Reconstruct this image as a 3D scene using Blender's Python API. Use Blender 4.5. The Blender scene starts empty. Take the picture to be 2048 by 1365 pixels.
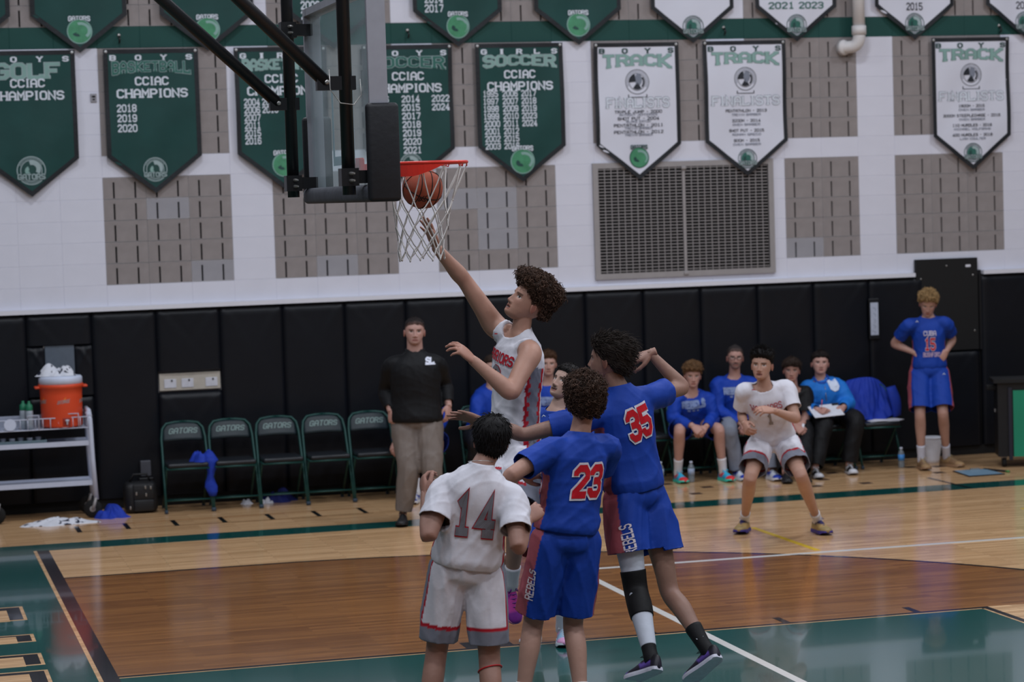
import bpy, bmesh, math, random
import numpy as np
from mathutils import Vector, Matrix
from mathutils.bvhtree import BVHTree

# ---------------------------------------------------------------- camera
SC = bpy.context.scene
COL = SC.collection
FPX, IW, IH = 4854.87, 2048.0, 1365.0
CAM = np.array([-1.3618, -12.9874, 2.8544])
YAW, PITCH, ROLL = 0.258283, 0.0597732, -0.0318285


def cam_axes():
    f = np.array([math.sin(YAW) * math.cos(PITCH), math.cos(YAW) * math.cos(PITCH), -math.sin(PITCH)])
    r = np.array([math.cos(YAW), -math.sin(YAW), 0.0])
    u = np.cross(r, f)
    c, s = math.cos(ROLL), math.sin(ROLL)
    return c * r + s * u, -s * r + c * u, f


CR, CU, CF = cam_axes()
cam_data = bpy.data.cameras.new('camera')
cam_data.sensor_width = 36.0
cam_data.lens = 18.0 * FPX / 1024.0
cam_data.clip_end = 200
cam_data.dof.use_dof = True
cam_data.dof.focus_distance = 13.6
cam_data.dof.aperture_fstop = 3.2
cam = bpy.data.objects.new('camera', cam_data)
COL.objects.link(cam)
M = Matrix.Identity(4)
for i in range(3):
    M[i][0], M[i][1], M[i][2], M[i][3] = CR[i], CU[i], -CF[i], CAM[i]
cam.matrix_world = M
SC.camera = cam

# ---------------------------------------------------------------- light
SC.view_settings.view_transform = 'Standard'
SC.view_settings.look = 'None'
SC.view_settings.exposure = 0.26
SC.view_settings.gamma = 1.0
SC.view_settings.use_curve_mapping = False
world = bpy.data.worlds.new('gym_ambient')
SC.world = world
world.use_nodes = True
world.node_tree.nodes['Background'].inputs[0].default_value = (0.62, 0.66, 0.78, 1)
world.node_tree.nodes['Background'].inputs[1].default_value = 0.10
for lx in (-4.0, 1.0, 6.0, 11.0):                     # rows of high-bay ceiling lamps over the court
    for ly in (-9.0, -4.0, 1.0, 6.0):
        ld = bpy.data.lights.new('ceiling_lamp', 'AREA')
        ld.shape = 'RECTANGLE'
        ld.size, ld.size_y = 1.2, 0.6
        ld.energy = 84.0 if lx < -2 else 126.0
        ld.color = (0.88, 0.92, 1.0)
        lo = bpy.data.objects.new('ceiling_lamp', ld)
        lo.location = (lx, ly, 8.2)
        COL.objects.link(lo)

# ---------------------------------------------------------------- helpers
V = lambda *a: np.array(a, float)


def unit(v):
    v = np.asarray(v, float)
    return v / max(1e-9, np.linalg.norm(v))


def ray(x, y):
    return CF + (x - IW / 2) / FPX * CR - (y - IH / 2) / FPX * CU


def aD(x, y, D):                      # point seen at a pixel of the photo, D metres deep
    return CAM + ray(x, y) * D


def aY(x, y, Y):
    d = ray(x, y)
    return CAM + d * (Y - CAM[1]) / d[1]


def aZ(x, y, Z=0.0):
    d = ray(x, y)
    return CAM + d * (Z - CAM[2]) / d[2]


def lin(c):
    return tuple((v / 255.0 / 12.92) if v / 255.0 <= 0.04045 else ((v / 255.0 + 0.055) / 1.055) ** 2.4 for v in c)


MATS = {}


def mat(name, rgb=None, rough=0.6, metal=0.0, var=0.08, nscale=18.0, bump=0.0, bscale=60.0, spec=0.4, col=False,
        stretch=None, alpha=None, coat=0.0):
    """procedural principled material; rgb in sRGB 0..255, col=True multiplies the mesh colour attribute"""
    if name in MATS:
        return MATS[name]
    m = bpy.data.materials.new(name)
    m.use_nodes = True
    nt = m.node_tree
    b = nt.nodes['Principled BSDF']
    b.inputs['Roughness'].default_value = rough
    b.inputs['Metallic'].default_value = metal
    b.inputs['Specular IOR Level'].default_value = spec
    b.inputs['Coat Weight'].default_value = coat
    tc = nt.nodes.new('ShaderNodeTexCoord')
    src = tc.outputs['Object']
    if stretch:
        mp = nt.nodes.new('ShaderNodeMapping')
        mp.inputs['Scale'].default_value = stretch
        nt.links.new(src, mp.inputs['Vector'])
        src = mp.outputs['Vector']
    nz = nt.nodes.new('ShaderNodeTexNoise')
    nz.inputs['Scale'].default_value = nscale
    nz.inputs['Detail'].default_value = 4
    nt.links.new(src, nz.inputs['Vector'])
    rp = nt.nodes.new('ShaderNodeMapRange')
    rp.inputs['From Min'].default_value = 0.25
    rp.inputs['From Max'].default_value = 0.75
    rp.inputs['To Min'].default_value = 1 - var
    rp.inputs['To Max'].default_value = 1 + var
    nt.links.new(nz.outputs['Fac'], rp.inputs['Value'])
    mx = nt.nodes.new('ShaderNodeVectorMath')
    mx.operation = 'SCALE'
    if col:
        at = nt.nodes.new('ShaderNodeAttribute')
        at.attribute_name = 'Col'
        nt.links.new(at.outputs['Color'], mx.inputs[0])
    else:
        mx.inputs[0].default_value = lin(rgb)
    nt.links.new(rp.outputs['Result'], mx.inputs['Scale'])
    nt.links.new(mx.outputs['Vector'], b.inputs['Base Color'])
    if bump:
        n2 = nt.nodes.new('ShaderNodeTexNoise')
        n2.inputs['Scale'].default_value = bscale
        n2.inputs['Detail'].default_value = 3
        nt.links.new(src, n2.inputs['Vector'])
        bp = nt.nodes.new('ShaderNodeBump')
        bp.inputs['Strength'].default_value = bump
        bp.inputs['Distance'].default_value = 0.01
        nt.links.new(n2.outputs['Fac'], bp.inputs['Height'])
        nt.links.new(bp.outputs['Normal'], b.inputs['Normal'])
    if alpha is not None:
        b.inputs['Alpha'].default_value = alpha
    MATS[name] = m
    return m


class MB:
    """collects shapes into one mesh"""

    def __init__(s):
        s.v, s.f, s.m, s.c = [], [], [], []

    def add(s, v, f, mi=0, c=None):
        o = len(s.v)
        s.v += [tuple(float(q) for q in p) for p in v]
        s.f += [tuple(i + o for i in q) for q in f]
        s.m += [mi] * len(f)
        if c is not None:
            s.c += [tuple(k) for k in c]
        return s

    def box(s, c, size, R=None, mi=0):
        c = np.asarray(c, float)
        h = np.asarray(size, float) / 2
        pts = np.array([(x, y, z) for x in (-1, 1) for y in (-1, 1) for z in (-1, 1)], float) * h
        if R is not None:
            pts = pts @ np.asarray(R).T
        return s.add(pts + c, [(0, 1, 3, 2), (4, 6, 7, 5), (0, 4, 5, 1), (2, 3, 7, 6), (0, 2, 6, 4), (1, 5, 7, 3)], mi)

    def span(s, a, b, mi=0):
        a, b = np.asarray(a, float), np.asarray(b, float)
        return s.box((a + b) / 2, np.abs(b - a), None, mi)

    def rbox(s, c, size, bev, R=None, mi=0, n=2):
        bm = bmesh.new()
        bmesh.ops.create_cube(bm, size=1.0)
        for v in bm.verts:
            v.co = Vector((v.co.x * size[0], v.co.y * size[1], v.co.z * size[2]))
        bmesh.ops.bevel(bm, geom=list(bm.edges), offset=bev, segments=n, affect='EDGES', profile=0.5)
        pts = np.array([v.co[:] for v in bm.verts])
        bm.verts.index_update()
        fs = [[v.index for v in f.verts] for f in bm.faces]
        bm.free()
        if R is not None:
            pts = pts @ np.asarray(R).T
        return s.add(pts + np.asarray(c, float), fs, mi)

    def tube(s, path, r, n=10, mi=0, cap=True, closed=False):
        P = [np.asarray(p, float) for p in path]
        k = len(P)
        rs = r if hasattr(r, '__len__') else [r] * k
        rings = []
        prev = None
        for i in range(k):
            if closed:
                t = unit(P[(i + 1) % k] - P[i - 1])
            else:
                t = unit(P[min(i + 1, k - 1)] - P[max(i - 1, 0)])
            if prev is None:
                a = V(0, 0, 1) if abs(t[2]) < 0.9 else V(1, 0, 0)
                x = unit(np.cross(a, t))
            else:
                x = unit(prev - t * np.dot(prev, t))
            prev = x
            y = np.cross(t, x)
            rings.append([P[i] + rs[i] * (math.cos(q) * x + math.sin(q) * y) for q in np.arange(n) * 2 * math.pi / n])
        return s.loft(rings, mi, cap, closed)

    def loft(s, rings, mi=0, cap=True, closed=False):
        n = len(rings[0])
        v = [p for rg in rings for p in rg]
        f = []
        k = len(rings)
        for i in range(k if closed else k - 1):
            a, b = i * n, ((i + 1) % k) * n
            f += [(a + j, a + (j + 1) % n, b + (j + 1) % n, b + j) for j in range(n)]
        if cap and not closed:
            f.append(tuple(range(n - 1, -1, -1)))
            f.append(tuple((k - 1) * n + j for j in range(n)))
        return s.add(v, f, mi)

    def lathe(s, prof, c, n=24, axis=None, mi=0):
        c = np.asarray(c, float)
        z = unit(axis if axis is not None else (0, 0, 1))
        x = unit(np.cross(V(0, 1, 0) if abs(z[1]) < 0.9 else V(1, 0, 0), z))
        y = np.cross(z, x)
        rings = [[c + h * z + r * (math.cos(q) * x + math.sin(q) * y) for q in np.arange(n) * 2 * math.pi / n] for r, h in prof]
        return s.loft(rings, mi, True)

    def build(s, name, mats, parent=None, smooth=False, loc=None):
        me = bpy.data.meshes.new(name)
        v = np.array(s.v, float)
        off = np.zeros(3) if loc is None else np.asarray(loc, float)
        me.from_pydata([tuple(p) for p in (v - off)], [], s.f)
        mats = mats if isinstance(mats, (list, tuple)) else [mats]
        for m in mats:
            me.materials.append(m)
        if len(mats) > 1:
            me.polygons.foreach_set('material_index', s.m)
        if smooth:
            me.polygons.foreach_set('use_smooth', [True] * len(s.f))
        if s.c:
            setcol(me, np.array(s.c))
        me.update()
        return link(name, me, parent, off if loc is not None else None)


def setcol(me, c):
    at = me.color_attributes.new('Col', 'FLOAT_COLOR', 'POINT')
    a = np.ones((len(c), 4), np.float32)
    a[:, :3] = c
    at.data.foreach_set('color', a.ravel())


def wpos(o):
    p = np.zeros(3)
    while o is not None:
        p += np.array(o.location)
        o = o.parent
    return p


def link(name, me, parent=None, loc=None):
    o = bpy.data.objects.new(name, me)
    COL.objects.link(o)
    if parent is not None:
        o.parent = parent
        base = wpos(parent)
        o.location = Vector((loc if loc is not None else np.zeros(3)) - base)
    elif loc is not None:
        o.location = Vector(loc)
    return o


def tag(o, label=None, cat=None, group=None, kind=None):
    if label:
        o['label'] = label
    if cat:
        o['category'] = cat
    if group:
        o['group'] = group
    if kind:
        o['kind'] = kind
    return o


def thing(name, label, cat, loc, group=None):
    o = bpy.data.objects.new(name, None)
    o.empty_display_size = 0.1
    COL.objects.link(o)
    o.location = Vector(loc)
    return tag(o, label, cat, group)


def inst(name, mesh, parent, loc):
    return link(name, mesh, parent, np.asarray(loc, float))


def mesh_of(mb, mats, smooth=False):
    o = mb.build('tmp', mats, None, smooth)
    me = o.data
    bpy.data.objects.remove(o)
    return me


# ---------------------------------------------------------------- block lettering
G = {
 'A': [[(0, 0), (0, 4.6), (1.4, 6), (2.6, 6), (4, 4.6), (4, 0)], [(0, 2.4), (4, 2.4)]],
 'B': [[(0, 0), (0, 6), (3, 6), (4, 5), (4, 4), (3, 3.1), (0, 3.1)], [(3, 3.1), (4, 2.1), (4, 1), (3, 0), (0, 0)]],
 'C': [[(4, 4.8), (4, 5), (3, 6), (1, 6), (0, 5), (0, 1), (1, 0), (3, 0), (4, 1), (4, 1.2)]],
 'D': [[(0, 0), (0, 6), (3, 6), (4, 5), (4, 1), (3, 0), (0, 0)]],
 'E': [[(4, 6), (0, 6), (0, 0), (4, 0)], [(0, 3), (3, 3)]],
 'F': [[(4, 6), (0, 6), (0, 0)], [(0, 3), (3, 3)]],
 'G': [[(4, 4.8), (4, 5), (3, 6), (1, 6), (0, 5), (0, 1), (1, 0), (3, 0), (4, 1), (4, 2.8), (2.2, 2.8)]],
 'H': [[(0, 0), (0, 6)], [(4, 0), (4, 6)], [(0, 3), (4, 3)]],
 'I': [[(2, 0), (2, 6)]],
 'J': [[(3.4, 6), (3.4, 1), (2.4, 0), (1, 0), (0, 1), (0, 2)]],
 'K': [[(0, 0), (0, 6)], [(4, 6), (0.6, 3), (4, 0)]],
 'L': [[(0, 6), (0, 0), (4, 0), (4, 1)]],
 'M': [[(0, 0), (0, 6), (2, 2.4), (4, 6), (4, 0)]],
 'N': [[(0, 0), (0, 6), (4, 0), (4, 6)]],
 'O': [[(1, 0), (0, 1), (0, 5), (1, 6), (3, 6), (4, 5), (4, 1), (3, 0), (1, 0)]],
 'P': [[(0, 0), (0, 6), (3, 6), (4, 5), (4, 3.6), (3, 2.6), (0, 2.6)]],
 'Q': [[(1, 0), (0, 1), (0, 5), (1, 6), (3, 6), (4, 5), (4, 1), (3, 0), (1, 0)], [(2.4, 1.6), (4, 0)]],
 'R': [[(0, 0), (0, 6), (3, 6), (4, 5), (4, 3.8), (3, 2.9), (0, 2.9)], [(2.4, 2.9), (4, 0)]],
 'S': [[(4, 4.95), (4, 5.05), (3, 6), (1, 6), (0, 5), (0, 4), (1, 3.1), (3, 3.1), (4, 2.1), (4, 1), (3, 0), (1, 0), (0, 0.95), (0, 1.05)]],
 'T': [[(0, 6), (4, 6)], [(2, 6), (2, 0)]],
 'U': [[(0, 6), (0, 1), (1, 0), (3, 0), (4, 1), (4, 6)]],
 'V': [[(0, 6), (2, 0), (4, 6)]],
 'W': [[(0, 6), (1, 0), (2, 4), (3, 0), (4, 6)]],
 'X': [[(0, 0), (4, 6)], [(0, 6), (4, 0)]],
 'Y': [[(0, 6), (2, 3), (4, 6)], [(2, 3), (2, 0)]],
 'Z': [[(0, 6), (4, 6), (0, 0), (4, 0)]],
 '0': [[(1, 0), (0, 1), (0, 5), (1, 6), (3, 6), (4, 5), (4, 1), (3, 0), (1, 0)]],
 '1': [[(1, 5), (2.1, 6), (2.1, 0)], [(0.8, 0), (3.4, 0)]],
 '2': [[(0, 4.8), (0, 5), (1, 6), (3, 6), (4, 5), (4, 4), (0.3, 0.6), (0.3, 0), (4, 0)]],
 '3': [[(0, 4.9), (0, 5), (1, 6), (3, 6), (4, 5), (4, 4), (3, 3.1), (1.4, 3.1)], [(3, 3.1), (4, 2.1), (4, 1), (3, 0), (1, 0), (0, 0.95), (0, 1.05)]],
 '4': [[(4, 1.7), (0, 1.7), (2.8, 6), (2.8, 0)], [(1.7, 0), (3.9, 0)]],
 '5': [[(3.8, 6), (0, 6), (0, 3.4), (3, 3.4), (4, 2.4), (4, 1), (3, 0), (1, 0), (0, 0.95), (0, 1.05)]],
 '6': [[(4, 4.95), (4, 5.05), (3, 6), (1, 6), (0, 5), (0, 1), (1, 0), (3, 0), (4, 1), (4, 2.4), (3, 3.4), (0, 3.4)]],
 '7': [[(0, 6), (4, 6), (4, 5), (1.6, 0)]],
 '8': [[(1, 3.1), (0, 4), (0, 5), (1, 6), (3, 6), (4, 5), (4, 4), (3, 3.1), (1, 3.1), (0, 2.1), (0, 1), (1, 0), (3, 0), (4, 1), (4, 2.1), (3, 3.1)]],
 '9': [[(0, 1.05), (0, 0.95), (1, 0), (3, 0), (4, 1), (4, 5), (3, 6), (1, 6), (0, 5), (0, 3.6), (1, 2.6), (4, 2.6)]],
 '-': [[(1, 3), (3, 3)]],
}
SERIF = {'A': [(0, 0), (4, 0)], 'F': [(0, 0)], 'H': [(0, 0), (4, 0), (0, 6), (4, 6)], 'I': [(2, 0), (2, 6)], 'K': [(0, 0), (0, 6), (4, 0), (4, 6)],
         'M': [(0, 0), (4, 0)], 'N': [(0, 0), (4, 6)], 'P': [(0, 0)], 'R': [(0, 0), (4, 0)], 'T': [(2, 0)], 'U': [(0, 6), (4, 6)],
         'V': [(0, 6), (4, 6)], 'W': [(0, 6), (4, 6)], 'Y': [(2, 0), (0, 6), (4, 6)]}


def stroke(path, w):
    """quad strip along a 2D polyline with mitred joints"""
    P = [np.array(p, float) for p in path]
    closed = np.allclose(P[0], P[-1]) and len(P) > 2
    if closed:
        P = P[:-1]
    n = len(P)
    out = []
    for i in range(n):
        a = P[i - 1] if (i > 0 or closed) else None
        b = P[(i + 1) % n] if (i < n - 1 or closed) else None
        d1 = unit(P[i] - a) if a is not None else None
        d2 = unit(b - P[i]) if b is not None else None
        q = P[i].copy()
        if d1 is None:
            q = q - d2 * w * 0.3
            nn = np.array([-d2[1], d2[0]])
            k = 1.0
        elif d2 is None:
            q = q + d1 * w * 0.3
            nn = np.array([-d1[1], d1[0]])
            k = 1.0
        else:
            n1, n2 = np.array([-d1[1], d1[0]]), np.array([-d2[1], d2[0]])
            nn = unit(n1 + n2)
            k = 1.0 / max(0.45, np.dot(nn, n1))
        out.append((q + nn * w * 0.5 * k, q - nn * w * 0.5 * k))
    if closed:
        out.append(out[0])
    return out


def text2d(s, h, width=None, sw=1.15, serif=True, gap=1.7, slant=0.0, grow=0.0):
    """list of 2D quads for the text, centred on x=0, base at y=0"""
    quads = []
    x = 0.0
    for ch in s:
        if ch == ' ':
            x += 3.4
            continue
        adv = 4.0
        ox = 0
        if ch == 'I':
            adv, ox = 2.0, -1.0
        for pl in G[ch]:
            st = stroke(pl, sw + 2 * grow)
            for i in range(len(st) - 1):
                quads.append([np.array(p) + (x + ox, 0) for p in (st[i][0], st[i][1], st[i + 1][1], st[i + 1][0])])
        if serif:
            for (sx, sy) in SERIF.get(ch, []):
                hw, hh = 1.0 + grow, sw * 0.36 + grow
                yy = sy + (hh - sw * 0.5 if sy == 0 else -(hh - sw * 0.5))
                quads.append([np.array((x + ox + sx + a * hw, yy + b * hh)) for a, b in ((-1, -1), (1, -1), (1, 1), (-1, 1))])
        x += adv + gap
    tot = x - gap
    k = h / (6.0 + sw)
    kx = (width / (tot + sw)) if width else k
    res = []
    for q in quads:
        res.append([np.array(((p[0] - tot / 2) * kx + slant * (p[1] * k), (p[1] + sw / 2) * k)) for p in q])
    return res


def refine(quads, step):
    out = []
    for q in quads:
        L = max(np.linalg.norm(q[3] - q[0]), np.linalg.norm(q[2] - q[1]))
        n = max(1, int(math.ceil(L / step)))
        for i in range(n):
            a, b = i / n, (i + 1) / n
            out.append([q[0] + (q[3] - q[0]) * a, q[1] + (q[2] - q[1]) * a, q[1] + (q[2] - q[1]) * b, q[0] + (q[3] - q[0]) * b])
    return out


def put_quads(mb, quads, fn, mi=0):
    for q in quads:
        a = (q[2][0] - q[0][0]) * (q[3][1] - q[1][1]) - (q[2][1] - q[0][1]) * (q[3][0] - q[1][0])
        if a < 0:
            q = q[::-1]
        mb.add([fn(p[0], p[1]) for p in q], [(0, 1, 2, 3)], mi)


# ---------------------------------------------------------------- materials of the hall
def wood_mat(name, c1, c2, rough):
    m = bpy.data.materials.new(name)
    m.use_nodes = True
    nt = m.node_tree
    b = nt.nodes['Principled BSDF']
    b.inputs['Roughness'].default_value = rough
    b.inputs['Specular IOR Level'].default_value = 0.5
    b.inputs['Coat Weight'].default_value = 0.12
    b.inputs['Coat Roughness'].default_value = 0.10
    tc = nt.nodes.new('ShaderNodeTexCoord')
    br = nt.nodes.new('ShaderNodeTexBrick')
    br.offset = 0.37
    br.inputs['Color1'].default_value = (*lin(c1), 1)
    br.inputs['Color2'].default_value = (*lin(c2), 1)
    br.inputs['Mortar'].default_value = (*lin(tuple(0.62 * q for q in c1)), 1)
    br.inputs['Scale'].default_value = 1.0
    br.inputs['Mortar Size'].default_value = 0.0012
    br.inputs['Brick Width'].default_value = 0.85
    br.inputs['Row Height'].default_value = 0.057
    nt.links.new(tc.outputs['Object'], br.inputs['Vector'])
    mp = nt.nodes.new('ShaderNodeMapping')
    mp.inputs['Scale'].default_value = (1.6, 26.0, 1.0)
    nt.links.new(tc.outputs['Object'], mp.inputs['Vector'])
    nz = nt.nodes.new('ShaderNodeTexNoise')
    nz.inputs['Scale'].default_value = 2.2
    nz.inputs['Detail'].default_value = 6
    nt.links.new(mp.outputs['Vector'], nz.inputs['Vector'])
    rp = nt.nodes.new('ShaderNodeMapRange')
    rp.inputs['From Min'].default_value = 0.3
    rp.inputs['From Max'].default_value = 0.7
    rp.inputs['To Min'].default_value = 0.74
    rp.inputs['To Max'].default_value = 1.18
    nt.links.new(nz.outputs['Fac'], rp.inputs['Value'])
    mx = nt.nodes.new('ShaderNodeVectorMath')
    mx.operation = 'SCALE'
    nt.links.new(br.outputs['Color'], mx.inputs[0])
    nt.links.new(rp.outputs['Result'], mx.inputs['Scale'])
    nt.links.new(mx.outputs['Vector'], b.inputs['Base Color'])
    bp = nt.nodes.new('ShaderNodeBump')
    bp.inputs['Strength'].default_value = 0.02
    bp.inputs['Distance'].default_value = 0.002
    nt.links.new(nz.outputs['Fac'], bp.inputs['Height'])
    nt.links.new(bp.outputs['Normal'], b.inputs['Normal'])
    MATS[name] = m
    return m


M_MAPLE = wood_mat('maple_floor', (224, 182, 136), (196, 154, 110), 0.16)
M_STAIN = wood_mat('stained_maple', (152, 102, 58), (124, 80, 46), 0.16)
M_GREENPAINT = mat('green_floor_paint', (16, 78, 74), 0.13, var=0.10, nscale=3, stretch=(1, 14, 1), spec=0.5, coat=0.4)
M_BLACKPAINT = mat('black_floor_paint', (22, 22, 26), 0.16, spec=0.5, var=0.1, coat=0.3)
M_WHITEPAINT = mat('white_floor_paint', (214, 212, 208), 0.2, spec=0.5, var=0.04, coat=0.2)
M_YELLOWPAINT = mat('yellow_floor_paint', (214, 178, 40), 0.2, spec=0.5, var=0.06)
M_WALL = mat('white_painted_block', (208, 209, 221), 0.75, var=0.03, nscale=5, bump=0.12, bscale=90)
M_MORTAR = mat('painted_mortar', (196, 193, 198), 0.85, var=0.03, nscale=8)
M_GREYBLOCK = mat('grey_acoustic_block', (139, 132, 131), 0.85, var=0.10, nscale=9, bump=0.3, bscale=140)
M_PATCH = mat('pale_grey_block', (148, 147, 153), 0.85, var=0.07, nscale=7, bump=0.25, bscale=140)
M_JOINT = mat('grey_joint', (156, 152, 153), 0.85, var=0.08, nscale=20)
M_JOINTW = mat('pale_joint', (186, 184, 188), 0.85, var=0.08, nscale=20)
M_SLOT = mat('slot_shade', (18, 18, 20), 0.95, var=0.05)  # near-black colour stands in for the shade deep inside the slots
M_GREENWALL = mat('green_painted_block', (15, 66, 61), 0.7, var=0.05, nscale=6, bump=0.1, bscale=90)
M_VINYL = mat('black_vinyl', (11, 14, 21), 0.42, var=0.15, nscale=2.5, bump=0.25, bscale=4.0, spec=0.28)
M_TRIM = mat('white_trim', (214, 214, 222), 0.5, var=0.02)
M_STEELGREY = mat('grey_painted_metal', (150, 146, 146), 0.5, var=0.05, nscale=12, metal=0.1)
M_BLACKMETAL = mat('black_powdercoat', (17, 18, 22), 0.42, var=0.1, spec=0.4)
M_BLACKBOARD = mat('black_panel', (10, 11, 13), 0.6, var=0.1)
M_PVC = mat('white_pipe', (205, 202, 202), 0.45, var=0.03)
M_BLACKMATTE = mat('matt_black', (12, 12, 13), 0.8, var=0.1)
M_BOLT = mat('zinc_bolt', (170, 168, 165), 0.35, metal=0.8, var=0.05)

# ---------------------------------------------------------------- floor
fl = MB()
fl.span((-6, -16, -0.12), (16, 10.5, 0))
floor = tag(fl.build('floor', M_MAPLE), 'polished maple basketball court floor', None, None, 'structure')
FT = 0.3048


def paint(name, poly, z, m):
    mb = MB()
    n = len(poly)
    mb.add([(p[0], p[1], z) for p in poly] + [(p[0], p[1], 0.0) for p in poly],
           [tuple(range(n))] + [(i, n + i, n + (i + 1) % n, (i + 1) % n) for i in range(n)])
    return mb.build(name, m, floor)


def rect(name, x0, x1, y0, y1, z, m):
    return paint(name, [(x0, y0), (x1, y0), (x1, y1), (x0, y1)], z, m)


SIDE, THREE, LANE = 25 * FT, 19.75 * FT, 6 * FT
cx3 = 5.25 * FT
arc = [(cx3 + THREE * math.cos(t), THREE * math.sin(t)) for t in np.linspace(math.pi / 2, -math.pi / 2, 91)]
paint('stained_arc_area', [(0, -THREE), (0, THREE)] + arc, 0.0006, M_STAIN).data.polygons[0].flip()
# three point line
mb = MB()
o3 = [(0.0, THREE)] + arc + [(0.0, -THREE)]
i3 = [(0.0, THREE - 0.05)] + [(cx3 + (THREE - 0.05) * math.cos(t), (THREE - 0.05) * math.sin(t)) for t in np.linspace(math.pi / 2, -math.pi / 2, 91)] + [(0.0, -THREE + 0.05)]
for i in range(len(o3) - 1):
    mb.add([(*o3[i], 0.0012), (*i3[i], 0.0012), (*i3[i + 1], 0.0012), (*o3[i + 1], 0.0012)], [(0, 1, 2, 3)])
mb.build('three_point_line', M_BLACKPAINT, floor)
rect('painted_lane', 0, 5.73, -LANE + 0.05, LANE - 0.07, 0.0012, M_GREENPAINT)
rect('lane_pale_line', 0, 5.742, LANE - 0.07, LANE - 0.05, 0.0018, M_MAPLE)
rect('lane_line', 0, 19 * FT, LANE - 0.05, LANE, 0.0020, M_BLACKPAINT)
rect('lane_line', 0, 19 * FT, -LANE, -LANE + 0.05, 0.0020, M_BLACKPAINT)
rect('free_throw_pale_line', 5.725, 5.742, -LANE + 0.05, LANE - 0.05, 0.0018, M_MAPLE)
rect('free_throw_line', 5.742, 19 * FT, -LANE + 0.05, LANE - 0.05, 0.0020, M_BLACKPAINT)
# beyond the free throw line the floor is bare inside the key circle
pts = [(19 * FT + 6 * FT * math.cos(t), 6 * FT * math.sin(t)) for t in np.linspace(-math.pi / 2, math.pi / 2, 41)]
paint('key_circle_area', pts, 0.0011, M_MAPLE)
rect('lane_block', 2.19, 2.50, LANE, LANE + 0.2, 0.0020, M_BLACKPAINT)
for xx in (3.41, 4.33, 5.26):
    rect('lane_mark', xx, xx + 0.05, LANE, LANE + 0.2, 0.0020, M_BLACKPAINT)
# borders
rect('painted_end_border', -4.5, -0.125, -12, SIDE + 0.40, 0.0008, M_GREENPAINT)
rect('painted_sideline', -0.125, 14, SIDE, SIDE + 0.40, 0.0008, M_GREENPAINT)
rect('baseline', -0.10, 0.0, -12, SIDE, 0.0016, M_BLACKPAINT)
rect('baseline_pale_edge', -0.128, -0.10, -12, SIDE + 0.01, 0.0018, M_MAPLE)
# volleyball lines
rect('white_line', 3.70, 14, 4.56, 4.62, 0.0022, M_WHITEPAINT)
rect('white_line', 3.70, 3.76, -6.0, 4.56, 0.0024, M_WHITEPAINT)
rect('yellow_line', 5.71, 5.76, 4.70, 6.15, 0.0022, M_YELLOWPAINT)
rect('yellow_line', 8.22, 8.6, 6.13, 6.17, 0.0022, M_YELLOWPAINT)
rect('coaching_box_line', 8.44, 8.48, 7.66, 8.60, 0.0022, M_BLACKPAINT)
# bench ticks
for k in range(7):
    x = 0.346 + 0.4325 * k
    rect('bench_tick', x - 0.022, x + 0.022, 8.65 + 0.008 * k, 9.06 + 0.006 * k, 0.0016, M_BLACKPAINT)
rect('bench_line', 0.35, 3.0, 9.07, 9.085, 0.0014, M_STAIN)
rect('bench_line', 0.35, 3.0, 8.665, 8.68, 0.0014, M_STAIN)
for (x, y) in ((6.06, 9.39), (6.33, 8.97), (6.07, 8.55), (7.52, 8.97), (7.27, 8.52), (7.80, 9.42), (7.77, 8.50), (8.73, 8.93), (8.68, 9.5), (5.0, 8.97), (8.95, 9.4)):
    rect('floor_plate', x - 0.055, x + 0.055, y - 0.06, y + 0.06, 0.0016, mat('bronze_plate', (70, 52, 42), 0.5, metal=0.3))
# end-line lettering: the ends of large block letters
for (y0, y1) in ((4.78, 4.17), (3.58, 3.28), (2.84, 2.42), (2.24, 1.80)):
    rect('letter_outline', -0.95, -0.395, y1, y0, 0.0012, M_MAPLE)
    rect('letter_shadow', -0.95, -0.42, y1 + 0.03, y0 - 0.03, 0.0016, M_BLACKPAINT)
    rect('letter_fill', -0.95, -0.515, y1 - 0.02, y0 - 0.24 * (y0 - y1), 0.0020, M_MAPLE)

# ---------------------------------------------------------------- back wall of blocks
YW = 10.25
BX, BZ, X0B, Z0B = 0.4049, 0.2034, 0.822, 2.128
wb = MB()
wb.span((-4.0, YW + 0.034, 0), (14.5, YW + 0.25, 5.6))
wall = tag(wb.build('wall_back', [M_MORTAR]), 'tall painted concrete block wall with grey acoustic panels', None, None, 'structure')


def is_grey(c, k):
    if k in (5, 11) or k < 0:
        return False
    if k > 11:
        return c in (-3, -2, 0, 1, 2, 4, 5, 6, 8, 9, 10, 12, 13, 14, 16, 17, 18, 20, 21, 22)
    if k <= 4:
        return c in (0, 1, 2, 4, 5, 6, 8, 9, 10, 17, 18, 20, 21, 22)
    return c in (0, 1, 2, 4, 5, 6, 8, 9, 10, 12, 13, 14, 16, 17, 18, 20, 21, 22)


PATCH = {(1, 3), (2, 0), (5, 4), (9, 3), (9, 2), (9, 1), (8, 3), (17, 0), (5, 0)}


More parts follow.
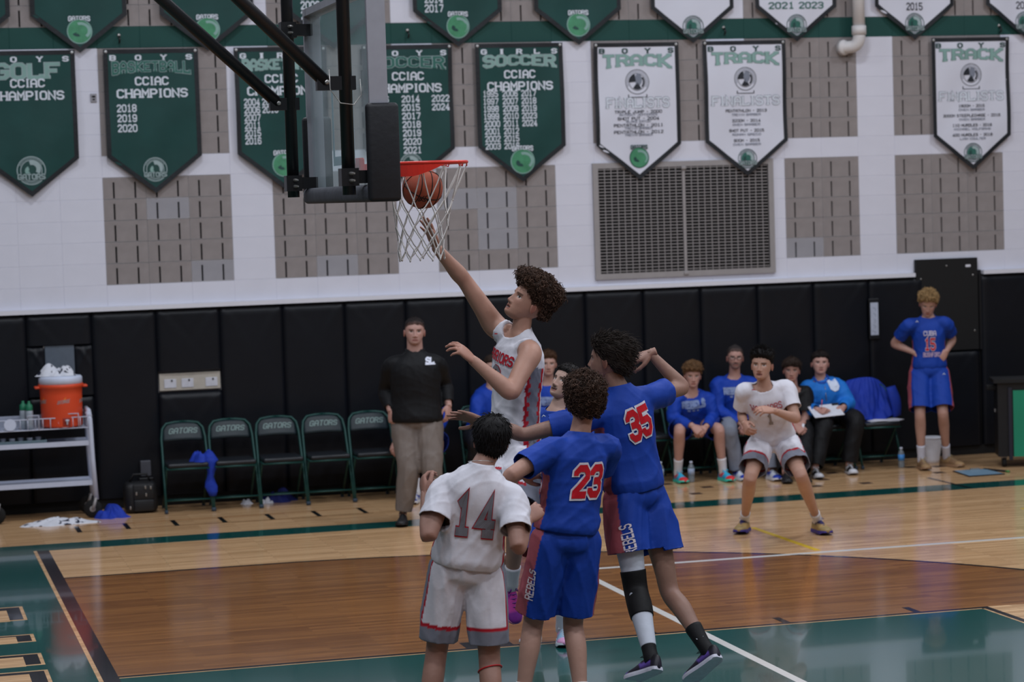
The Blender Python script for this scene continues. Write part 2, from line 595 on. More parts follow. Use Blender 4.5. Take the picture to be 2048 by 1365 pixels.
def plain_block(mb, ox=0.0, oz=0.0, mi=0):
    w, h, d, b = BX, BZ, 0.033, 0.0028
    x0, x1, z0, z1 = ox - w / 2, ox + w / 2, oz - h / 2, oz + h / 2
    mb.add([(x0, 0, z0), (x1, 0, z0), (x1, 0, z1), (x0, 0, z1), (x0 + b, -b, z0 + b), (x1 - b, -b, z0 + b), (x1 - b, -b, z1 - b), (x0 + b, -b, z1 - b),
            (x0, d, z0), (x1, d, z0), (x1, d, z1), (x0, d, z1)],
           [(4, 5, 6, 7), (0, 1, 5, 4), (1, 2, 6, 5), (2, 3, 7, 6), (3, 0, 4, 7), (0, 8, 9, 1), (1, 9, 10, 2), (2, 10, 11, 3), (3, 11, 8, 0)], mi)


def slot_block(mb, ox=0.0, oz=0.0):
    w, h = BX - 0.003, BZ - 0.004
    x0, x1, z0, z1 = ox - w / 2, ox + w / 2, oz - h / 2, oz + h / 2
    s = 0.0085
    zt = z0 + 0.79 * h
    xs = [x0, ox - BX / 4 - s, ox - BX / 4 + s, ox + BX / 4 - s, ox + BX / 4 + s, x1]
    for a, b in ((0, 1), (2, 3), (4, 5)):
        mb.span((xs[a], -0.003, z0), (xs[b], 0.033, zt), 0)
    mb.span((x0, -0.003, zt), (x1, 0.033, z1), 0)
    t = 0.0035
    for p, q in (((x0, z0), (x1, z0 + t)), ((x0, z1 - t), (x1, z1)), ((x0, z0 + t), (x0 + t * .6, z1 - t)), ((x1 - t * .6, z0 + t), (x1, z1 - t))):
        mb.add([(p[0], -0.0034, p[1]), (q[0], -0.0034, p[1]), (q[0], -0.0034, q[1]), (p[0], -0.0034, q[1])], [(0, 1, 2, 3)], 2)
    for a, b in ((1, 2), (3, 4)):
        mb.add([(xs[a], 0.031, z0), (xs[b], 0.031, z0), (xs[b], 0.031, zt), (xs[a], 0.031, zt)], [(0, 1, 2, 3)], 1)


_m = MB(); plain_block(_m); ME_WHITE = mesh_of(_m, M_WALL)
_m = MB(); slot_block(_m); ME_GREY = mesh_of(_m, [M_GREYBLOCK, M_SLOT, M_JOINT])
_m = MB(); slot_block(_m); ME_PATCH = mesh_of(_m, [M_PATCH, M_SLOT, M_JOINTW])
rest_w, rest_g, rest_s = MB(), MB(), MB()
VENT = (5.655, 7.57, 1.99, 3.15)
for c in range(-9, 32):
    for k in range(-2, 17):
        x, z = X0B + BX * (c + 0.5), Z0B + BZ * (k + 0.5)
        if 0 <= k <= 10 and -3 <= c <= 23:
            if x > VENT[0] + 0.15 and x < VENT[1] - 0.15 and z < VENT[3] - 0.1:
                continue
            me = ME_WHITE
            if is_grey(c, k):
                me = ME_PATCH if (c, k) in PATCH else ME_GREY
            inst('block', me, wall, (x, YW, z))
        else:
            t = MB()
            if k == 11:
                plain_block(t, x, z); dst = rest_g
            elif k > 11 and is_grey(c, k):
                slot_block(t, x, z); dst = rest_s
            else:
                plain_block(t, x, z); dst = rest_w
            dst.add([(p[0], p[1] + YW, p[2]) for p in t.v], t.f, 0)
            dst.m[-len(t.m):] = t.m
tag(rest_w.build('block_courses', M_WALL, wall), kind='stuff')
tag(rest_g.build('green_block_course', M_GREENWALL, wall), kind='stuff')
tag(rest_s.build('acoustic_block_courses', [M_GREYBLOCK, M_SLOT, M_JOINT], wall), kind='stuff')

# ledge on top of the pads
tb = MB()
tb.span((-4, YW - 0.075, 1.885), (9.09, YW + 0.01, 1.925))
tb.span((9.86, YW - 0.075, 1.885), (14, YW + 0.01, 1.925))
tag(tb.build('trim_1', M_TRIM), 'white ledge strip on top of the wall pads', None, None, 'structure')

# ---------------------------------------------------------------- wall pads
PADY = 10.20
padding = thing('wall_padding', 'black vinyl safety padding along the foot of the block wall', 'wall padding', (4.5, YW, 0))


def pad_mesh(w, h, seed):
    rnd = random.Random(seed)
    nx, nz = 16, 36
    mb = MB()
    g = []
    ph = rnd.random() * 6
    sl = [rnd.uniform(.5, 1.0), rnd.uniform(.5, 1.0)]
    zs = [1 - (1 - j / nz) ** 1.35 for j in range(nz + 1)]
    for j in range(nz + 1):
        for i in range(nx + 3):
            k = min(max(i - 1, 0), nx)
            u, v = k / nx * 2 - 1, zs[j]
            side = i == 0 or i == nx + 2
            ed = (1 - abs(u)) * w / 2
            t = min(1.0, (1 - v) * h / 0.06)
            bul = (0.038 + 0.012 * (1 - math.exp(-ed / 0.02))) * math.sin(t * math.pi / 2) ** 0.55
            dz = (1 - v) * h
            for q, sg in ((0, -1), (1, 1)):      # creases pulled from the top corners
                dx = (u * sg * -1 + 1) * w / 2
                off = dx - 0.02 - dz * sl[q] * 0.9
                bul += 0.007 * math.exp(-(off / 0.022) ** 2) * math.exp(-dz / 0.17) * min(1, dz / 0.03)
                bul -= 0.005 * math.exp(-((off - 0.045) / 0.03) ** 2) * math.exp(-dz / 0.2) * min(1, dz / 0.03)
            bul += 0.0012 * math.sin(5 * v * h + ph) * math.sin(3 * u + ph)
            g.append((u * w / 2, 0.0 if side else -max(bul, 0.001), v * h))
    n = nx + 3
    mb.add(g, [(j * n + i, j * n + i + 1, (j + 1) * n + i + 1, (j + 1) * n + i) for j in range(nz) for i in range(n - 1)])
    return mesh_of(mb, M_VINYL, True)


b = MB(); b.span((-4, YW - 0.004, 0.1), (0.19, YW + 0.0, 1.885)); b.span((0.51, YW - 0.004, 0.1), (1.27, YW, 1.885)); b.span((0.19, YW - 0.004, 0.1), (0.51, YW, 1.1)); b.span((1.27, YW - 0.004, 0.1), (1.87, YW, 1.08)); b.span((1.87, YW - 0.004, 0.1), (14, YW, 1.885)); b.build('backing', M_BLACKMATTE, padding)
PADM = [pad_mesh(0.6085, 1.785, s) for s in range(4)]
for k in range(-4, 24):
    xc = 0.045 + 0.6096 * (k + 0.5)
    if k == 15 or (abs(k - 15.5) < 0.6):
        continue
    if k == 0:      # pad with a cut-out around a grey junction box
        inst('pad_panel', pad_mesh(0.607, 1.0, 7), padding, (xc, YW - 0.004, 0.1))
        inst('pad_panel', pad_mesh(0.607, 0.30, 8), padding, (xc, YW - 0.004, 1.585))
        inst('pad_panel', pad_mesh(0.165, 0.483, 9), padding, (xc - 0.2225, YW - 0.004, 1.101))
        inst('pad_panel', pad_mesh(0.165, 0.483, 9), padding, (xc + 0.2225, YW - 0.004, 1.101))
        continue
    if k == 2:      # pad in two halves with an outlet strip between
        inst('pad_panel', pad_mesh(0.607, 0.98, 5), padding, (xc, YW - 0.004, 0.1))
        inst('pad_panel', pad_mesh(0.607, 0.60, 6), padding, (xc, YW - 0.004, 1.285))
        continue
    inst('pad_panel', PADM[k % 4], padding, (xc, YW - 0.004, 0.1))
# lower pad below the black panel, wide pads to the right
inst('pad_panel', pad_mesh(0.70, 1.0, 11), padding, (9.46, YW - 0.004, 0.1))
inst('pad_panel', PADM[1], padding, (10.145, YW - 0.004, 0.1))
b = MB()
b.span((-4, YW - 0.03, 0), (14, YW + 0.01, 0.1))
tag(b.build('baseboard_back', M_BLACKMATTE), 'black base board under the wall pads', None, None, 'structure')

# black panel standing above the pads
dp = thing('black_door_panel', 'tall flat black panel rising above the wall pads at right', 'panel', (9.46, YW, 1.1))
b = MB(); b.span((9.105, YW - 0.05, 1.105), (9.80, YW - 0.008, 2.06)); b.build('panel', M_BLACKBOARD, dp)
b = MB(); b.span((9.815, YW - 0.045, 1.1), (9.84, YW - 0.01, 1.93)); b.build('edge_post', M_BLACKMETAL, dp)
b = MB(); b.span((9.665, YW - 0.053, 1.965), (9.72, YW - 0.05, 1.99)); b.build('sticker', M_TRIM, dp)
for (x, z) in ((9.45, 1.985), (9.745, 1.88), (9.755, 1.30), (9.16, 1.86)):
    b = MB(); b.lathe([(0.008, 0), (0.008, 0.004), (0.004, 0.006)], (x, YW - 0.05, z), 8, (0, -1, 0)); b.build('screw', M_BOLT, dp)

# ---------------------------------------------------------------- vent grille
vg = thing('vent_grille', 'large grey return air grille set in the block wall', 'vent', (6.6, YW, 1.99))
x0, x1, z0, z1 = VENT
b = MB()
fr = 0.055
for a, c in (((x0, z0), (x1, z0 + fr)), ((x0, z1 - fr), (x1, z1)), ((x0, z0 + fr), (x0 + fr, z1 - fr)), ((x1 - fr, z0 + fr), (x1, z1 - fr))):
    b.span((a[0], YW - 0.034, a[1]), (c[0], YW - 0.0045, c[1]))
b.build('frame', M_STEELGREY, vg)
b = MB(); b.span((x0 + fr, YW - 0.006, z0 + fr), (x1 - fr, YW - 0.0045, z1 - fr)); b.build('duct_shade_sheet', M_BLACKMATTE, vg)  # flat black sheet painting the shade of the duct behind the slats
xm = (x0 + x1) / 2 - 0.005
b = MB(); b.span((xm - 0.014, YW - 0.034, z0 + fr), (xm + 0.014, YW - 0.007, z1 - fr)); b.build('mullion', M_STEELGREY, vg)
b = MB(); b.span((0, 0, 0), (xm - 0.014 - x0 - fr, 0.016, 0.0075)); SLM = mesh_of(b, M_STEELGREY)
b = MB(); b.span((-0.003, 0, 0), (0.003, 0.006, z1 - z0 - 2 * fr)); BRM = mesh_of(b, M_STEELGREY)
n = 33
for i in range(n):
    zz = z0 + fr + (i + 0.5) * (z1 - z0 - 2 * fr) / n
    inst('slat', SLM, vg, (x0 + fr, YW - 0.026, zz)); inst('slat', SLM, vg, (xm + 0.014, YW - 0.026, zz))
for i in range(1, 13):
    inst('bar', BRM, vg, (x0 + fr + i * (xm - 0.014 - x0 - fr) / 13, YW - 0.03, z0 + fr))
    inst('bar', BRM, vg, (xm + 0.014 + i * (x1 - fr - xm - 0.014) / 13, YW - 0.03, z0 + fr))
for zz in (z1 - 0.07, z0 + 0.03):
    b = MB(); b.rbox((xm, YW - 0.042, zz), (0.05, 0.02, 0.03), 0.006); b.build('latch', M_STEELGREY, vg)

# ---------------------------------------------------------------- pipe
pp = thing('drain_pipe', 'white drain pipe coming down and elbowing into the wall', 'pipe', (8.45, YW, 4.2))
b = MB(); b.tube([(8.50, YW - 0.13, 5.4), (8.50, YW - 0.13, 4.42)], 0.062, 18); b.build('pipe', M_PVC, pp, True)
b = MB(); b.tube([(8.50, YW - 0.13, 4.47), (8.50, YW - 0.13, 4.38)], 0.074, 18); b.build('coupling', M_PVC, pp, True)
el = [(8.50, YW - 0.13, 4.40)] + [(8.50 - 0.07 * (1 - math.cos(t)), YW - 0.13 + 0.05 * (1 - math.cos(t)), 4.36 - 0.10 * math.sin(t)) for t in np.linspace(0, math.pi / 2, 6)] + [(8.36, YW - 0.05, 4.255), (8.34, YW - 0.012, 4.252)]
b = MB(); b.tube(el, 0.064, 18); b.build('elbow', M_PVC, pp, True)
b = MB(); b.tube([(8.37, YW - 0.075, 4.257), (8.345, YW - 0.035, 4.255)], 0.078, 18); b.build('collar', M_PVC, pp, True)

# small hooks on the green stripe and a small wall plate
for i, (x, y, lab) in enumerate(((238, 78, 'small black hook on the green stripe above the boys basketball banner'), (815, 68, 'small black hook on the green stripe beside the backboard'),
                                 (1447, 62, 'small black hook on the green stripe between two white upper banners'), (1998, 58, 'small black hook on the green stripe at far right'))):
    p = aY(x, y, YW)
    h = thing('wall_hook', lab, 'hook', p, 'hooks on the green stripe')
    b = MB(); b.tube([p + V(0, 0, 0.02), p + V(0, -0.03, 0.02), p + V(0.0, -0.055, 0.0), p + V(0, -0.045, -0.03), p + V(0, -0.02, -0.035)], 0.009, 8); b.build('hook', M_BLACKMETAL, h, True)
    b = MB(); b.lathe([(0.017, 0), (0.017, 0.008), (0.008, 0.012)], p + V(0, 0, 0.035), 12, (0, -1, 0)); b.build('bolt_head', M_BOLT, h, True)
p = aY(187, 196, YW)
h = thing('wall_plate', 'small scuffed grey plate on the white wall beside the boys basketball banner', 'wall plate', p)
b = MB(); b.rbox(p + V(0, -0.008, 0), (0.06, 0.016, 0.08), 0.005); b.build('plate', M_PATCH, h)
b = MB(); b.box(p + V(0, -0.018, 0.012), (0.03, 0.006, 0.016)); b.box(p + V(0, -0.018, -0.015), (0.022, 0.006, 0.012)); b.build('socket', M_BLACKMATTE, h)
# ---------------------------------------------------------------- banners
C_GREENCLOTH = mat('green_banner_cloth', (14, 61, 58), 0.62, var=0.14, nscale=3.0, bump=0.25, bscale=7, spec=0.35)
C_BLACKCLOTH = mat('black_banner_border', (20, 24, 30), 0.6, var=0.15, nscale=8, bump=0.3, bscale=30)
C_WHITECLOTH = mat('white_banner_cloth', (206, 208, 220), 0.6, var=0.03, nscale=3.0, bump=0.25, bscale=6, spec=0.3)
C_WHITEINK = mat('white_print', (205, 212, 222), 0.6, var=0.03)
C_PALEINK = mat('pale_green_print', (128, 162, 156), 0.6, var=0.12, nscale=4)
C_MIDINK = mat('mid_green_print', (44, 98, 88), 0.6, var=0.12, nscale=4)
C_DARKINK = mat('dark_green_print', (26, 66, 62), 0.6, var=0.08)
C_BLACKINK = mat('black_print', (30, 34, 42), 0.6, var=0.08)
C_GREYINK = mat('grey_print', (120, 126, 140), 0.6, var=0.06)
C_LIME = mat('bright_green_print', (66, 134, 98), 0.6, var=0.2, nscale=14)
C_SILVER = mat('silver_print', (150, 168, 170), 0.6, var=0.12, nscale=6)
GROM = mat('grommet', (190, 190, 190), 0.35, metal=0.7)
BW, BSH, BTIP = 0.895, 1.015, 1.365


class Banner:
    def __init__(s, label, xc, ztop, white=False, w=BW, seed=1, group='green pennant banners', tilt=0.0):
        s.w, s.white, s.xc, s.zt = w, white, xc, ztop
        s.ph = seed * 1.7
        s.root = thing('pennant_banner', label, 'banner', (xc, YW - 0.02, ztop), group)
        n, k = 14, 26
        mb = MB()
        for j in range(k + 1):
            z = BTIP * j / k
            hw = w / 2 if z <= BSH else w / 2 * max(0.0, (BTIP - z) / (BTIP - BSH))
            for i in range(n + 1):
                mb.v.append(tuple(s.at(hw * (2 * i / n - 1), -z, 0)))
        mb.f = [(j * (n + 1) + i, (j + 1) * (n + 1) + i, (j + 1) * (n + 1) + i + 1, j * (n + 1) + i + 1) for j in range(k) for i in range(n)]
        mb.m = [0] * len(mb.f)
        mb.build('cloth', C_WHITECLOTH if white else C_GREENCLOTH, s.root, True)
        e = 0.021
        kx = (BTIP - BSH) / (w / 2)
        path = [(-w / 2 + e, -e), (-w / 2 + e, -BSH + e * 0.4), (0, -BTIP + e * 1.25), (w / 2 - e, -BSH + e * 0.4), (w / 2 - e, -e), (-w / 2 + e, -e)]
        st = stroke(path, 2 * e)
        q = [[st[i][0], st[i][1], st[i + 1][1], st[i + 1][0]] for i in range(5)]
        mb = MB(); put_quads(mb, refine(q, 0.05), lambda x, y: s.at(x, y, 1)); mb.build('border', C_BLACKCLOTH, s.root)
        for sx in (-1, 1):
            mb = MB(); mb.lathe([(0.013, 0.0), (0.013, 0.004), (0.006, 0.005)], s.at(sx * (w / 2 - 0.025), -0.022, 1), 10, (0, -1, 0)); mb.build('grommet', GROM, s.root)

    def at(s, x, y, layer):
        v = -y / BTIP
        d = 0.012 + 0.010 * v * (1 + math.sin(5.2 * x / s.w * 2 + s.ph)) + 0.006 * math.sin(9 * v + 3 * x + s.ph) + 0.004 * math.sin(15 * x + 11 * v + 2 * s.ph)
        return V(s.xc + x, YW - 0.036 - max(0.004, d) - 0.0014 * layer, s.zt + y)

    def text(s, t, x, y, h, width=None, m=None, sw=1.15, serif=True, name='lettering', outline=None, arch=0.0, layer=2, og=0.35, gap=1.7, left=False):
        """x centre (or left edge), y top of the line below the banner top"""
        for lay, mm, gr in (([(layer, outline, og)] if outline else []) + [(layer + 1, m, 0.0)]):
            q = refine(text2d(t, h, width, sw, serif, gap, 0.0, gr), 0.05)
            if left:
                mn = min(p[0] for z in q for p in z)
                q = [[p - np.array((mn, 0)) for p in z] for z in q]
            mb = MB()

            def fn(a, b, lay=lay):
                if arch and width:
                    k = 1 - (2 * a / width) ** 2
                    b = b + arch * k * (1 - b / h)
                return s.at(x + a, -y - h + b, lay)
            put_quads(mb, q, fn)
            mb.build(name if lay > layer or not outline else name + '_outline', mm, s.root)

    def disc(s, x, y, r0, r1, m, name, layer, a0=0, a1=2 * math.pi, n=28, sq=1.0):
        mb = MB()
        ts = np.linspace(a0, a1, n + 1)
        q = []
        for i in range(n):
            c0, s0, c1, s1 = math.cos(ts[i]), math.sin(ts[i]) * sq, math.cos(ts[i + 1]), math.sin(ts[i + 1]) * sq
            q.append([np.array((x + r0 * c0, -y + r0 * s0)), np.array((x + r1 * c0, -y + r1 * s0)), np.array((x + r1 * c1, -y + r1 * s1)), np.array((x + r0 * c1, -y + r0 * s1))])
        put_quads(mb, q, lambda a, b: s.at(a, b, layer))
        return mb.build(name, m, s.root)

    def crest_round(s, y, r=0.115):             # bright round team emblem with a script line
        s.disc(0, y, 0.0, r, C_PALEINK if not s.white else C_DARKINK, 'emblem_ring', 2)
        s.disc(0, y, 0.0, r * 0.92, C_LIME, 'emblem', 3)
        s.disc(r * 0.1, y - r * 0.05, r * 0.55, r * 0.8, C_PALEINK, 'emblem_swirl', 4, -0.9, 1.9, 16, 0.85)
        s.disc(-r * 0.15, y + r * 0.12, r * 0.1, r * 0.42, C_DARKINK, 'emblem_swirl', 4, 2.3, 5.2, 12, 0.7)
        s.text('GATORS', 0, y - r * 1.22, r * 0.46, r * 1.75, C_WHITEINK if not s.white else C_DARKINK, 1.5, False, 'emblem_lettering', C_DARKINK if not s.white else None, r * 0.14, 5)

    def crest_school(s, y, r=0.11):             # round school seal with a name band
        a, bcol = (C_SILVER, C_DARKINK) if not s.white else (C_DARKINK, C_WHITEINK)
        s.disc(0, y, r * 0.93, r, a, 'seal_ring', 2)
        s.disc(0, y, r * 0.70, r * 0.76, a, 'seal_ring', 2)
        for i in range(20):
            t = 0.5 + i * (math.pi - 1.0) / 19 * 1.0
            s.disc(0, y, r * 0.80, r * 0.89, a, 'seal_lettering', 3, t, t + 0.06, 1)
            s.disc(0, y, r * 0.80, r * 0.89, a, 'seal_lettering', 3, -t - 0.06, -t, 1)
        s.disc(0, y, 0.0, r * 0.66, C_MIDINK if s.white else C_DARKINK, 'seal_centre', 2)
        s.disc(r * 0.05, y - r * 0.1, r * 0.3, r * 0.6, C_SILVER, 'seal_swirl', 3, -0.6, 1.9, 12)
        s.disc(-r * 0.1, y + r * 0.02, r * 0.08, r * 0.34, a if s.white else C_PALEINK, 'seal_swirl', 3, 1.9, 4.7, 10)
        s.text('GATORS', 0, y + r * 0.22, r * 0.40, r * 1.9, C_SILVER, 1.3, True, 'seal_band', bcol if not s.white else C_BLACKINK, 0, 5, 0.5)

    def medal(s, y, r=0.098):
        s.disc(0, y, r * 0.95, r, C_BLACKINK, 'medal_ring', 2)
        s.disc(0, y, r * 0.66, r * 0.70, C_BLACKINK, 'medal_ring', 2)
        for i in range(26):
            t = -0.5 + i * (math.pi + 1.0) / 26
            s.disc(0, y, r * 0.76, r * 0.89, C_GREYINK, 'medal_lettering', 2, t, t + 0.07, 1)
        s.disc(-r * 0.1, y, 0.0, r * 0.62, C_BLACKINK, 'medal_figure', 2, 1.7, 3.2, 8)
        s.disc(0, y, 0.0, r * 0.62, C_BLACKINK, 'medal_figure', 2, 4.1, 5.3, 8)
        s.disc(0, y, r * 0.48, r * 0.62, C_BLACKINK, 'medal_figure', 2, -0.8, 0.7, 8)
        s.disc(r * 0.12, y - r * 0.2, 0.0, r * 0.3, C_GREYINK, 'medal_figure', 2, 0, 6.28, 10, 1.7)
        q = [[np.array((a * r * 0.8, -y - r * 1.0)), np.array((a * r * 0.8, -y - r * 1.26)), np.array((a * r * 0.72, -y - r * 1.26)), np.array((a * r * 0.72, -y - r * 1.0))] for a in (-1, 1)]
        q.append([np.array((-r * 0.75, -y - r * 1.2)), np.array((-r * 0.75, -y - r * 1.26)), np.array((r * 0.75, -y - r * 1.26)), np.array((r * 0.75, -y - r * 1.2))])
        mb = MB(); put_quads(mb, q, lambda a, b: s.at(a, b, 2)); mb.build('medal_ribbon', C_BLACKINK, s.root)

    def head(s, who, sport, hw=0.74, arch=0.03, hh=0.13, pale=True):
        xs = np.linspace(-0.36, 0.36, len(who))
        for ch, x in zip(who, xs):
            s.text(ch, x, 0.055, 0.052, 0.062, C_WHITEINK if not s.white else C_DARKINK, 1.6, True, 'heading_letter')
        if s.white:
            s.text(sport, 0, 0.115, hh, hw, C_PALEINK, 1.5, True, 'sport_name', C_DARKINK if pale else C_GREYINK, arch, og=0.15)
        else:
            s.text(sport, 0, 0.115, hh, hw, C_MIDINK if pale else C_PALEINK, 1.35, True, 'sport_name', C_SILVER, arch, og=0.3)

    def champs(s):
        s.text('CCIAC', 0, 0.262, 0.082, 0.32, C_WHITEINK, 1.3)
        s.text('CHAMPIONS', 0, 0.376, 0.086, 0.67, C_WHITEINK, 1.3)

    def years(s, cols, x0, y0, dy, h, dx, w=0.185):
        for c, col in enumerate(cols):
            for r, t in enumerate(col):
                s.text(t, x0 + c * dx, y0 + r * dy, h, w, C_WHITEINK, 1.25, True, 'year', left=True)


ZB = 4.352


def bx(px, py=200):
    return aY(px, py, YW)[0]


GG, WG = 'lower row of green champion banners', 'lower row of white finalist banners'
b = Banner('green boys golf champions banner at the left edge', 0.16, ZB, seed=1, group=GG)
b.head('BOYS', 'GOLF', 0.62, 0.0, 0.15, False); b.champs(); b.crest_school(1.12, 0.135)
b = Banner('green boys basketball champions banner listing 2018 to 2020', 1.318, ZB, seed=2, group=GG)
b.head('BOYS', 'BASKETBALL'); b.champs(); b.years([['2018', '2019', '2020']], -0.34, 0.52, 0.094, 0.074, 0.2); b.crest_school(1.14, 0.115)
b = Banner('green girls basketball champions banner half behind the hoop poles', 2.555, ZB, seed=3, group=GG)
b.head('GIRLS', 'BASKETBALL', pale=False); b.champs(); b.years([['2004', '2006', '2007', '2011', '2015', '2016'], ['2017', '2018']], -0.37, 0.49, 0.074, 0.068, 0.175, 0.155); b.crest_round(1.13)
b = Banner('green boys soccer champions banner behind the glass backboard', 3.80, ZB, seed=4, group=GG)
b.head('BOYS', 'SOCCER', pale=True); b.champs()
b.years([['1996', '2001', '2002', '2004', '2006', '2007', '2009'], ['2014', '2015', '2017', '2018', '2019', '2020', '2021'], ['2022', '2024']], -0.37, 0.49, 0.083, 0.068, 0.30, 0.18); b.crest_school(1.16, 0.11)
b = Banner('green girls soccer champions banner with three columns of years', 4.930, ZB, seed=5, group=GG)
b.head('GIRLS', 'SOCCER', pale=False); b.champs()
b.years([['1995', '1997', '1998', '1999', '2000', '2001', '2002', '2003'], ['2006', '2007', '2009', '2010', '2011', '2012', '2015', '2016'], ['2017', '2018', '2019', '2023', '2024']], -0.375, 0.46, 0.0735, 0.064, 0.19, 0.155); b.crest_round(1.16, 0.125)
b = Banner('white boys track finalists banner with a bright green emblem', 6.14, ZB - 0.012, True, 0.89, 6, WG)
b.head('BOYS', 'TRACK', 0.72, 0.035, 0.15, False); b.medal(0.39, 0.125); b.text('FINALISTS', 0, 0.545, 0.105, 0.66, C_WHITEINK, 1.2, True, 'title', C_GREYINK, og=0.3)
for i, (t, w, h) in enumerate((('TRIPLE JUMP - 2000', .5, .032), ('ANTHONY JEFFERIES', .4, .024), ('SHOT PUT - 2004', .44, .032), ('BLAKE EATON', .26, .024), ('PENTATHLON - 2011', .52, .032), ('TREVIN BARBER', .3, .024), ('PENTATHLON - 2012', .52, .032), ('TREVIN BARBER', .3, .024))):
    b.text(t, 0, 0.672 + 0.0335 * i, h, w, C_GREYINK if h < 0.03 else C_BLACKINK, 1.1, False, 'name_line')
b.crest_round(1.145, 0.105)
b = Banner('white boys track finalists banner below the drain pipe bend', 7.285, ZB - 0.008, True, 0.885, 7, WG)
b.head('BOYS', 'TRACK', 0.72, 0.03, 0.14, True); b.medal(0.385, 0.118); b.text('FINALISTS', 0, 0.555, 0.098, 0.73, C_WHITEINK, 1.2, True, 'title', C_GREYINK, og=0.3)
for i, (t, w, h) in enumerate((('PENTATHLON - 2013', .44, .03), ('TREVIN BARBER', .31, .024), ('3200M - 2014', .30, .03), ('OWEN BARBER', .29, .024), ('SHOT PUT - 2015', .37, .03), ('ROMAN GRECO', .30, .024), ('800M - 2015', .27, .03), ('OWEN BARBER', .29, .024))):
    b.text(t, 0, 0.69 + 0.10 * (i // 2) + 0.043 * (i % 2), h, w, C_GREYINK if h < 0.03 else C_BLACKINK, 1.1, False, 'name_line')
b.crest_school(1.19, 0.10)
b = Banner('white boys track finalists banner furthest right in the lower row', 9.77, ZB - 0.012, True, 0.875, 8, WG)
b.head('BOYS', 'TRACK', 0.72, 0.03, 0.14, True); b.medal(0.385, 0.118); b.text('FINALISTS', 0, 0.555, 0.098, 0.73, C_WHITEINK, 1.2, True, 'title', C_GREYINK, og=0.3)
for i, (t, w, h) in enumerate((('1600M - 2015', .29, .03), ('OWEN BARBER', .29, .024), ('3000M STEEPLECHASE - 2016', .64, .03), ('OWEN BARBER', .29, .024), ('110 HURDLES - 2018', .44, .03), ('MICHAEL WOLFGANG', .41, .024), ('400 HURDLES - 2018', .45, .03), ('LIAM COULTER', .29, .024))):
    b.text(t, 0, 0.69 + 0.10 * (i // 2) + 0.043 * (i % 2), h, w, C_GREYINK if h < 0.03 else C_BLACKINK, 1.1, False, 'name_line')
b.crest_school(1.19, 0.10)
UG, UW = 'upper row of green banners cut by the photo edge', 'upper row of white banners cut by the photo edge'
for i, (xc, wh, lab, ex) in enumerate(((-0.42, 0, 'green upper banner showing only a corner at top left', None), (0.662, 0, 'green upper banner with round emblem above the golf banner', 'R'),
        (1.865, 0, 'green upper banner behind the slanting hoop braces', 'R'), (3.08, 0, 'green upper banner with years 2008 and 2014 behind the backboard', 'Y'),
        (4.319, 0, 'green upper banner ending in 2017 right of the backboard', 'Z'), (5.546, 0, 'green upper banner with emblem above the gap beside girls soccer', 'R'),
        (6.741, 1, 'white upper banner with dark seal between the two track banners', 'S'), (7.852, 1, 'white upper banner with faint green years left of the drain pipe', 'T'),
        (9.152, 1, 'white upper banner ending in 2015 right of the drain pipe', 'U'), (10.395, 1, 'white upper banner cut off at the top right corner', 'U'))):
    b = Banner(lab, xc, 4.325 + BTIP, bool(wh), BW - 0.02 * wh, 20 + i, UW if wh else UG)
    if ex in ('R', 'Z'):
        b.crest_round(1.165, 0.118)
    if ex in ('S', 'T', 'U'):
        b.crest_school(1.20, 0.11)
    if ex == 'Y':
        b.years([['2007', '2008', '2014']], -0.31, 0.81, 0.095, 0.082, 0.2)
    if ex == 'Z':
        b.years([['2014', '2017']], -0.33, 0.86, 0.09, 0.078, 0.2)
    if ex == 'T':
        b.text('2021 2023', 0, 0.965, 0.07, 0.60, C_MIDINK, 1.2)
    if ex == 'U':
        b.text('2015', 0, 0.985, 0.078, 0.19, C_BLACKINK, 1.1)

# ---------------------------------------------------------------- basketball hoop
FBX = 4 * FT                         # front plane of the glass
hoop = thing('basketball_hoop', 'ceiling-hung basketball backboard with orange rim and white net', 'basketball hoop', (FBX, 0, 2.85))
M_FRAME = mat('grey_frame_paint', (150, 151, 160), 0.45, var=0.05, metal=0.15)
M_PADR = mat('black_backboard_padding', (20, 22, 28), 0.55, var=0.15, nscale=10, bump=0.15, bscale=30)
M_PADW = mat('worn_grey_padding', (66, 68, 76), 0.7, var=0.25, nscale=14, bump=0.2, bscale=40)
M_RIM = mat('orange_rim', (206, 44, 30), 0.35, var=0.06, spec=0.5)
gl = bpy.data.materials.new('backboard_glass')
gl.use_nodes = True
nt = gl.node_tree
bs = nt.nodes['Principled BSDF']
bs.inputs['Base Color'].default_value = (0.66, 0.74, 0.78, 1)
bs.inputs['Roughness'].default_value = 0.15
bs.inputs['Specular IOR Level'].default_value = 0.2
tr = nt.nodes.new('ShaderNodeBsdfTransparent')
tr.inputs[0].default_value = (0.86, 0.93, 0.93, 1)
mxs = nt.nodes.new('ShaderNodeMixShader')
nzz = nt.nodes.new('ShaderNodeTexNoise')
nzz.inputs['Scale'].default_value = 5
tcc = nt.nodes.new('ShaderNodeTexCoord')
nt.links.new(tcc.outputs['Object'], nzz.inputs['Vector'])
rpp = nt.nodes.new('ShaderNodeMapRange')
rpp.inputs['To Min'].default_value = 0.13
rpp.inputs['To Max'].default_value = 0.27
nt.links.new(nzz.outputs['Fac'], rpp.inputs['Value'])
nt.links.new(rpp.outputs['Result'], mxs.inputs[0])
nt.links.new(tr.outputs[0], mxs.inputs[1])
nt.links.new(bs.outputs[0], mxs.inputs[2])
nt.links.new(mxs.outputs[0], nt.nodes['Material Output'].inputs[0])
HZ0, HZ1, HY = 2.895, 3.96, 0.914
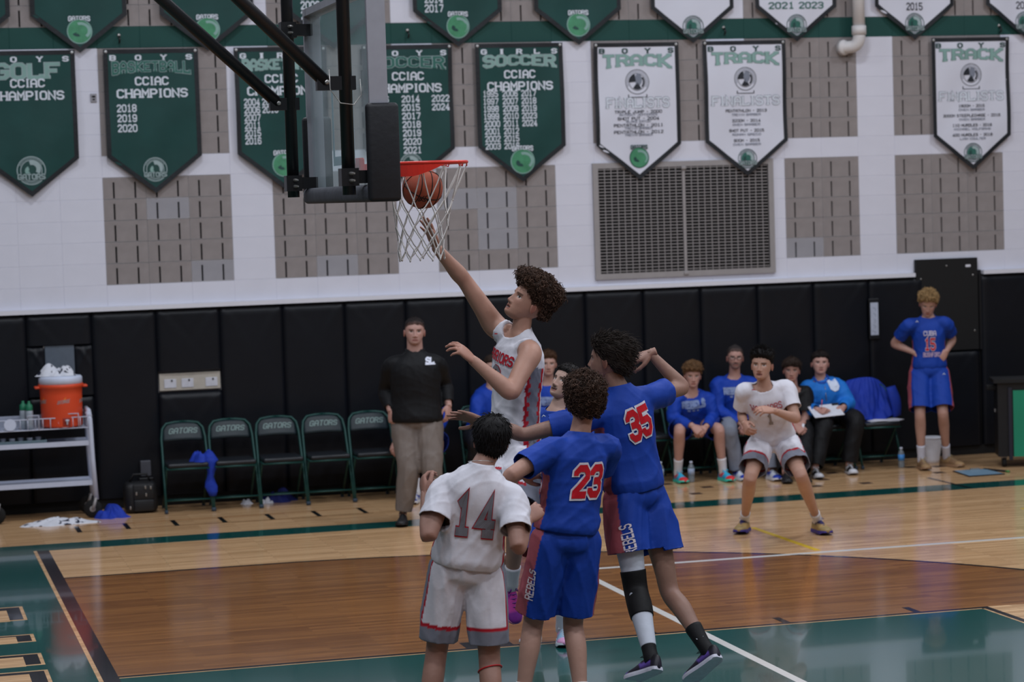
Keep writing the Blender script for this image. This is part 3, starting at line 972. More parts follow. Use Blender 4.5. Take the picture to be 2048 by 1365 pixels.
b = MB(); b.span((FBX - 0.072, -HY + 0.03, HZ0 + 0.03), (FBX - 0.060, HY - 0.03, HZ1 - 0.03)); b.build('glass', gl, hoop)
b = MB()
for sy in (-1, 1):
    b.span((FBX - 0.095, sy * HY, HZ0 + 0.04), (FBX, sy * (HY - 0.035), HZ1 - 0.04))
b.span((FBX - 0.095, -HY, HZ0), (FBX, HY, HZ0 + 0.04)); b.span((FBX - 0.095, -HY, HZ1 - 0.04), (FBX, HY, HZ1))
b.build('frame', M_FRAME, hoop)
# white target square on the glass
b = MB()
for s_, e_ in (((-0.305, 3.05), (0.305, 3.10)), ((-0.305, 3.46), (0.305, 3.51)), ((-0.305, 3.10), (-0.255, 3.46)), ((0.255, 3.10), (0.305, 3.46))):
    b.span((FBX - 0.0595, s_[0], s_[1]), (FBX - 0.058, e_[0], e_[1]))
b.build('target_square', C_WHITEINK, hoop)
b = MB(); b.rbox((FBX - 0.043, 0, HZ0 - 0.005), (0.175, 2 * HY + 0.02, 0.09), 0.03, n=3); b.build('bottom_padding', M_PADW, hoop, True)
for sy in (-1, 1):
    b = MB(); b.rbox((FBX - 0.035, sy * (HY + 0.004), 3.095), (0.17, 0.055, 0.50), 0.022, n=3); b.build('side_padding', M_PADR, hoop, True)
b = MB(); b.rbox((FBX - 0.03, -HY - 0.026, 3.185), (0.05, 0.01, 0.02), 0.004); b.build('padding_slot', M_BLACKMATTE, hoop)
PX, PY = 1.02, 0.83
for sy in (-1, 1):
    b = MB(); b.tube([(PX, sy * PY, 5.6), (PX, sy * PY, 2.885)], 0.034, 18); b.build('mast', M_BLACKMETAL, hoop, True)
    b = MB(); b.tube([(PX, sy * PY, 5.0), (PX - 0.005, sy * PY, 2.90)], 0.0365, 14, cap=False)
for sy, zs in ((-1, (2.975, 4.2)), (1, (2.965, 3.84))):
    for zz in zs:
        b = MB(); b.span((PX + 0.02, sy * PY - 0.03, zz - 0.033), (FBX - 0.06, sy * PY + 0.03, zz + 0.033)); ob = b.build('bracket', M_BLACKMETAL, hoop)
        b = MB(); b.span((PX - 0.045, sy * PY - 0.045, zz - 0.045), (PX + 0.045, sy * PY + 0.045, zz + 0.045)); b.build('clamp', M_BLACKMETAL, ob)
        for dz in (-0.018, 0.018):
            b = MB(); b.lathe([(0.009, 0), (0.009, 0.02), (0.005, 0.045)], (PX + 0.0, sy * PY - 0.045, zz + dz), 8, (0.3, -1, 0)); b.build('bolt', M_BOLT, ob)
# slanting braces up to the ceiling steel
for sy, (e0, e1) in ((1, ((556, 207), (325, 0))), (-1, ((652, 165), (480, 0)))):
    p0, p1 = aY(*e0, sy * PY), aY(*e1, sy * PY)
    top = p0 + (p1 - p0) * 3.2
    b = MB(); b.tube([p0, top], 0.034, 16); b.build('brace', M_BLACKMETAL, hoop, True)
    b = MB(); b.span((p0[0] - 0.05, sy * PY - 0.025, p0[2] - 0.04), (PX + 0.05, sy * PY + 0.025, p0[2] + 0.03)); ob = b.build('brace_bracket', M_BLACKMETAL, hoop)
    b = MB(); b.lathe([(0.012, 0), (0.012, 0.008), (0.006, 0.012)], (p0[0] + 0.0, sy * PY - 0.025, p0[2]), 10, (0, -1, 0)); b.build('bolt', M_BOLT, ob)
p = aY(655, 140, -PY)
cab = [p + V(0, -0.045, 0), p + V(0.0, -0.05, -0.10), p + V(0.05, -0.05, -0.17), p + V(0.12, -0.05, -0.18), p + V(0.16, -0.05, -0.13), p + V(0.155, -0.05, -0.05)]
b = MB(); b.tube(cab, 0.0028, 6); b.build('safety_cable', M_BOLT, hoop, True)
# rim
RC = V(5.25 * FT, 0, 3.048)
RR = 0.2286 + 0.008
b = MB(); b.tube([RC + V(RR * math.cos(t), RR * math.sin(t), 0) for t in np.arange(48) * 2 * math.pi / 48], 0.0095, 10, closed=True); rim = b.build('rim', M_RIM, hoop, True)
for sy in (-1, 1):
    b = MB()
    ts = np.linspace(math.pi, math.pi / 2 + 0.15, 9)
    top, bot = [], []
    P_ = [(FBX + 0.01, sy * 0.10)] + [(RC[0] + RR * math.cos(t), sy * RR * math.sin(t)) for t in np.linspace(math.pi * 0.86, math.pi * 0.40, 12)]
    for i, (x_, y_) in enumerate(P_):
        k = 1 - max(0, (i - 6) / 6.0) ** 1.3
        top.append((x_, y_, 3.046)); bot.append((x_, y_, 3.046 - 0.066 * k - 0.004))
    rings = [[V(*t_) + V(0, -0.004, 0), V(*t_) + V(0, 0.004, 0), V(*b_) + V(0, 0.004, 0), V(*b_) + V(0, -0.004, 0)] for t_, b_ in zip(top, bot)]
    b.loft(rings); b.build('side_plate', M_RIM, rim, False)
b = MB(); b.rbox((FBX + 0.015, 0, 3.02), (0.03, 0.24, 0.13), 0.008); b.span((FBX + 0.01, -0.10, 3.035), (RC[0] - RR + 0.02, 0.10, 3.05)); b.build('mounting_plate', M_RIM, rim)
for i in range(12):
    t = (i + 0.5) * 2 * math.pi / 12
    q = RC + V(RR * math.cos(t), RR * math.sin(t), -0.009)
    d = V(-math.sin(t), math.cos(t), 0)
    b = MB(); b.tube([q - d * 0.02 + V(0, 0, 0.004), q - d * 0.012 - V(0, 0, 0.012), q - V(0, 0, 0.006), q + d * 0.012 - V(0, 0, 0.012), q + d * 0.02 + V(0, 0, 0.004)], 0.0032, 6); b.build('net_hook', M_RIM, rim, True)
# net
M_NET = mat('white_net_cord', (205, 202, 200), 0.8, var=0.1, nscale=60, bump=0.3, bscale=300)
b = MB()
lev_z = [3.035, 2.845, 2.775, 2.70, 2.635, 2.575, 2.525]
lev_r = [RR, 0.168, 0.155, 0.143, 0.131, 0.122, 0.124]
lev_x = [0, -0.01, -0.018, -0.022, -0.025, -0.027, -0.028]
rn = random.Random(4)


def net_pt(l, a):
    j = 0.006 if l > 1 else 0
    t = a * 2 * math.pi / 12
    return V(RC[0] + lev_x[l] + lev_r[l] * math.cos(t) + rn.uniform(-j, j), lev_r[l] * math.sin(t) + rn.uniform(-j, j), lev_z[l] + rn.uniform(-j, j))


nodes = {}
for l in range(7):
    for i in range(12):
        nodes[(l, i)] = net_pt(l, i + 0.5 + (0.5 if l % 2 else 0.0))
for l in range(6):
    for i in range(12):
        nxts = (i, i - 1) if l % 2 == 0 else (i, i + 1)
        for j in nxts:
            p0, p1 = nodes[(l, i)], nodes[(l + 1, j % 12)]
            mid = (p0 + p1) / 2 + V(rn.uniform(-.003, .003), rn.uniform(-.003, .003), -0.004)
            b.tube([p0, mid, p1], 0.0038, 5, cap=False)
for l in range(1, 7):
    for i in range(12):
        p0 = nodes[(l, i)]
        b.tube([p0 + V(0, 0, 0.009), p0, p0 - V(0, 0, 0.009)], [0.003, 0.0062, 0.003], 6)
tag(b.build('net', M_NET, hoop, True), 'white knotted cord net')

# ---------------------------------------------------------------- basketball
BC = aD(845, 377, 13.28)
BR = 0.1115
bl = thing('basketball', 'brown leather basketball dropping through the net', 'ball', BC)
b = MB()
b.lathe([(max(0.0006, BR * math.sin(t)), -BR * math.cos(t)) for t in np.linspace(0.005, math.pi - 0.005, 30)], BC, 40)
b.build('ball', mat('basketball_leather', (158, 72, 46), 0.6, var=0.12, nscale=30, bump=0.5, bscale=900), bl, True)
ax = unit((0.3, -0.5, 0.8)); ay = unit(np.cross(ax, (1, 0, 0.2))); az = np.cross(ax, ay)
for k, (u_, v_, off) in enumerate(((ax, ay, 0), (ax, az, 0), (ay, az, 0.0), (ax, ay, 0.055), (ax, ay, -0.055))):
    w_ = np.cross(u_, v_)
    rr = math.sqrt(BR ** 2 - off ** 2)
    b = MB(); b.tube([BC + w_ * off + rr * 1.002 * (math.cos(t) * u_ + math.sin(t) * v_) for t in np.arange(56) * 2 * math.pi / 56], 0.0028, 6, closed=True); b.build('seam', M_BLACKMATTE, bl, True)
vd = unit(CAM - BC)
rt_ = unit(np.cross(V(0, 0, 1), vd)); up_ = np.cross(vd, rt_)
cdir = unit(vd * 0.78 - up_ * 0.55 + rt_ * 0.12)
b = MB()


def onball(x, y):
    d = unit(cdir + rt_ * x / BR + up_ * y / BR)
    return BC + d * (BR + 0.0005)


for q_ in range(3):
    b.tube([onball(-0.03 + 0.02 * q_ + 0.010 * math.sin(t * 2.2), 0.016 * math.cos(t * 1.6 + q_) + 0.004 * t) for t in np.linspace(0, 3.0, 10)], 0.0022, 5)
b.build('script_mark', M_BLACKMATTE, bl, True)
# ---------------------------------------------------------------- folding chairs
M_CHGREEN = mat('dark_green_tube', (18, 62, 58), 0.4, var=0.08, metal=0.2)
M_CHVINYL = mat('dark_green_vinyl', (30, 42, 48), 0.45, var=0.12, nscale=8, bump=0.1, bscale=50, spec=0.4)
M_CHSEAT = mat('black_vinyl_seat', (24, 28, 34), 0.38, var=0.12, nscale=8, bump=0.1, bscale=40, spec=0.45)
M_CHTEXT = mat('grey_green_print', (118, 140, 138), 0.6, var=0.05)
M_FOOT = mat('grey_rubber', (46, 60, 74), 0.7)


def back_panel():
    mb = MB()
    n, k = 12, 7
    w, h = 0.40, 0.17
    front, rear = [], []
    for j in range(k + 1):
        for i in range(n + 1):
            u, v = i / n * 2 - 1, j / k
            ww = w / 2 * (1 - 0.16 * max(0, (v - 0.55) / 0.45) ** 2.2)
            bow = 0.03 * u * u
            front.append((u * ww, -bow * -1 - 0.012 * math.cos(u * 1.4), v * h))
    rear = [(x, y + 0.022, z) for x, y, z in front]
    o = len(front)
    f = [(j * (n + 1) + i, j * (n + 1) + i + 1, (j + 1) * (n + 1) + i + 1, (j + 1) * (n + 1) + i) for j in range(k) for i in range(n)]
    mb.add(front + rear, f + [(q[3] + o, q[2] + o, q[1] + o, q[0] + o) for q in f] +
           [(i, o + i, o + i + 1, i + 1) for i in range(n)] + [(k * (n + 1) + i + 1, o + k * (n + 1) + i + 1, o + k * (n + 1) + i, k * (n + 1) + i) for i in range(n)] +
           [((j + 1) * (n + 1), o + (j + 1) * (n + 1), o + j * (n + 1), j * (n + 1)) for j in range(k)] + [(j * (n + 1) + n, o + j * (n + 1) + n, o + (j + 1) * (n + 1) + n, (j + 1) * (n + 1) + n) for j in range(k)])
    return mb


TILT = math.atan2(0.36, 0.80)
RTILT = np.array([[1, 0, 0], [0, math.cos(-TILT * 0.85), -math.sin(-TILT * 0.85)], [0, math.sin(-TILT * 0.85), math.cos(-TILT * 0.85)]])


def tilt_pts(pts, o):
    return [tuple(RTILT @ np.array(p) + np.array(o)) for p in pts]


def make_chair_meshes():
    r = {}
    for s in (-1, 1):
        m = MB()
        path = [(s * 0.218, -0.20, 0.012), (s * 0.212, -0.06, 0.33), (s * 0.205, 0.10, 0.68), (s * 0.19, 0.135, 0.765), (s * 0.15, 0.155, 0.81), (s * 0.07, 0.162, 0.822), (0, 0.162, 0.824)]
        m.tube(path, 0.0125, 10); r['main_leg%d' % s] = mesh_of(m, M_CHGREEN, True)
        m = MB(); m.tube([(s * 0.19, -0.13, 0.42), (s * 0.19, 0.06, 0.22), (s * 0.19, 0.27, 0.012)], 0.0115, 10); r['rear_leg%d' % s] = mesh_of(m, M_CHGREEN, True)
        m = MB(); m.tube([(s * 0.219, -0.206, 0.0), (s * 0.218, -0.20, 0.035)], 0.017, 10); m.tube([(s * 0.19, 0.275, 0.0), (s * 0.19, 0.262, 0.03)], 0.016, 10); r['foot%d' % s] = mesh_of(m, M_FOOT, True)
    m = MB(); m.tube([(-0.214, -0.155, 0.115), (0.214, -0.155, 0.115)], 0.008, 8); r['front_stretcher'] = mesh_of(m, M_CHGREEN, True)
    m = MB(); m.tube([(-0.19, 0.20, 0.085), (0.19, 0.20, 0.085)], 0.008, 8); r['rear_stretcher'] = mesh_of(m, M_CHGREEN, True)
    m = MB(); m.rbox((0, -0.03, 0.445), (0.38, 0.40, 0.045), 0.018, n=3); r['seat'] = mesh_of(m, M_CHSEAT, True)
    m = MB(); m.tube([(-0.19, -0.23, 0.415), (-0.19, 0.12, 0.415), (0.19, 0.12, 0.415), (0.19, -0.23, 0.415), (-0.19, -0.23, 0.415)], 0.009, 8); r['seat_frame'] = mesh_of(m, M_CHGREEN, True)
    m = back_panel(); m.v = tilt_pts(m.v, (0, 0.085, 0.655)); r['backrest'] = mesh_of(m, M_CHVINYL, True)
    m = MB()
    put_quads(m, refine(text2d('GATORS', 0.055, 0.27, 1.25, True, slant=0.25), 0.03), lambda x, y: RTILT @ V(x, 0.03 * (x / 0.2) ** 2 - 0.012 * math.cos(x / 0.2 * 1.4) - 0.0016, 0.065 + y) + V(0, 0.085, 0.655))
    r['lettering'] = mesh_of(m, M_CHTEXT)
    return r


CHM = make_chair_meshes()


def chair(x, y, label, group='folding chairs along the wall', rz=0.0):
    t = thing('folding_chair', label, 'chair', (x, y, 0), group)
    for k, me in CHM.items():
        nm = k.rstrip('-1')
        nm = {'main_leg': 'leg', 'rear_leg': 'leg'}.get(nm, nm)
        if nm == 'lettering':
            continue
        o = link(nm, me, t, np.array([x, y, 0.0]))
        if nm == 'backrest':
            l_ = link('lettering', CHM['lettering'], o, np.array([x, y, 0.0]))
    t.rotation_euler = (0, 0, rz)
    return t


CY = 9.74
row = ['empty green folding chair at the left end with a blue shirt over its side', 'empty green folding chair second from the left end', 'empty green folding chair third from the left end',
       'empty green folding chair fourth from the left end', 'empty green folding chair directly left of the man in black']
for i, lab in enumerate(row):
    chair(1.435 + 0.4475 * i, CY, lab)
for x, lab in ((3.70, 'green folding chair hidden behind the standing man in black'), (4.33, 'green folding chair right of the man in black, under a blue-shirted boy'),
               (5.00, 'green folding chair behind the leaping player, under a boy in blue'), (5.52, 'empty green folding chair mostly hidden by the number 35 player'),
               (5.985, 'empty green folding chair left of the boy with clasped hands'), (6.45, 'green folding chair under the boy with clasped hands'),
               (6.93, 'green folding chair under the bearded man with glasses'), (7.45, 'green folding chair under the boy in the black shirt'),
               (7.90, 'green folding chair under the boy writing on a clipboard'), (8.41, 'green folding chair at the right end with a blue jacket over it')):
    chair(x, CY + 0.02, lab)


# ---------------------------------------------------------------- cloth helper
def cloth(label, cat, c, rx, ry, h, seed, m, name='towel', rot=0.0, nfold=5, parent=None, group=None):
    rd = random.Random(seed)
    n, k = 44, 16
    ph = [rd.random() * 6.28 for _ in range(8)]
    pts, f = [], []
    for j in range(k + 1):
        rr = j / k
        for i in range(n):
            a = i * 2 * math.pi / n
            o = 1 + 0.18 * math.sin(3 * a + ph[0]) + 0.12 * math.sin(5 * a + ph[1]) + 0.07 * math.sin(9 * a + ph[2])
            x, y = rr * o * math.cos(a) * rx, rr * o * math.sin(a) * ry
            z = h * (1 - rr ** 2.2) * (0.72 + 0.28 * math.sin(nfold * x / rx + ph[3] + 2 * math.sin(2.5 * y / ry + ph[4]))) + h * 0.12 * math.sin(11 * a + ph[5]) * rr * (1 - rr) * 4
            z = max(z, 0.006 + 0.006 * math.sin(7 * a) * (1 - rr))
            if j == k:
                z = 0.0
            ca, sa = math.cos(rot), math.sin(rot)
            pts.append((c[0] + ca * x - sa * y, c[1] + sa * x + ca * y, c[2] + z))
    f = [(j * n + i, (j) * n + (i + 1) % n, (j + 1) * n + (i + 1) % n, (j + 1) * n + i)[::-1] for j in range(k) for i in range(n)]
    mb = MB(); mb.add(pts, f)
    o = mb.build(name, m, parent, True, None if parent is not None else np.asarray(c, float))
    if parent is None:
        tag(o, label, cat, group)
    return o


def spot_mat(name, base, spot):
    m = mat(name, base, 0.85, var=0.05, nscale=12, bump=0.3, bscale=50)
    nt = m.node_tree
    b = nt.nodes['Principled BSDF']
    src = b.inputs['Base Color'].links[0].from_socket
    nz = nt.nodes.new('ShaderNodeTexNoise')
    nz.inputs['Scale'].default_value = 16
    nz.inputs['Detail'].default_value = 1
    tc = nt.nodes.new('ShaderNodeTexCoord')
    nt.links.new(tc.outputs['Object'], nz.inputs['Vector'])
    cr = nt.nodes.new('ShaderNodeValToRGB')
    cr.color_ramp.elements[0].position = 0.60
    cr.color_ramp.elements[1].position = 0.63
    nt.links.new(nz.outputs['Fac'], cr.inputs['Fac'])
    mx = nt.nodes.new('ShaderNodeMix')
    mx.data_type = 'RGBA'
    nt.links.new(cr.outputs['Color'], mx.inputs[0])
    nt.links.new(src, mx.inputs[6])
    mx.inputs[7].default_value = (*lin(spot), 1)
    nt.links.new(mx.outputs[2], b.inputs['Base Color'])
    return m


M_TOWEL = spot_mat('printed_white_towel', (206, 208, 216), (24, 30, 52))
M_BLUECLOTH = mat('royal_blue_cloth', (16, 50, 158), 0.75, var=0.12, nscale=9, bump=0.35, bscale=28)
M_WHITEC = mat('white_cotton', (212, 212, 220), 0.85, var=0.04, bump=0.2, bscale=40)
M_WHITEPLASTIC = mat('white_plastic', (196, 204, 224), 0.42, var=0.04)
M_ORANGE = mat('orange_cooler_plastic', (214, 74, 40), 0.42, var=0.06, nscale=6)
M_CART = mat('white_cart_enamel', (186, 192, 210), 0.4, var=0.04)

# ---------------------------------------------------------------- water cart at left
cx0 = -1.05
cart = thing('water_cart', 'white tubular rolling cart with wire basket top and two shelves', 'cart', (-0.2, 9.72, 0))
XR, YF, YB = 0.585, 9.62, 9.98
for (yy, nm) in ((YF, 'leg'), (YB, 'leg')):
    for xx, s in ((XR, 1), (cx0, -1)):
        b = MB(); b.tube([(xx + 0.0 * s, yy, 0.17), (xx - 0.02 * s, yy, 0.55), (xx - 0.03 * s, yy, 0.92), (xx - 0.045 * s, yy + (0.03 if yy == YF else -0.03), 0.985)], 0.023, 12); b.build(nm, M_CART, cart, True)
for xx, s in ((XR, 1), (cx0, -1)):
    b = MB(); b.tube([(xx - 0.03 * s, YF + 0.0, 0.94), (xx - 0.035 * s, YF + 0.05, 0.995), (xx - 0.035 * s, YB - 0.05, 0.995), (xx - 0.03 * s, YB, 0.94)], 0.023, 12); b.build('push_handle', M_CART, cart, True)
for zz in (0.70, 0.33):
    b = MB(); b.span((cx0, YF - 0.005, zz - 0.022), (XR - 0.01, YF + 0.015, zz + 0.022)); b.span((cx0, YB - 0.015, zz - 0.022), (XR - 0.01, YB + 0.005, zz + 0.022)); b.span((cx0, YF, zz - 0.008), (XR - 0.01, YB, zz + 0.004)); b.build('shelf', M_CART, cart)
# basket
b = MB()
zb, zt = 0.845, 0.945
for yy in (YF - 0.02, YB):
    for zz in (zb, zt):
        b.tube([(cx0, yy, zz), (XR - 0.05, yy, zz)], 0.005, 6)
    for i in range(24):
        xx = cx0 + 0.02 + i * (XR - 0.07 - cx0) / 23
        b.tube([(xx, yy, zb), (xx, yy, zt)], 0.0035, 5)
for zz in (zb, zt):
    for xx in (cx0, XR - 0.05):
        b.tube([(xx, YF - 0.02, zz), (xx, YB, zz)], 0.005, 6)
for i in range(36):
    xx = cx0 + i * (XR - 0.05 - cx0) / 35
    b.tube([(xx, YF - 0.02, zb), (xx, YB, zb)], 0.0035, 5)
for xx in (0.06, 0.42, -0.32):     # bottle guards
    b.tube([(xx - 0.07, YF - 0.022, zt), (xx - 0.07, YF - 0.03, zt + 0.035), (xx + 0.03, YF - 0.03, zt + 0.035), (xx + 0.03, YF - 0.022, zb)], 0.005, 6)
b.build('wire_basket', M_CART, cart, True)
b = MB(); b.span((cx0, YB - 0.004, zb), (XR - 0.05, YB, zt + 0.01)); b.span((cx0, YF, zb - 0.004), (XR - 0.05, YB, zb)); b.build('basket_liner', mat('grey_basket_liner', (150, 156, 172), 0.6), cart)
for xx in (-0.17, 0.32):
    b = MB(); b.lathe([(0.001, 0), (0.055, 0.0), (0.055, 0.004), (0.001, 0.004)], (xx, YF - 0.028, 0.905), 16, (0, -1, 0)); ob = b.build('drain_tab', M_WHITEPLASTIC, cart)
for (xx, yy) in ((XR - 0.005, YF), (XR - 0.02, YB), (cx0 + 0.02, YF), (cx0 + 0.02, YB), (-0.30, YF - 0.05)):
    zc = 0.085
    b = MB(); b.lathe([(0.03, -0.018), (0.078, -0.018), (0.085, -0.008), (0.085, 0.008), (0.078, 0.018), (0.03, 0.018)], (xx - 0.03, yy, zc), 22, (0.25, 1, 0)); wh = b.build('wheel', M_BLACKMATTE, cart, True)
    b = MB(); b.lathe([(0.02, -0.021), (0.028, -0.021), (0.028, 0.021), (0.02, 0.021)], (xx - 0.03, yy, zc), 14, (0.25, 1, 0)); b.build('hub', M_STEELGREY, wh, True)
    b = MB(); b.tube([(xx, yy - 0.026, 0.19), (xx - 0.03, yy - 0.028, zc)], [0.012, 0.018], 8); b.tube([(xx, yy + 0.026, 0.19), (xx - 0.03, yy + 0.028, zc)], [0.012, 0.018], 8); b.build('fork', M_STEELGREY, wh, True)
# tray on the middle shelf
tr_ = thing('plastic_tray', 'grey plastic tray of cups lying on the middle cart shelf', 'tray', (-0.15, 9.78, 0.705))
b = MB(); b.span((-0.55, 9.66, 0.704), (0.16, 9.92, 0.712)); b.span((-0.55, 9.66, 0.712), (0.16, 9.668, 0.745)); b.span((-0.55, 9.912, 0.712), (0.16, 9.92, 0.745)); b.span((0.152, 9.668, 0.712), (0.16, 9.912, 0.745)); b.span((-0.55, 9.668, 0.712), (-0.542, 9.912, 0.745)); b.build('tray', mat('grey_tray', (112, 132, 140), 0.5), tr_)
for i in range(8):
    b = MB(); b.lathe([(0.02, 0), (0.028, 0.05), (0.029, 0.053)], (-0.47 + 0.08 * i, 9.74 + 0.05 * (i % 2), 0.7125), 12); b.build('cup', M_WHITEPLASTIC, tr_, True)

# cooler
cc = aY(125, 858, 9.77); cc[2] = 0.852
CX = cc[0]
cool = thing('drink_cooler', 'orange round drink cooler with white lid standing on the cart', 'cooler', (CX, 9.77, 0.852))
b = MB(); b.lathe([(0.165, 0.0), (0.185, 0.006), (0.188, 0.02), (0.192, 0.30), (0.196, 0.36), (0.205, 0.365), (0.207, 0.395), (0.198, 0.40), (0.15, 0.40)], (CX, 9.77, 0.852), 40); b.build('body', M_ORANGE, cool, True)
b = MB(); b.lathe([(0.19, 0.398), (0.200, 0.402), (0.200, 0.455), (0.188, 0.47), (0.06, 0.474), (0.001, 0.474)], (CX, 9.77, 0.852), 40); b.build('lid', M_WHITEPLASTIC, cool, True)
for s in (-1, 1):
    b = MB(); b.rbox((CX + s * 0.218, 9.77, 0.852 + 0.372), (0.045, 0.14, 0.022), 0.008); b.build('handle', M_ORANGE, cool, True)
b = MB(); b.rbox((CX + 0.03, 9.77 - 0.186, 0.852 + 0.055), (0.075, 0.016, 0.075), 0.006); b.build('spigot_recess', mat('dark_orange_plastic', (150, 44, 26), 0.5), cool)
b = MB(); b.lathe([(0.014, 0), (0.014, 0.03), (0.006, 0.034)], (CX + 0.03, 9.77 - 0.193, 0.852 + 0.065), 12, (0, -1, 0)); b.box((CX + 0.03, 9.77 - 0.215, 0.852 + 0.045), (0.012, 0.012, 0.03)); b.box((CX + 0.03, 9.77 - 0.228, 0.852 + 0.072), (0.035, 0.006, 0.01)); b.build('spigot', M_WHITEPLASTIC, cool, True)
M_LOGOG = mat('grey_logo', (150, 150, 150), 0.5)
M_LOGOO = mat('orange_logo', (230, 120, 40), 0.5)
for ang, w_ in ((0.02, 0.115), (-1.15, 0.10), (1.2, 0.1)):
    b = MB()
    def oncool(x, y, ang=ang):
        a = ang + x / 0.191
        return V(CX + 0.1925 * math.sin(a), 9.77 - 0.1925 * math.cos(a), 0.852 + 0.225 + y + x * 0.12)
    put_quads(b, refine(text2d('GATORADE', 0.032, w_, 1.2, False, slant=0.3), 0.02), oncool); b.build('logo_lettering', M_LOGOG, cool)
    b = MB()
    put_quads(b, [[np.array((0.0, 0.03)), np.array((0.02, 0.03)), np.array((0.028, 0.055)), np.array((0.014, 0.05))]], oncool); b.build('logo_bolt', M_LOGOO, cool)
cloth('crumpled white towel with dark print on the cooler lid', 'towel', V(CX - 0.03, 9.765, 0.852 + 0.474), 0.155, 0.12, 0.125, 5, M_TOWEL, nfold=4)
# squeeze bottles
for i, (px, dy) in enumerate(((49, 0.05), (61, -0.02))):
    p = aY(px, 880, 9.70 + dy); x = p[0]
    t = thing('squeeze_bottle', ('squeeze bottle with green cap further from the cooler', 'squeeze bottle with green cap nearer the cooler')[i], 'bottle', (x, 9.70 + dy, 0.847), 'bottles in the cart basket')
    b = MB(); b.lathe([(0.03, 0), (0.034, 0.004), (0.034, 0.08), (0.030, 0.10), (0.034, 0.12), (0.033, 0.17), (0.024, 0.185)], (x, 9.70 + dy, 0.847), 18); b.build('body', mat('clear_grey_plastic', (150, 160, 170), 0.35), t, True)
    b = MB(); b.lathe([(0.031, 0.175), (0.033, 0.18), (0.031, 0.225), (0.018, 0.235), (0.012, 0.25), (0.012, 0.262)], (x, 9.70 + dy, 0.847), 18); b.build('cap', mat('green_cap', (24, 110, 78), 0.5), t, True)
# towels and blue shirt on the floor
p = aZ(110, 1049)
cloth('heap of white printed towels lying on the floor before the cart', 'towel', V(p[0] + 0.03, p[1] + 0.05, 0), 0.31, 0.20, 0.055, 11, M_TOWEL, nfold=8)
p = aZ(225, 1036)
cloth('crumpled blue shirt on the floor between cart and bag', 'shirt', V(p[0], p[1] + 0.05, 0), 0.14, 0.16, 0.12, 12, M_BLUECLOTH, 'blue_shirt')
# bag
p = aZ(283, 1028); bx_, by_ = p[0] + 0.01, p[1] + 0.12
bag = thing('duffel_bag', 'black satchel bag with metal buckles on the floor beside the chairs', 'bag', (bx_, by_, 0))
M_BAG = mat('black_nylon', (20, 21, 24), 0.55, var=0.2, nscale=20, bump=0.2, bscale=60)
b = MB(); b.rbox((bx_, by_, 0.145), (0.31, 0.22, 0.29), 0.055, n=3); b.build('body', M_BAG, bag, True)
b = MB(); b.rbox((bx_ + 0.02, by_ - 0.105, 0.20), (0.20, 0.03, 0.15), 0.012); b.build('flap', M_BAG, bag, True)
b = MB(); b.rbox((bx_ + 0.02, by_ - 0.115, 0.075), (0.19, 0.035, 0.11), 0.012); b.build('pocket', M_BAG, bag, True)
for dx, dz in ((-0.05, 0.19), (0.035, 0.245), (0.085, 0.24), (-0.11, 0.06), (0.04, 0.175)):
    b = MB(); b.rbox((bx_ + dx, by_ - 0.128, dz), (0.014, 0.01, 0.03), 0.003); b.build('buckle', M_BOLT, bag)
b = MB(); b.tube([(bx_ - 0.10, by_, 0.28), (bx_ - 0.06, by_ - 0.02, 0.36), (bx_ + 0.06, by_ - 0.02, 0.36), (bx_ + 0.10, by_, 0.28)], 0.011, 8); b.build('carry_handle', M_BAG, bag, True)
# small box hung on the pad above the bag
p = aY(292, 938, 10.12)
t = thing('wall_intercom', 'small dark grey device on the pads above the black bag', 'device', (p[0], YW - 0.06, p[2] - 0.1))
b = MB(); b.rbox((p[0], 10.16, p[2] + 0.0), (0.10, 0.05, 0.15), 0.008); b.build('body', mat('grey_device', (74, 76, 84), 0.45), t)
b = MB(); b.rbox((p[0], 10.155, p[2] - 0.11), (0.14, 0.06, 0.05), 0.01); b.build('cradle', M_BLACKMETAL, t)
# shirt on first chair and things under chairs
p = aY(405, 915, 9.72)
t = thing('hanging_shirt', 'blue shirt slung over the side of the leftmost chair', 'shirt', (p[0], 9.75, 0.47), None)
cloth('', '', V(p[0] - 0.005, 9.66, 0.468), 0.13, 0.12, 0.11, 21, M_BLUECLOTH, 'bundle', parent=t)
b = MB(); rg = []
for k in range(9):
    z = 0.50 - k * 0.045
    w_ = 0.045 + 0.015 * math.sin(k * 1.3)
    rg.append([V(p[0] + 0.055 + w_ * math.cos(a) + 0.01 * math.sin(k), 9.58 + 0.02 * math.sin(a) * (1 + 0.3 * math.sin(3 * a)), z) for a in np.arange(12) * 2 * math.pi / 12])
b.loft(rg); b.build('sleeve', M_BLUECLOTH, t, True)
p = aZ(560, 1003)
cloth('dark blue bag under the third and fourth chairs', 'bag', V(p[0] - 0.02, 9.98, 0), 0.17, 0.12, 0.13, 31, mat('navy_cloth', (16, 26, 92), 0.8, var=0.15, bump=0.3, bscale=30), 'cloth_bag')
p = aZ(490, 1006)
cloth('small white crumpled tissue under the second chair', 'tissue', V(p[0], 9.93, 0), 0.05, 0.05, 0.05, 32, M_WHITEC, 'tissue')
p = aZ(524, 1003)
cloth('pale grey sock under the third chair', 'sock', V(p[0] + 0.02, 9.90, 0), 0.05, 0.06, 0.06, 33, M_WHITEC, 'sock_ball')
p = aZ(845, 993)
cloth('white towel bunched on the floor right of the man in black', 'towel', V(p[0] + 0.02, p[1] + 0.03, 0), 0.11, 0.10, 0.10, 34, M_WHITEC, 'towel')
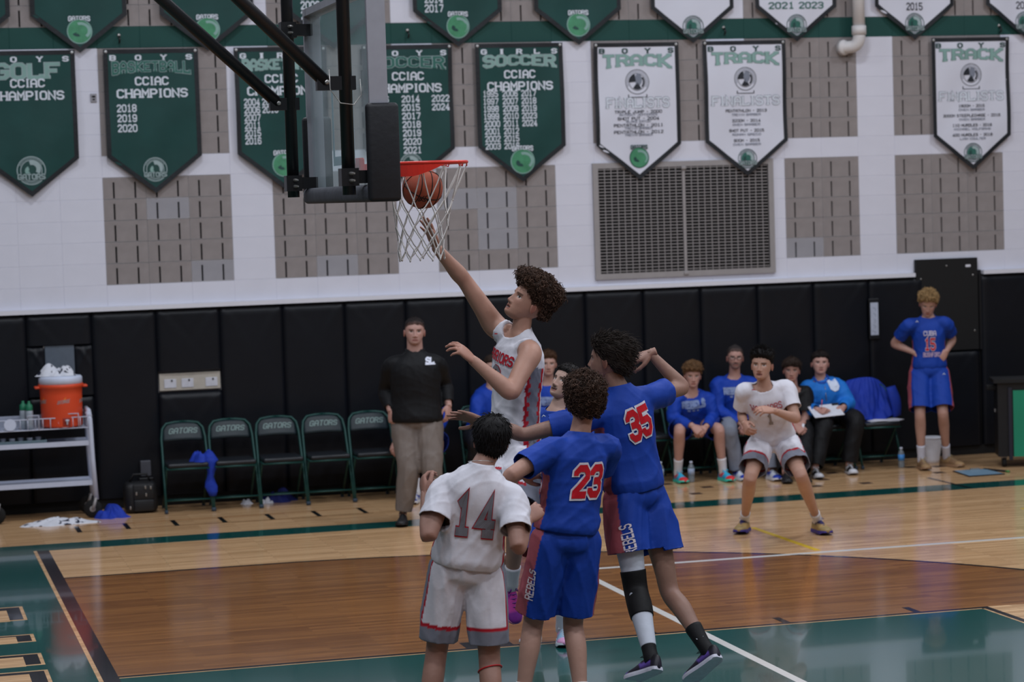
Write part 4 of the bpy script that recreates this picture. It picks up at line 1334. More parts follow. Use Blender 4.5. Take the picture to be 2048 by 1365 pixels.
# junction box and outlet strip in the pads
p0, p1 = aY(73, 683, YW), aY(134, 770, YW)
t = thing('junction_box', 'grey metal junction box cover in a cut-out of the pads behind the cooler', 'electrical box', (0.35, YW, 1.1))
b = MB(); b.rbox((0.350, YW - 0.022, 1.345), (0.275, 0.035, 0.475), 0.006); b.build('cover', mat('blue_grey_metal', (92, 102, 114), 0.45, metal=0.2), t)
b = MB(); b.tube([(0.205, YW - 0.03, 1.11), (0.205, YW - 0.03, 1.58)], 0.006, 6); b.build('hinge', M_STEELGREY, t)
t = thing('outlet_strip', 'cream wall strip with three white outlet covers between the pads', 'outlet', (1.57, YW, 1.1))
b = MB(); b.rbox((1.569, YW - 0.015, 1.180), (0.585, 0.022, 0.165), 0.004); b.build('strip', mat('cream_strip', (176, 170, 160), 0.6), t)
for xx in (1.38, 1.545, 1.775):
    b = MB(); b.rbox((xx, YW - 0.028, 1.165), (0.115, 0.008, 0.085), 0.003); c_ = b.build('outlet_cover', mat('outlet_white', (196, 198, 208), 0.5), t)
    b = MB(); b.box((xx + 0.015, YW - 0.034, 1.192), (0.014, 0.005, 0.018)); b.build('outlet_hole', M_BLACKMATTE, c_)

# ---------------------------------------------------------------- right side things
# jacket over the end chair
p = aY(1740, 800, 9.95)
t = thing('draped_jacket', 'royal blue jacket draped over the back of the end chair', 'jacket', (8.41, 9.9, 0.46))
n_, k_ = 56, 30
mb = MB(); fr_, bk_ = [], []
for j in range(k_ + 1):
    v = j / k_
    for i in range(n_ + 1):
        u = i / n_ * 2 - 1
        wtop = 0.15 + 0.17 * (v ** 0.55)
        x = 8.40 + u * wtop - 0.02 * (1 - v)
        z = 0.90 - 0.03 * u * u - v * (0.40 + 0.05 * math.sin(2.2 * u + 1) - 0.09 * max(0, u))
        y = 9.88 - 0.16 * v - 0.06 * (abs(math.sin(3.4 * u + 2.6 * v + .4)) - .5) * v - 0.03 * (abs(math.sin(7.5 * u - 4 * v)) - .5) * v - 0.012 * (abs(math.sin(15 * u + 6 * v)) - .5) + 0.10 * u * u
        fr_.append((x, y, max(z, 0.475)))
bk_ = [(x, y + 0.05 * (1 - 0.6 * abs((i % (n_ + 1)) / n_ * 2 - 1)) + 0.012, z - 0.006) for i, (x, y, z) in enumerate(fr_)]
f = [(j * (n_ + 1) + i, (j + 1) * (n_ + 1) + i, (j + 1) * (n_ + 1) + i + 1, j * (n_ + 1) + i + 1) for j in range(k_) for i in range(n_)]
o_ = len(fr_)
ring = [i for i in range(n_ + 1)] + [(j + 1) * (n_ + 1) + n_ for j in range(k_)] + [k_ * (n_ + 1) + i for i in range(n_ - 1, -1, -1)] + [j * (n_ + 1) for j in range(k_ - 1, 0, -1)]
mb.add(fr_ + bk_, f + [tuple(q + o_ for q in z[::-1]) for z in f] + [(ring[i], ring[(i + 1) % len(ring)], ring[(i + 1) % len(ring)] + o_, ring[i] + o_) for i in range(len(ring))])
mb.build('jacket', M_BLUECLOTH, t, True)
b = MB(); rg = []
for k in range(10):
    v = k / 9
    c_ = V(8.60 + 0.06 * v, 9.76 - 0.05 * math.sin(v * 3), 0.80 - 0.30 * v)
    rg.append([c_ + V((0.05 + 0.008 * math.sin(4 * v)) * math.cos(a), 0.035 * math.sin(a), 0.012 * math.cos(a)) for a in np.arange(12) * 2 * math.pi / 12])
b.loft(rg); b.build('jacket_sleeve', M_BLUECLOTH, t, True)
t = thing('paper_stack', 'loose white papers on the seat of the end chair', 'paper', (8.45, 9.72, 0.468))
for i in range(3):
    b = MB(); R_ = Matrix.Rotation(0.12 * i - 0.1, 3, 'Z'); b.box((8.46 + 0.02 * i, 9.66, 0.4705 + 0.004 * i), (0.30, 0.20, 0.003), np.array(R_)); b.build('sheet', M_WHITEC, t)
# bottles
M_WATER = mat('clear_bottle_plastic', (140, 150, 158), 0.15, var=0.05, spec=0.6, alpha=0.55)
M_WLAB = mat('pale_bottle_label', (150, 165, 190), 0.5, var=0.1)
M_WBLUE = mat('blue_bottle_label', (60, 130, 200), 0.5, var=0.1)
for i, (px, py, lab, mm) in enumerate(((1322, 966, 'clear water bottle with pale label left of the turquoise shoe', M_WLAB), (1383, 965, 'clear water bottle standing between the turquoise shoes', M_WLAB), (1803, 936, 'clear water bottle with blue label beside the end chair', M_WBLUE))):
    p = aZ(px, py)
    t = thing('water_bottle', lab, 'bottle', p, 'water bottles on the floor')
    b = MB(); b.lathe([(0.028, 0), (0.032, 0.006), (0.032, 0.05), (0.030, 0.06), (0.032, 0.07), (0.032, 0.14), (0.024, 0.165), (0.0135, 0.182), (0.0135, 0.19)], p, 18); b.build('bottle', M_WATER, t, True)
    b = MB(); b.lathe([(0.0328, 0.075), (0.0328, 0.135)], p, 18); b.build('label_band', mm, t, True)
    b = MB(); b.lathe([(0.0155, 0.187), (0.0155, 0.205), (0.012, 0.207)], p, 14); b.build('cap', M_WHITEPLASTIC, t, True)
# hanging whiteboard
p = aY(1748, 638, YW - 0.07)
t = thing('hanging_whiteboard', 'narrow white board with black frame hung on the pads', 'whiteboard', (p[0], YW - 0.06, p[2] - 0.2))
b = MB(); b.rbox((p[0], 10.18, p[2]), (0.115, 0.02, 0.42), 0.008); b.build('frame', M_BLACKMETAL, t)
b = MB(); b.box((p[0] + 0.0, 10.1685, p[2] + 0.0), (0.085, 0.004, 0.335)); wbd = b.build('board', mat('white_board', (176, 182, 198), 0.3, var=0.06), t)
b = MB()
for i in range(5):
    b.tube([(p[0] - 0.02 + 0.015 * math.sin(i), 10.1655, p[2] + 0.12 - 0.06 * i), (p[0] + 0.015, 10.1655, p[2] + 0.10 - 0.06 * i), (p[0] + 0.01 * math.cos(i), 10.1655, p[2] + 0.08 - 0.06 * i)], 0.0018, 5)
b.build('marker_scribble', C_GREYINK, wbd)
# towel-draped bin behind number 15
p = aY(1864, 925, 9.72)
t = thing('draped_stool', 'low stool covered by a white towel behind the number 15 player', 'stool', (p[0], 9.72, 0))
b = MB(); rg = []
for k in range(8):
    v = k / 7
    r_ = 0.10 + 0.012 * (1 - v) - 0.03 * v
    rg.append([V(p[0] + r_ * (1 + 0.05 * math.sin(5 * a + 2) * (1 - v)) * math.cos(a), 9.72 + r_ * math.sin(a), 0.27 * (1 - v)) for a in np.arange(20) * 2 * math.pi / 20])
b.loft(rg); b.build('towel', M_WHITEC, t, True)
b = MB(); b.lathe([(0.001, 0.272), (0.095, 0.272), (0.112, 0.267), (0.115, 0.255)], (p[0], 9.72, 0), 20); b.build('towel_top', M_WHITEC, t, True)
# clipboard on floor
t = thing('court_clipboard', 'blue-grey coaching clipboard lying flat on the floor at right', 'clipboard', (9.03, 8.70, 0))
q_ = [(8.878, 8.934), (9.224, 8.926), (9.206, 8.455), (8.821, 8.445)]
b = MB(); b.add([(x, y, 0.003) for x, y in q_] + [(x, y, 0.010) for x, y in q_], [(4, 7, 6, 5), (0, 1, 2, 3), (0, 4, 5, 1), (1, 5, 6, 2), (2, 6, 7, 3), (3, 7, 4, 0)]); bb = b.build('board', mat('black_board_edge', (26, 30, 36), 0.5), t)
b = MB(); q2 = [(9.03 + (x - 9.03) * 0.94, 8.69 + (y - 8.69) * 0.94) for x, y in q_]; b.add([(x, y, 0.0112) for x, y in q2], [(0, 3, 2, 1)]); b.build('face', mat('blue_grey_face', (128, 158, 180), 0.25, var=0.05), t)
b = MB(); b.rbox((9.10, 8.90, 0.018), (0.10, 0.03, 0.014), 0.004); b.build('clip', M_BOLT, t)
t = thing('marker_pen', 'dark marker lying beside the clipboard', 'marker', (9.25, 8.60, 0.0))
b = MB(); b.tube([(9.20, 8.90, 0.011), (9.30, 8.62, 0.011)], 0.011, 10); b.build('barrel', M_BLACKMATTE, t, True)
b = MB(); b.tube([(9.30, 8.62, 0.011), (9.315, 8.58, 0.011)], 0.0115, 10); b.build('cap', mat('green_cap2', (60, 120, 60), 0.5), t, True)
# scorer's table at right edge
t = thing('score_table', 'black wheeled scorers table with a green screen front at the right edge', 'scorers table', (9.9, 9.0, 0))
A = V(9.40, 8.97, 0); dirx = unit((0.94, -0.34, 0)); dz = V(0, 0, 1); nrm = unit(np.cross(dirx, dz))
RT = np.stack([dirx, -nrm, dz], 1)
b = MB(); b.box(A + dirx * 0.75 - nrm * 0.20 + dz * 0.48, (1.5, 0.34, 0.74), RT); b.build('body', M_BLACKMETAL, t)
b = MB(); b.box(A + dirx * 0.74 - nrm * 0.20 + dz * 0.865, (1.56, 0.42, 0.035), RT); b.build('table_top', M_BLACKBOARD, t)
b = MB(); b.box(A + dirx * 0.86 - nrm * 0.022 + dz * 0.44, (1.42, 0.012, 0.66), RT); b.build('screen', mat('green_screen_panel', (30, 128, 98), 0.3, var=0.06, nscale=3), t)
b = MB(); b.box(A + dirx * 0.12 - nrm * 0.018 + dz * 0.44, (0.035, 0.02, 0.72), RT); b.build('screen_trim', mat('dark_trim', (32, 34, 46), 0.4), t)
for kx in (0.06, 1.4):
    b = MB(); b.lathe([(0.02, -0.02), (0.05, -0.02), (0.05, 0.02), (0.02, 0.02)], A + dirx * kx - nrm * 0.1 + dz * 0.05, 16, dirx); b.build('caster', M_BLACKMATTE, t, True)
    b = MB(); b.box(A + dirx * kx - nrm * 0.1 + dz * 0.10, (0.06, 0.05, 0.03), RT); b.build('caster_plate', M_STEELGREY, t)
b = MB(); b.box(A - dirx * 0.01 - nrm * 0.2 + dz * 0.56, (0.006, 0.05, 0.03), RT); b.build('sticker', M_STEELGREY, t)
b = MB(); b.rbox(A - dirx * 0.04 - nrm * 0.22 + dz * 0.79, (0.10, 0.10, 0.05), 0.01, RT); b.build('cable_bundle', M_BLACKMATTE, t)
# ---------------------------------------------------------------- people: helpers
M_SKIN = mat('skin', col=True, rough=0.5, var=0.05, nscale=14, bump=0.06, bscale=90, spec=0.35)
M_CLOTH = mat('jersey_cloth', col=True, rough=0.66, var=0.05, nscale=10, bump=0.22, bscale=24, spec=0.25)
M_HAIR = mat('hair', col=True, rough=0.7, var=0.3, nscale=90, spec=0.18)
M_SHOE = mat('shoe_upper', col=True, rough=0.5, var=0.08, nscale=30, bump=0.1, bscale=80)
rng = np.random.default_rng(7)


def remesh(mb, voxel, smooth=6):
    """fuse overlapping closed shapes into one continuous surface"""
    me = bpy.data.meshes.new('t')
    me.from_pydata(mb.v, [], mb.f)
    o = bpy.data.objects.new('t', me)
    COL.objects.link(o)
    md = o.modifiers.new('r', 'REMESH')
    md.mode = 'VOXEL'
    md.voxel_size = voxel
    sm = o.modifiers.new('s', 'SMOOTH')
    sm.factor = 0.5
    sm.iterations = smooth
    dg = bpy.context.evaluated_depsgraph_get()
    ev = o.evaluated_get(dg)
    m2 = ev.to_mesh()
    n = len(m2.vertices)
    v = np.empty(n * 3); m2.vertices.foreach_get('co', v)
    li = np.empty(len(m2.loops), np.int32); m2.loops.foreach_get('vertex_index', li)
    if len(li) == 4 * len(m2.polygons):
        f = [tuple(q) for q in li.reshape(-1, 4).tolist()]
    else:
        f = [tuple(p.vertices) for p in m2.polygons]
    ev.to_mesh_clear()
    bpy.data.objects.remove(o)
    bpy.data.meshes.remove(me)
    return v.reshape(-1, 3), f


def catmull(ctrl, n):
    """interpolate rows of control values"""
    c = np.asarray(ctrl, float)
    k = len(c)
    out = []
    for q in np.linspace(0, k - 1, n):
        i = min(int(q), k - 2)
        t = q - i
        p0, p1, p2, p3 = c[max(i - 1, 0)], c[i], c[i + 1], c[min(i + 2, k - 1)]
        out.append(0.5 * ((2 * p1) + (-p0 + p2) * t + (2 * p0 - 5 * p1 + 4 * p2 - p3) * t * t + (-p0 + 3 * p1 - 3 * p2 + p3) * t ** 3))
    return np.array(out)


def limb(mb, ctrl, n=22, sides=14):
    """ctrl: rows (x,y,z,r)"""
    c = catmull(ctrl, n)
    mb.tube([r[:3] for r in c], [max(0.004, r[3]) for r in c], sides)


def ell_loft(mb, rows, sides=24, n=26):
    """rows: centre(3), right(3), front(3), halfwidth, halfdepth"""
    c = catmull(rows, n)
    rings = []
    for r in c:
        x, y = unit(r[3:6]), unit(r[6:9])
        rings.append([r[:3] + r[9] * np.sign(math.cos(a)) * abs(math.cos(a)) ** 0.9 * x + r[10] * np.sign(math.sin(a)) * abs(math.sin(a)) ** 0.9 * y for a in np.arange(sides) * 2 * math.pi / sides])
    mb.loft(rings)


def wobble(v, amp, freq, seed, stretch=(1, 1, 1), smooth=True):
    r = np.random.default_rng(seed)
    out = np.zeros(len(v))
    p = v * np.array(stretch)
    w = np.stack([np.sin(p @ r.normal(0, freq * 0.6, 3) + r.random() * 6) for _ in range(3)], 1)
    for i in range(5):
        k = r.normal(0, freq, 3)
        q = np.sin(p @ k + w @ r.normal(0, 1.2, 3) + r.random() * 6)
        out += (q if smooth else (1 - np.abs(q)) ** 2 * 2 - .7) / 5
    return out * amp


def vnormals(v, f):
    nrm = np.zeros_like(v)
    q = np.array([t if len(t) == 4 else (t[0], t[1], t[2], t[2]) for t in f])
    fn = np.cross(v[q[:, 2]] - v[q[:, 0]], v[q[:, 3]] - v[q[:, 1]])
    for i in range(4):
        np.add.at(nrm, q[:, i], fn)
    return nrm / np.maximum(1e-9, np.linalg.norm(nrm, axis=1))[:, None]


def smoothrows(t, z, zz):
    s = np.linspace(zz[0], zz[-1], 300)
    y = np.interp(s, zz, t)
    k = np.hanning(23); k /= k.sum()
    y2 = np.convolve(np.pad(y, 11, mode='edge'), k, 'valid')
    y2[0], y2[-1] = y[0], y[-1]
    return np.interp(z, s, y2)


# ------------------------------------------------ head (local: x right, y face, z up; origin at ear height)
HZ = [-.112, -.107, -.090, -.060, -.030, .0, .035, .070, .098, .113, .118]
HW = [.002, .026, .044, .058, .068, .0735, .0755, .069, .048, .022, .002]
HF = [.050, .074, .086, .088, .087, .087, .091, .080, .054, .020, .0]
HB = [.030, .012, -.020, -.060, -.085, -.097, -.100, -.090, -.064, -.032, -.004]


def head_mesh(skin, browc, iris=(40, 28, 22), lips=None, stubble=0.0, mustache=0.0, mouth=0.0, wide=1.0, seed=0):
    nz, na = 58, 76
    zs = np.concatenate([np.linspace(-.112, -.104, 5)[:-1], np.linspace(-.104, .104, nz - 9), np.linspace(.104, .118, 6)[1:]])
    nz = len(zs)
    th = np.arange(na) * 2 * math.pi / na
    an = th - 0.5 * np.sin(th)
    w, f, bk = [smoothrows(t, zs, HZ) for t in (HW, HF, HB)]
    w = w * wide
    w[0] = w[-1] = 0.001
    Z = np.repeat(zs, na)
    A = np.tile(an, nz)
    W_, F_, B_ = np.repeat(w, na), np.repeat(f, na), np.repeat(bk, na)
    cy = np.clip((F_ + B_) / 2 + 0.01, -.02, .05)
    s, c = np.sin(A), np.cos(A)
    X = W_ * np.sign(s) * np.abs(s) ** 0.88
    Y = cy + np.where(c > 0, F_ - cy, cy - B_) * np.sign(c) * np.abs(c) ** np.where(c > 0, 0.92, 0.95)
    fr = np.clip(c, 0, 1)
    ax = np.abs(X)
    g = lambda u, s_: np.exp(-(u / s_) ** 2)
    nose = np.interp(Z, [-.052, -.044, -.036, -.02, 0.004, .02], [0, .015, .024, .017, .008, 0])
    Y += fr * nose * g(X, np.interp(Z, [-.046, -.02, .01], [.0135, .010, .008]))
    Y += fr * .007 * g(ax - .014, .007) * g(Z + .040, .007)
    Y -= fr * .010 * g(ax - .033, .016) * g(Z - .002, .011)
    Y += fr * .005 * g(ax - .028, .024) * g(Z - .020, .007)
    Y += fr * .006 * g(X, .022) * (g(Z + .063, .005) + g(Z + .073, .005))
    Y -= fr * (.004 + .01 * mouth) * g(X, .018) * g(Z + .068, .0028 + .004 * mouth)
    Y += fr * .006 * g(X, .02) * g(Z + .096, .013)
    Y += fr * .004 * g(ax - .045, .018) * g(Z + .022, .02)
    v = np.stack([X, Y, Z], 1)
    base = np.array(lin(skin))
    col = np.tile(base, (len(v), 1))
    red = np.clip(.5 * g(ax - .045, .022) * g(Z + .025, .022) + .6 * g(X, .014) * g(Z + .035, .012), 0, 1) * fr
    col *= 1 - red[:, None] * np.array([.0, .14, .14])
    lip = np.array(lin(lips)) if lips else base * np.array([.78, .5, .5])
    front = fr > .3
    ml = front & (ax < .024 - .25 * np.abs(Z + .068)) & (np.abs(Z + .068) < .0095 * (1 - .4 * (ax / .024) ** 2) + .006 * mouth)
    col[ml] = lip
    dk = front & (ax < .022) & (np.abs(Z + .068) < .0022 + .0075 * mouth * (1 - (ax / .022) ** 2))
    col[dk] = lip * .25
    brow = front & (np.abs(ax - .034) < .019) & (np.abs(Z - .0215 + .10 * np.maximum(0, ax - .036)) < .0045)
    bc = np.array(lin(browc))
    col[brow] = bc * .75 + base * .25
    ey = front & ((((ax - .033) / .0145) ** 2 + ((Z - .002) / .0062) ** 2) < 1)
    col[ey] = np.array((.50, .48, .47))
    ir = front & ((((ax - .033) / .0066) ** 2 + ((Z - .0025) / .0066) ** 2) < 1) & ey
    col[ir] = np.array(lin(iris))
    lid = front & (np.abs(ax - .033) < .016) & (np.abs(Z - .0098 + 5 * (ax - .033) ** 2 * 4) < .0024)
    col[lid] = base * .32
    lid2 = front & (np.abs(ax - .033) < .018) & (np.abs(Z - .014) < .003)
    col[lid2 & ~brow] *= .72
    ns = front & (np.abs(ax - .009) < .0045) & (np.abs(Z + .047) < .003)
    col[ns] *= .45
    if stubble:
        st = np.clip((-.035 - Z) / .02, 0, 1) * np.clip((W_ * 1.2 - ax + .03) / .02, 0, 1) * (Y > -.015)
        st = st * (~ml)
        col = col * (1 - stubble * st[:, None]) + bc * stubble * st[:, None]
    if mustache:
        mu = front & (ax < .027) & (np.abs(Z + .056 + .15 * ax) < .006)
        col[mu] = col[mu] * (1 - mustache) + bc * mustache
    fc = [(j * na + i, j * na + (i + 1) % na, (j + 1) * na + (i + 1) % na, (j + 1) * na + i) for j in range(nz - 1) for i in range(na)]
    fc = [q[::-1] for q in fc]
    V_, F__, C_ = [v], list(fc), [col]
    off = len(v)
    for sx in (-1, 1):      # ears
        pts, cc = [], []
        for j in range(9):
            p = -math.pi / 2 + math.pi * j / 8
            for i in range(12):
                a = i * 2 * math.pi / 12
                e = np.array([math.cos(p) * math.cos(a), math.cos(p) * math.sin(a), math.sin(p)])
                rim_ = 1 - .35 * (e[0] * sx > .55)
                q = np.array([e[0] * .011 * rim_, e[1] * .0165 * (1 + .3 * e[2]), e[2] * .029])
                q = np.array([q[0] + sx * (.0735 * wide + .006 - .16 * q[1]), q[1] - .006 - .12 * q[2] * -1, q[2] - .012])
                pts.append(q); cc.append(base * (np.array([1.0, .86, .86]) if rim_ == 1 else np.array([.62, .45, .45])))
        V_.append(np.array(pts)); C_.append(np.array(cc))
        F__ += [tuple(off + t for t in (j * 12 + i, (j + 1) * 12 + i, (j + 1) * 12 + (i + 1) % 12, j * 12 + (i + 1) % 12)[::-1]) for j in range(8) for i in range(12)]
        off += 108
    return np.concatenate(V_), F__, np.concatenate(C_), v, fc


def hair_parts(hv, hf, spec, seed):
    """cap over the scalp plus many locks; returns verts, faces, colours in head space"""
    r = np.random.default_rng(seed)
    X, Y, Z = hv.T
    cz = np.array([0, -.008, .02])
    n = hv - cz
    n /= np.linalg.norm(n, axis=1)[:, None]
    frontline = spec.get('front', .060)
    # hairline height by angle round the head
    ang = np.abs(np.arctan2(X, Y + .005))
    line = np.interp(ang, [0, .55, .95, 1.25, 1.5, 1.75, 2.3, 3.15], [frontline, frontline - .004, .035, .012, -.008, spec.get('side', .012), spec.get('back', -.05) + .01, spec.get('back', -.05)])
    line = line + wobble(hv, .004, 120, seed + 1)
    d = Z - line
    top = np.clip((Z - .03) / .05, 0, 1)
    th = (spec.get('ts', .008) + (spec.get('tt', .02) - spec.get('ts', .008)) * top) * np.clip(d / .014, 0, 1)
    th += (spec.get('tb', 0) * np.clip((-Y - .02) / .06, 0, 1) + spec.get('tf', 0) * np.clip((Y - .02) / .05, 0, 1) * np.clip(d / .02, 0, 1)) * np.clip(d / .02, 0, 1)
    nz_ = wobble(hv, 1.0, spec.get('freq', 60), seed)
    rough = spec.get('rough', .25)
    cap = hv + n * (th * (1 + rough * nz_))[:, None]
    keep = d > -.001
    fsel = [q for q in hf if all(keep[i] for i in q)]
    col = np.array(lin(spec['col']))
    capc = np.tile(col * spec.get('capk', .55), (len(hv), 1)) * (1 + .3 * nz_)[:, None]
    if spec.get('fade'):
        fd = np.clip(d / .03, 0, 1)[:, None] * .65 + .35
        capc = capc * fd + np.array(lin(spec['fade'])) * (1 - fd)
    V_, F_, C_ = [cap], list(fsel), [capc]
    off = len(cap)
    idx = np.nonzero((d > .004) & (th > spec.get('ts', .008) * .6))[0]
    N = spec.get('n', 500)
    L0, rad, curl, style = spec.get('len', .03), spec.get('rad', .0022), spec.get('curl', 0), np.array(spec.get('dir', (0, -.2, -.6)), float)
    pick = r.choice(idx, N)
    seg, sd = spec.get('seg', 5), 4
    nrm_ = lambda q: q / np.maximum(1e-9, np.linalg.norm(q, axis=-1, keepdims=True))
    ni = n[pick]
    p = cap[pick] - ni * .004 + r.normal(0, .002, (N, 3))
    L = L0 * r.uniform(.6, 1.25, N) * (.45 + .55 * top[pick])
    d0 = nrm_(ni * spec.get('lift', .6) + style + r.normal(0, spec.get('mess', .25), (N, 3)))
    e1 = nrm_(np.cross(d0, r.normal(0, 1, (N, 3)))); e2 = np.cross(d0, e1)
    ph = r.random(N) * 6.28
    t = np.linspace(0, 1, seg + 1)[None, :, None]
    dr = spec.get('droop', .2)
    pts = p[:, None] + d0[:, None] * (L[:, None, None] * t) + (-ni * dr + np.array([0, 0, -dr]))[:, None] * (L[:, None, None] * t * t)
    if curl:
        a = ph[:, None, None] + t * spec.get('turns', 1.3) * 6.28
        pts = pts + curl * np.minimum(1, t * 3) * (np.cos(a) * e1[:, None] + np.sin(a) * e2[:, None])
    mm = np.linalg.norm((pts - cz) / np.array([.078, .098, .098]), axis=-1, keepdims=True)
    pts = np.where(mm < 1.04, cz + (pts - cz) * (1.04 / mm), pts)
    tg = np.empty_like(pts)
    tg[:, 1:-1] = pts[:, 2:] - pts[:, :-2]; tg[:, 0] = pts[:, 1] - pts[:, 0]; tg[:, -1] = pts[:, -1] - pts[:, -2]
    tg = nrm_(tg)
    xx = nrm_(e1[:, None] - tg * (e1[:, None] * tg).sum(-1, keepdims=True)); yy = np.cross(tg, xx)
    rr = rad * (1 - .75 * t ** 2)
    ring = np.stack([pts + rr * (math.cos(k * 6.283 / sd) * xx + math.sin(k * 6.283 / sd) * yy) for k in range(sd)], 2)   # N,seg+1,sd,3
    V_.append(ring.reshape(-1, 3))
    c = col * r.uniform(.55, 1.35, (N, 1)) * (1 + spec.get('tip', 0) * r.random((N, 1)))
    C_.append(np.repeat(c, (seg + 1) * sd, axis=0))
    base_ = off + np.arange(N)[:, None, None] * (seg + 1) * sd + np.arange(seg)[None, :, None] * sd
    k0 = np.arange(sd)[None, None, :]; k1 = (k0 + 1) % sd
    F_ += [tuple(q) for q in np.stack([base_ + k0, base_ + k1, base_ + sd + k1, base_ + sd + k0], -1).reshape(-1, 4).tolist()]
    return np.concatenate(V_), F_, np.concatenate(C_)


# ------------------------------------------------ hands (local: y to the fingers, x to the thumb side, z back of hand)
HANDS = {}


def hand_mesh(kind):
    if kind in HANDS:
        return HANDS[kind]
    curl, spread, thumb = {'relaxed': ((22, 30, 18), 3, 0.5), 'open': ((6, 8, 5), 9, 0.95), 'half': ((38, 45, 25), 4, 0.5), 'fist': ((75, 85, 55), 1, 0.15), 'claw': ((18, 32, 22), 10, 0.9)}[kind]
    mb = MB()
    rows = [(0, -.035, 0, .024, .019), (0, 0, 0, .026, .018), (.001, .03, 0, .036, .017), (.0, .06, .001, .041, .0155), (-.001, .088, .001, .039, .012), (-.001, .098, .001, .033, .008)]
    ell_loft(mb, [list(r[:3]) + [1, 0, 0] + [0, 0, 1] + [r[3], r[4]] for r in rows], 18, 14)
    for fx, L, rr, k in ((.029, .074, .0098, 1), (.0095, .083, .0102, 0), (-.0105, .077, .0096, -1), (-.029, .060, .0086, -2.1)):
        p = V(fx, .085 - .004 * abs(k) - (.006 if k < -2 else 0), .001)
        a = 0.0
        sa = math.radians(spread * k)
        rows = [list(p - V(0, .02, 0)) + [rr]]
        rows.append(list(p) + [rr * 1.02])
        for j, (fr_, rk) in enumerate(((.46, .95), (.30, .88), (.24, .72))):
            a += math.radians(curl[j] * (1 + .06 * (1 - k)))
            d = V(math.sin(sa) * math.cos(a), math.cos(sa) * math.cos(a), -math.sin(a))
            q = p + d * L * fr_
            rows.append(list((p + q) / 2) + [rr * rk * .97]); rows.append(list(q) + [rr * rk])
            p = q
        mb.tube([r[:3] for r in rows], [r[3] for r in rows], 10)
        mb.lathe([(rr * .72 * math.cos(t), rr * .72 * math.sin(t)) for t in np.linspace(0, 1.5, 4)], p, 8, d)
    t0 = V(.022, .012, -.006)
    d1 = unit((.62 * thumb + .25, .72, -.30)); d2 = unit((.35 * thumb + .05, .9, -.28)); d3 = unit((.15 * thumb - .1, .95, -.3))
    t1 = t0 + d1 * .042; t2 = t1 + d2 * .034; t3 = t2 + d3 * .024
    mb.tube([t0, (t0 + t1) / 2, t1, (t1 + t2) / 2, t2, t3, t3 + d3 * .004], [.014, .0145, .0122, .0112, .0112, .0088, .005], 10)
    v, f = remesh(mb, .0046, 3)
    HANDS[kind] = (v, f)
    return HANDS[kind]


# ------------------------------------------------ shoe (local: y toe, z up, origin under the ankle)
def shoe_parts(name, parent, M_, up, acc, sole, laces, high=1.0, collar=None):
    """M_ = 4x4 array world transform; up/acc/sole/laces sRGB"""
    def tf(p):
        return (np.c_[np.asarray(p, float), np.ones(len(p))] @ M_.T)[:, :3]
    ys = [-.085, -.075, -.045, -.005, .04, .085, .13, .17, .195, .205]
    hw = [.010, .026, .034, .035, .038, .044, .048, .043, .028, .010]
    hh = [.055, .088 * high, .098 * high, .098 * high, .088, .070, .056, .048, .040, .028]
    rows = catmull(np.array([ys, hw, hh]).T, 26)
    rings, cols = [], []
    for y, w, h in rows:
        rg = []
        for a in np.arange(20) * 2 * math.pi / 20:
            cx, cz = math.cos(a), math.sin(a)
            z = .024 + (h - .024) * (max(0, cz) ** .75) if cz > 0 else .024 + .012 * cz
            rg.append((w * np.sign(cx) * abs(cx) ** .8 * (1 - .25 * max(0, cz)), y, z))
            side = collar if (collar and z > .066 and y < .10) else (acc if (.05 < z < .075 and -.05 < y < .06) or (y > .15) else up)
            cols.append(lin(side))
        rings.append(rg)
    flat = [p for rg in rings for p in rg]
    mb = MB()
    n = 20
    k = len(rings)
    mb.add(tf(flat), [(i * n + j, i * n + (j + 1) % n, (i + 1) * n + (j + 1) % n, (i + 1) * n + j)[::-1] for i in range(k - 1) for j in range(n)] + [tuple(range(n)), tuple((k - 1) * n + j for j in range(n - 1, -1, -1))], 0, cols)
    sh = mb.build('shoe', M_SHOE, parent, True)
    mb = MB()
    rows = catmull(np.array([ys, hw]).T, 24)
    out = [(w + .006, y) for y, w in rows] + [(-w - .006, y) for y, w in rows[::-1]]
    m = len(out)
    bot = [(x, y, 0 + (.012 if y > .18 else 0) + (.006 if y < -.07 else 0)) for x, y in out]
    mid = [(x, y, .013) for x, y in out]
    top = [(x * .95, y * .99, .024) for x, y in out]
    mb.add(tf(bot + mid + top), [tuple(range(m - 1, -1, -1)), tuple(2 * m + i for i in range(m))] + [(r * m + i, r * m + (i + 1) % m, (r + 1) * m + (i + 1) % m, (r + 1) * m + i) for r in range(2) for i in range(m)], 0, [lin(sole)] * (3 * m))
    mb.build('sole', M_SHOE, sh, False)
    mb = MB()
    for i in range(5):
        y = .028 + i * .022
        z = np.interp(y, ys, hh) - .002
        mb.tube(tf([(-.018, y, z - .006), (0, y + .004, z + .003), (.018, y, z - .006)]), .0035, 5)
    for sx in (-1, 1):
        mb.tube(tf([(0, .02, .098), (sx * .02, .03, .104), (sx * .03, .045, .095), (sx * .012, .03, .096)]), .003, 5)
    mb.c = [lin(laces)] * len(mb.v)
    mb.build('laces', M_SHOE, sh, True)
    return sh


def frame(o, x, y, z):
    m = np.eye(4)
    m[:3, 0], m[:3, 1], m[:3, 2], m[:3, 3] = x, y, z, o
    return m


def ortho(y, z):
    y = unit(y)
    z = unit(z - y * np.dot(z, y))
    return np.cross(y, z), y, z


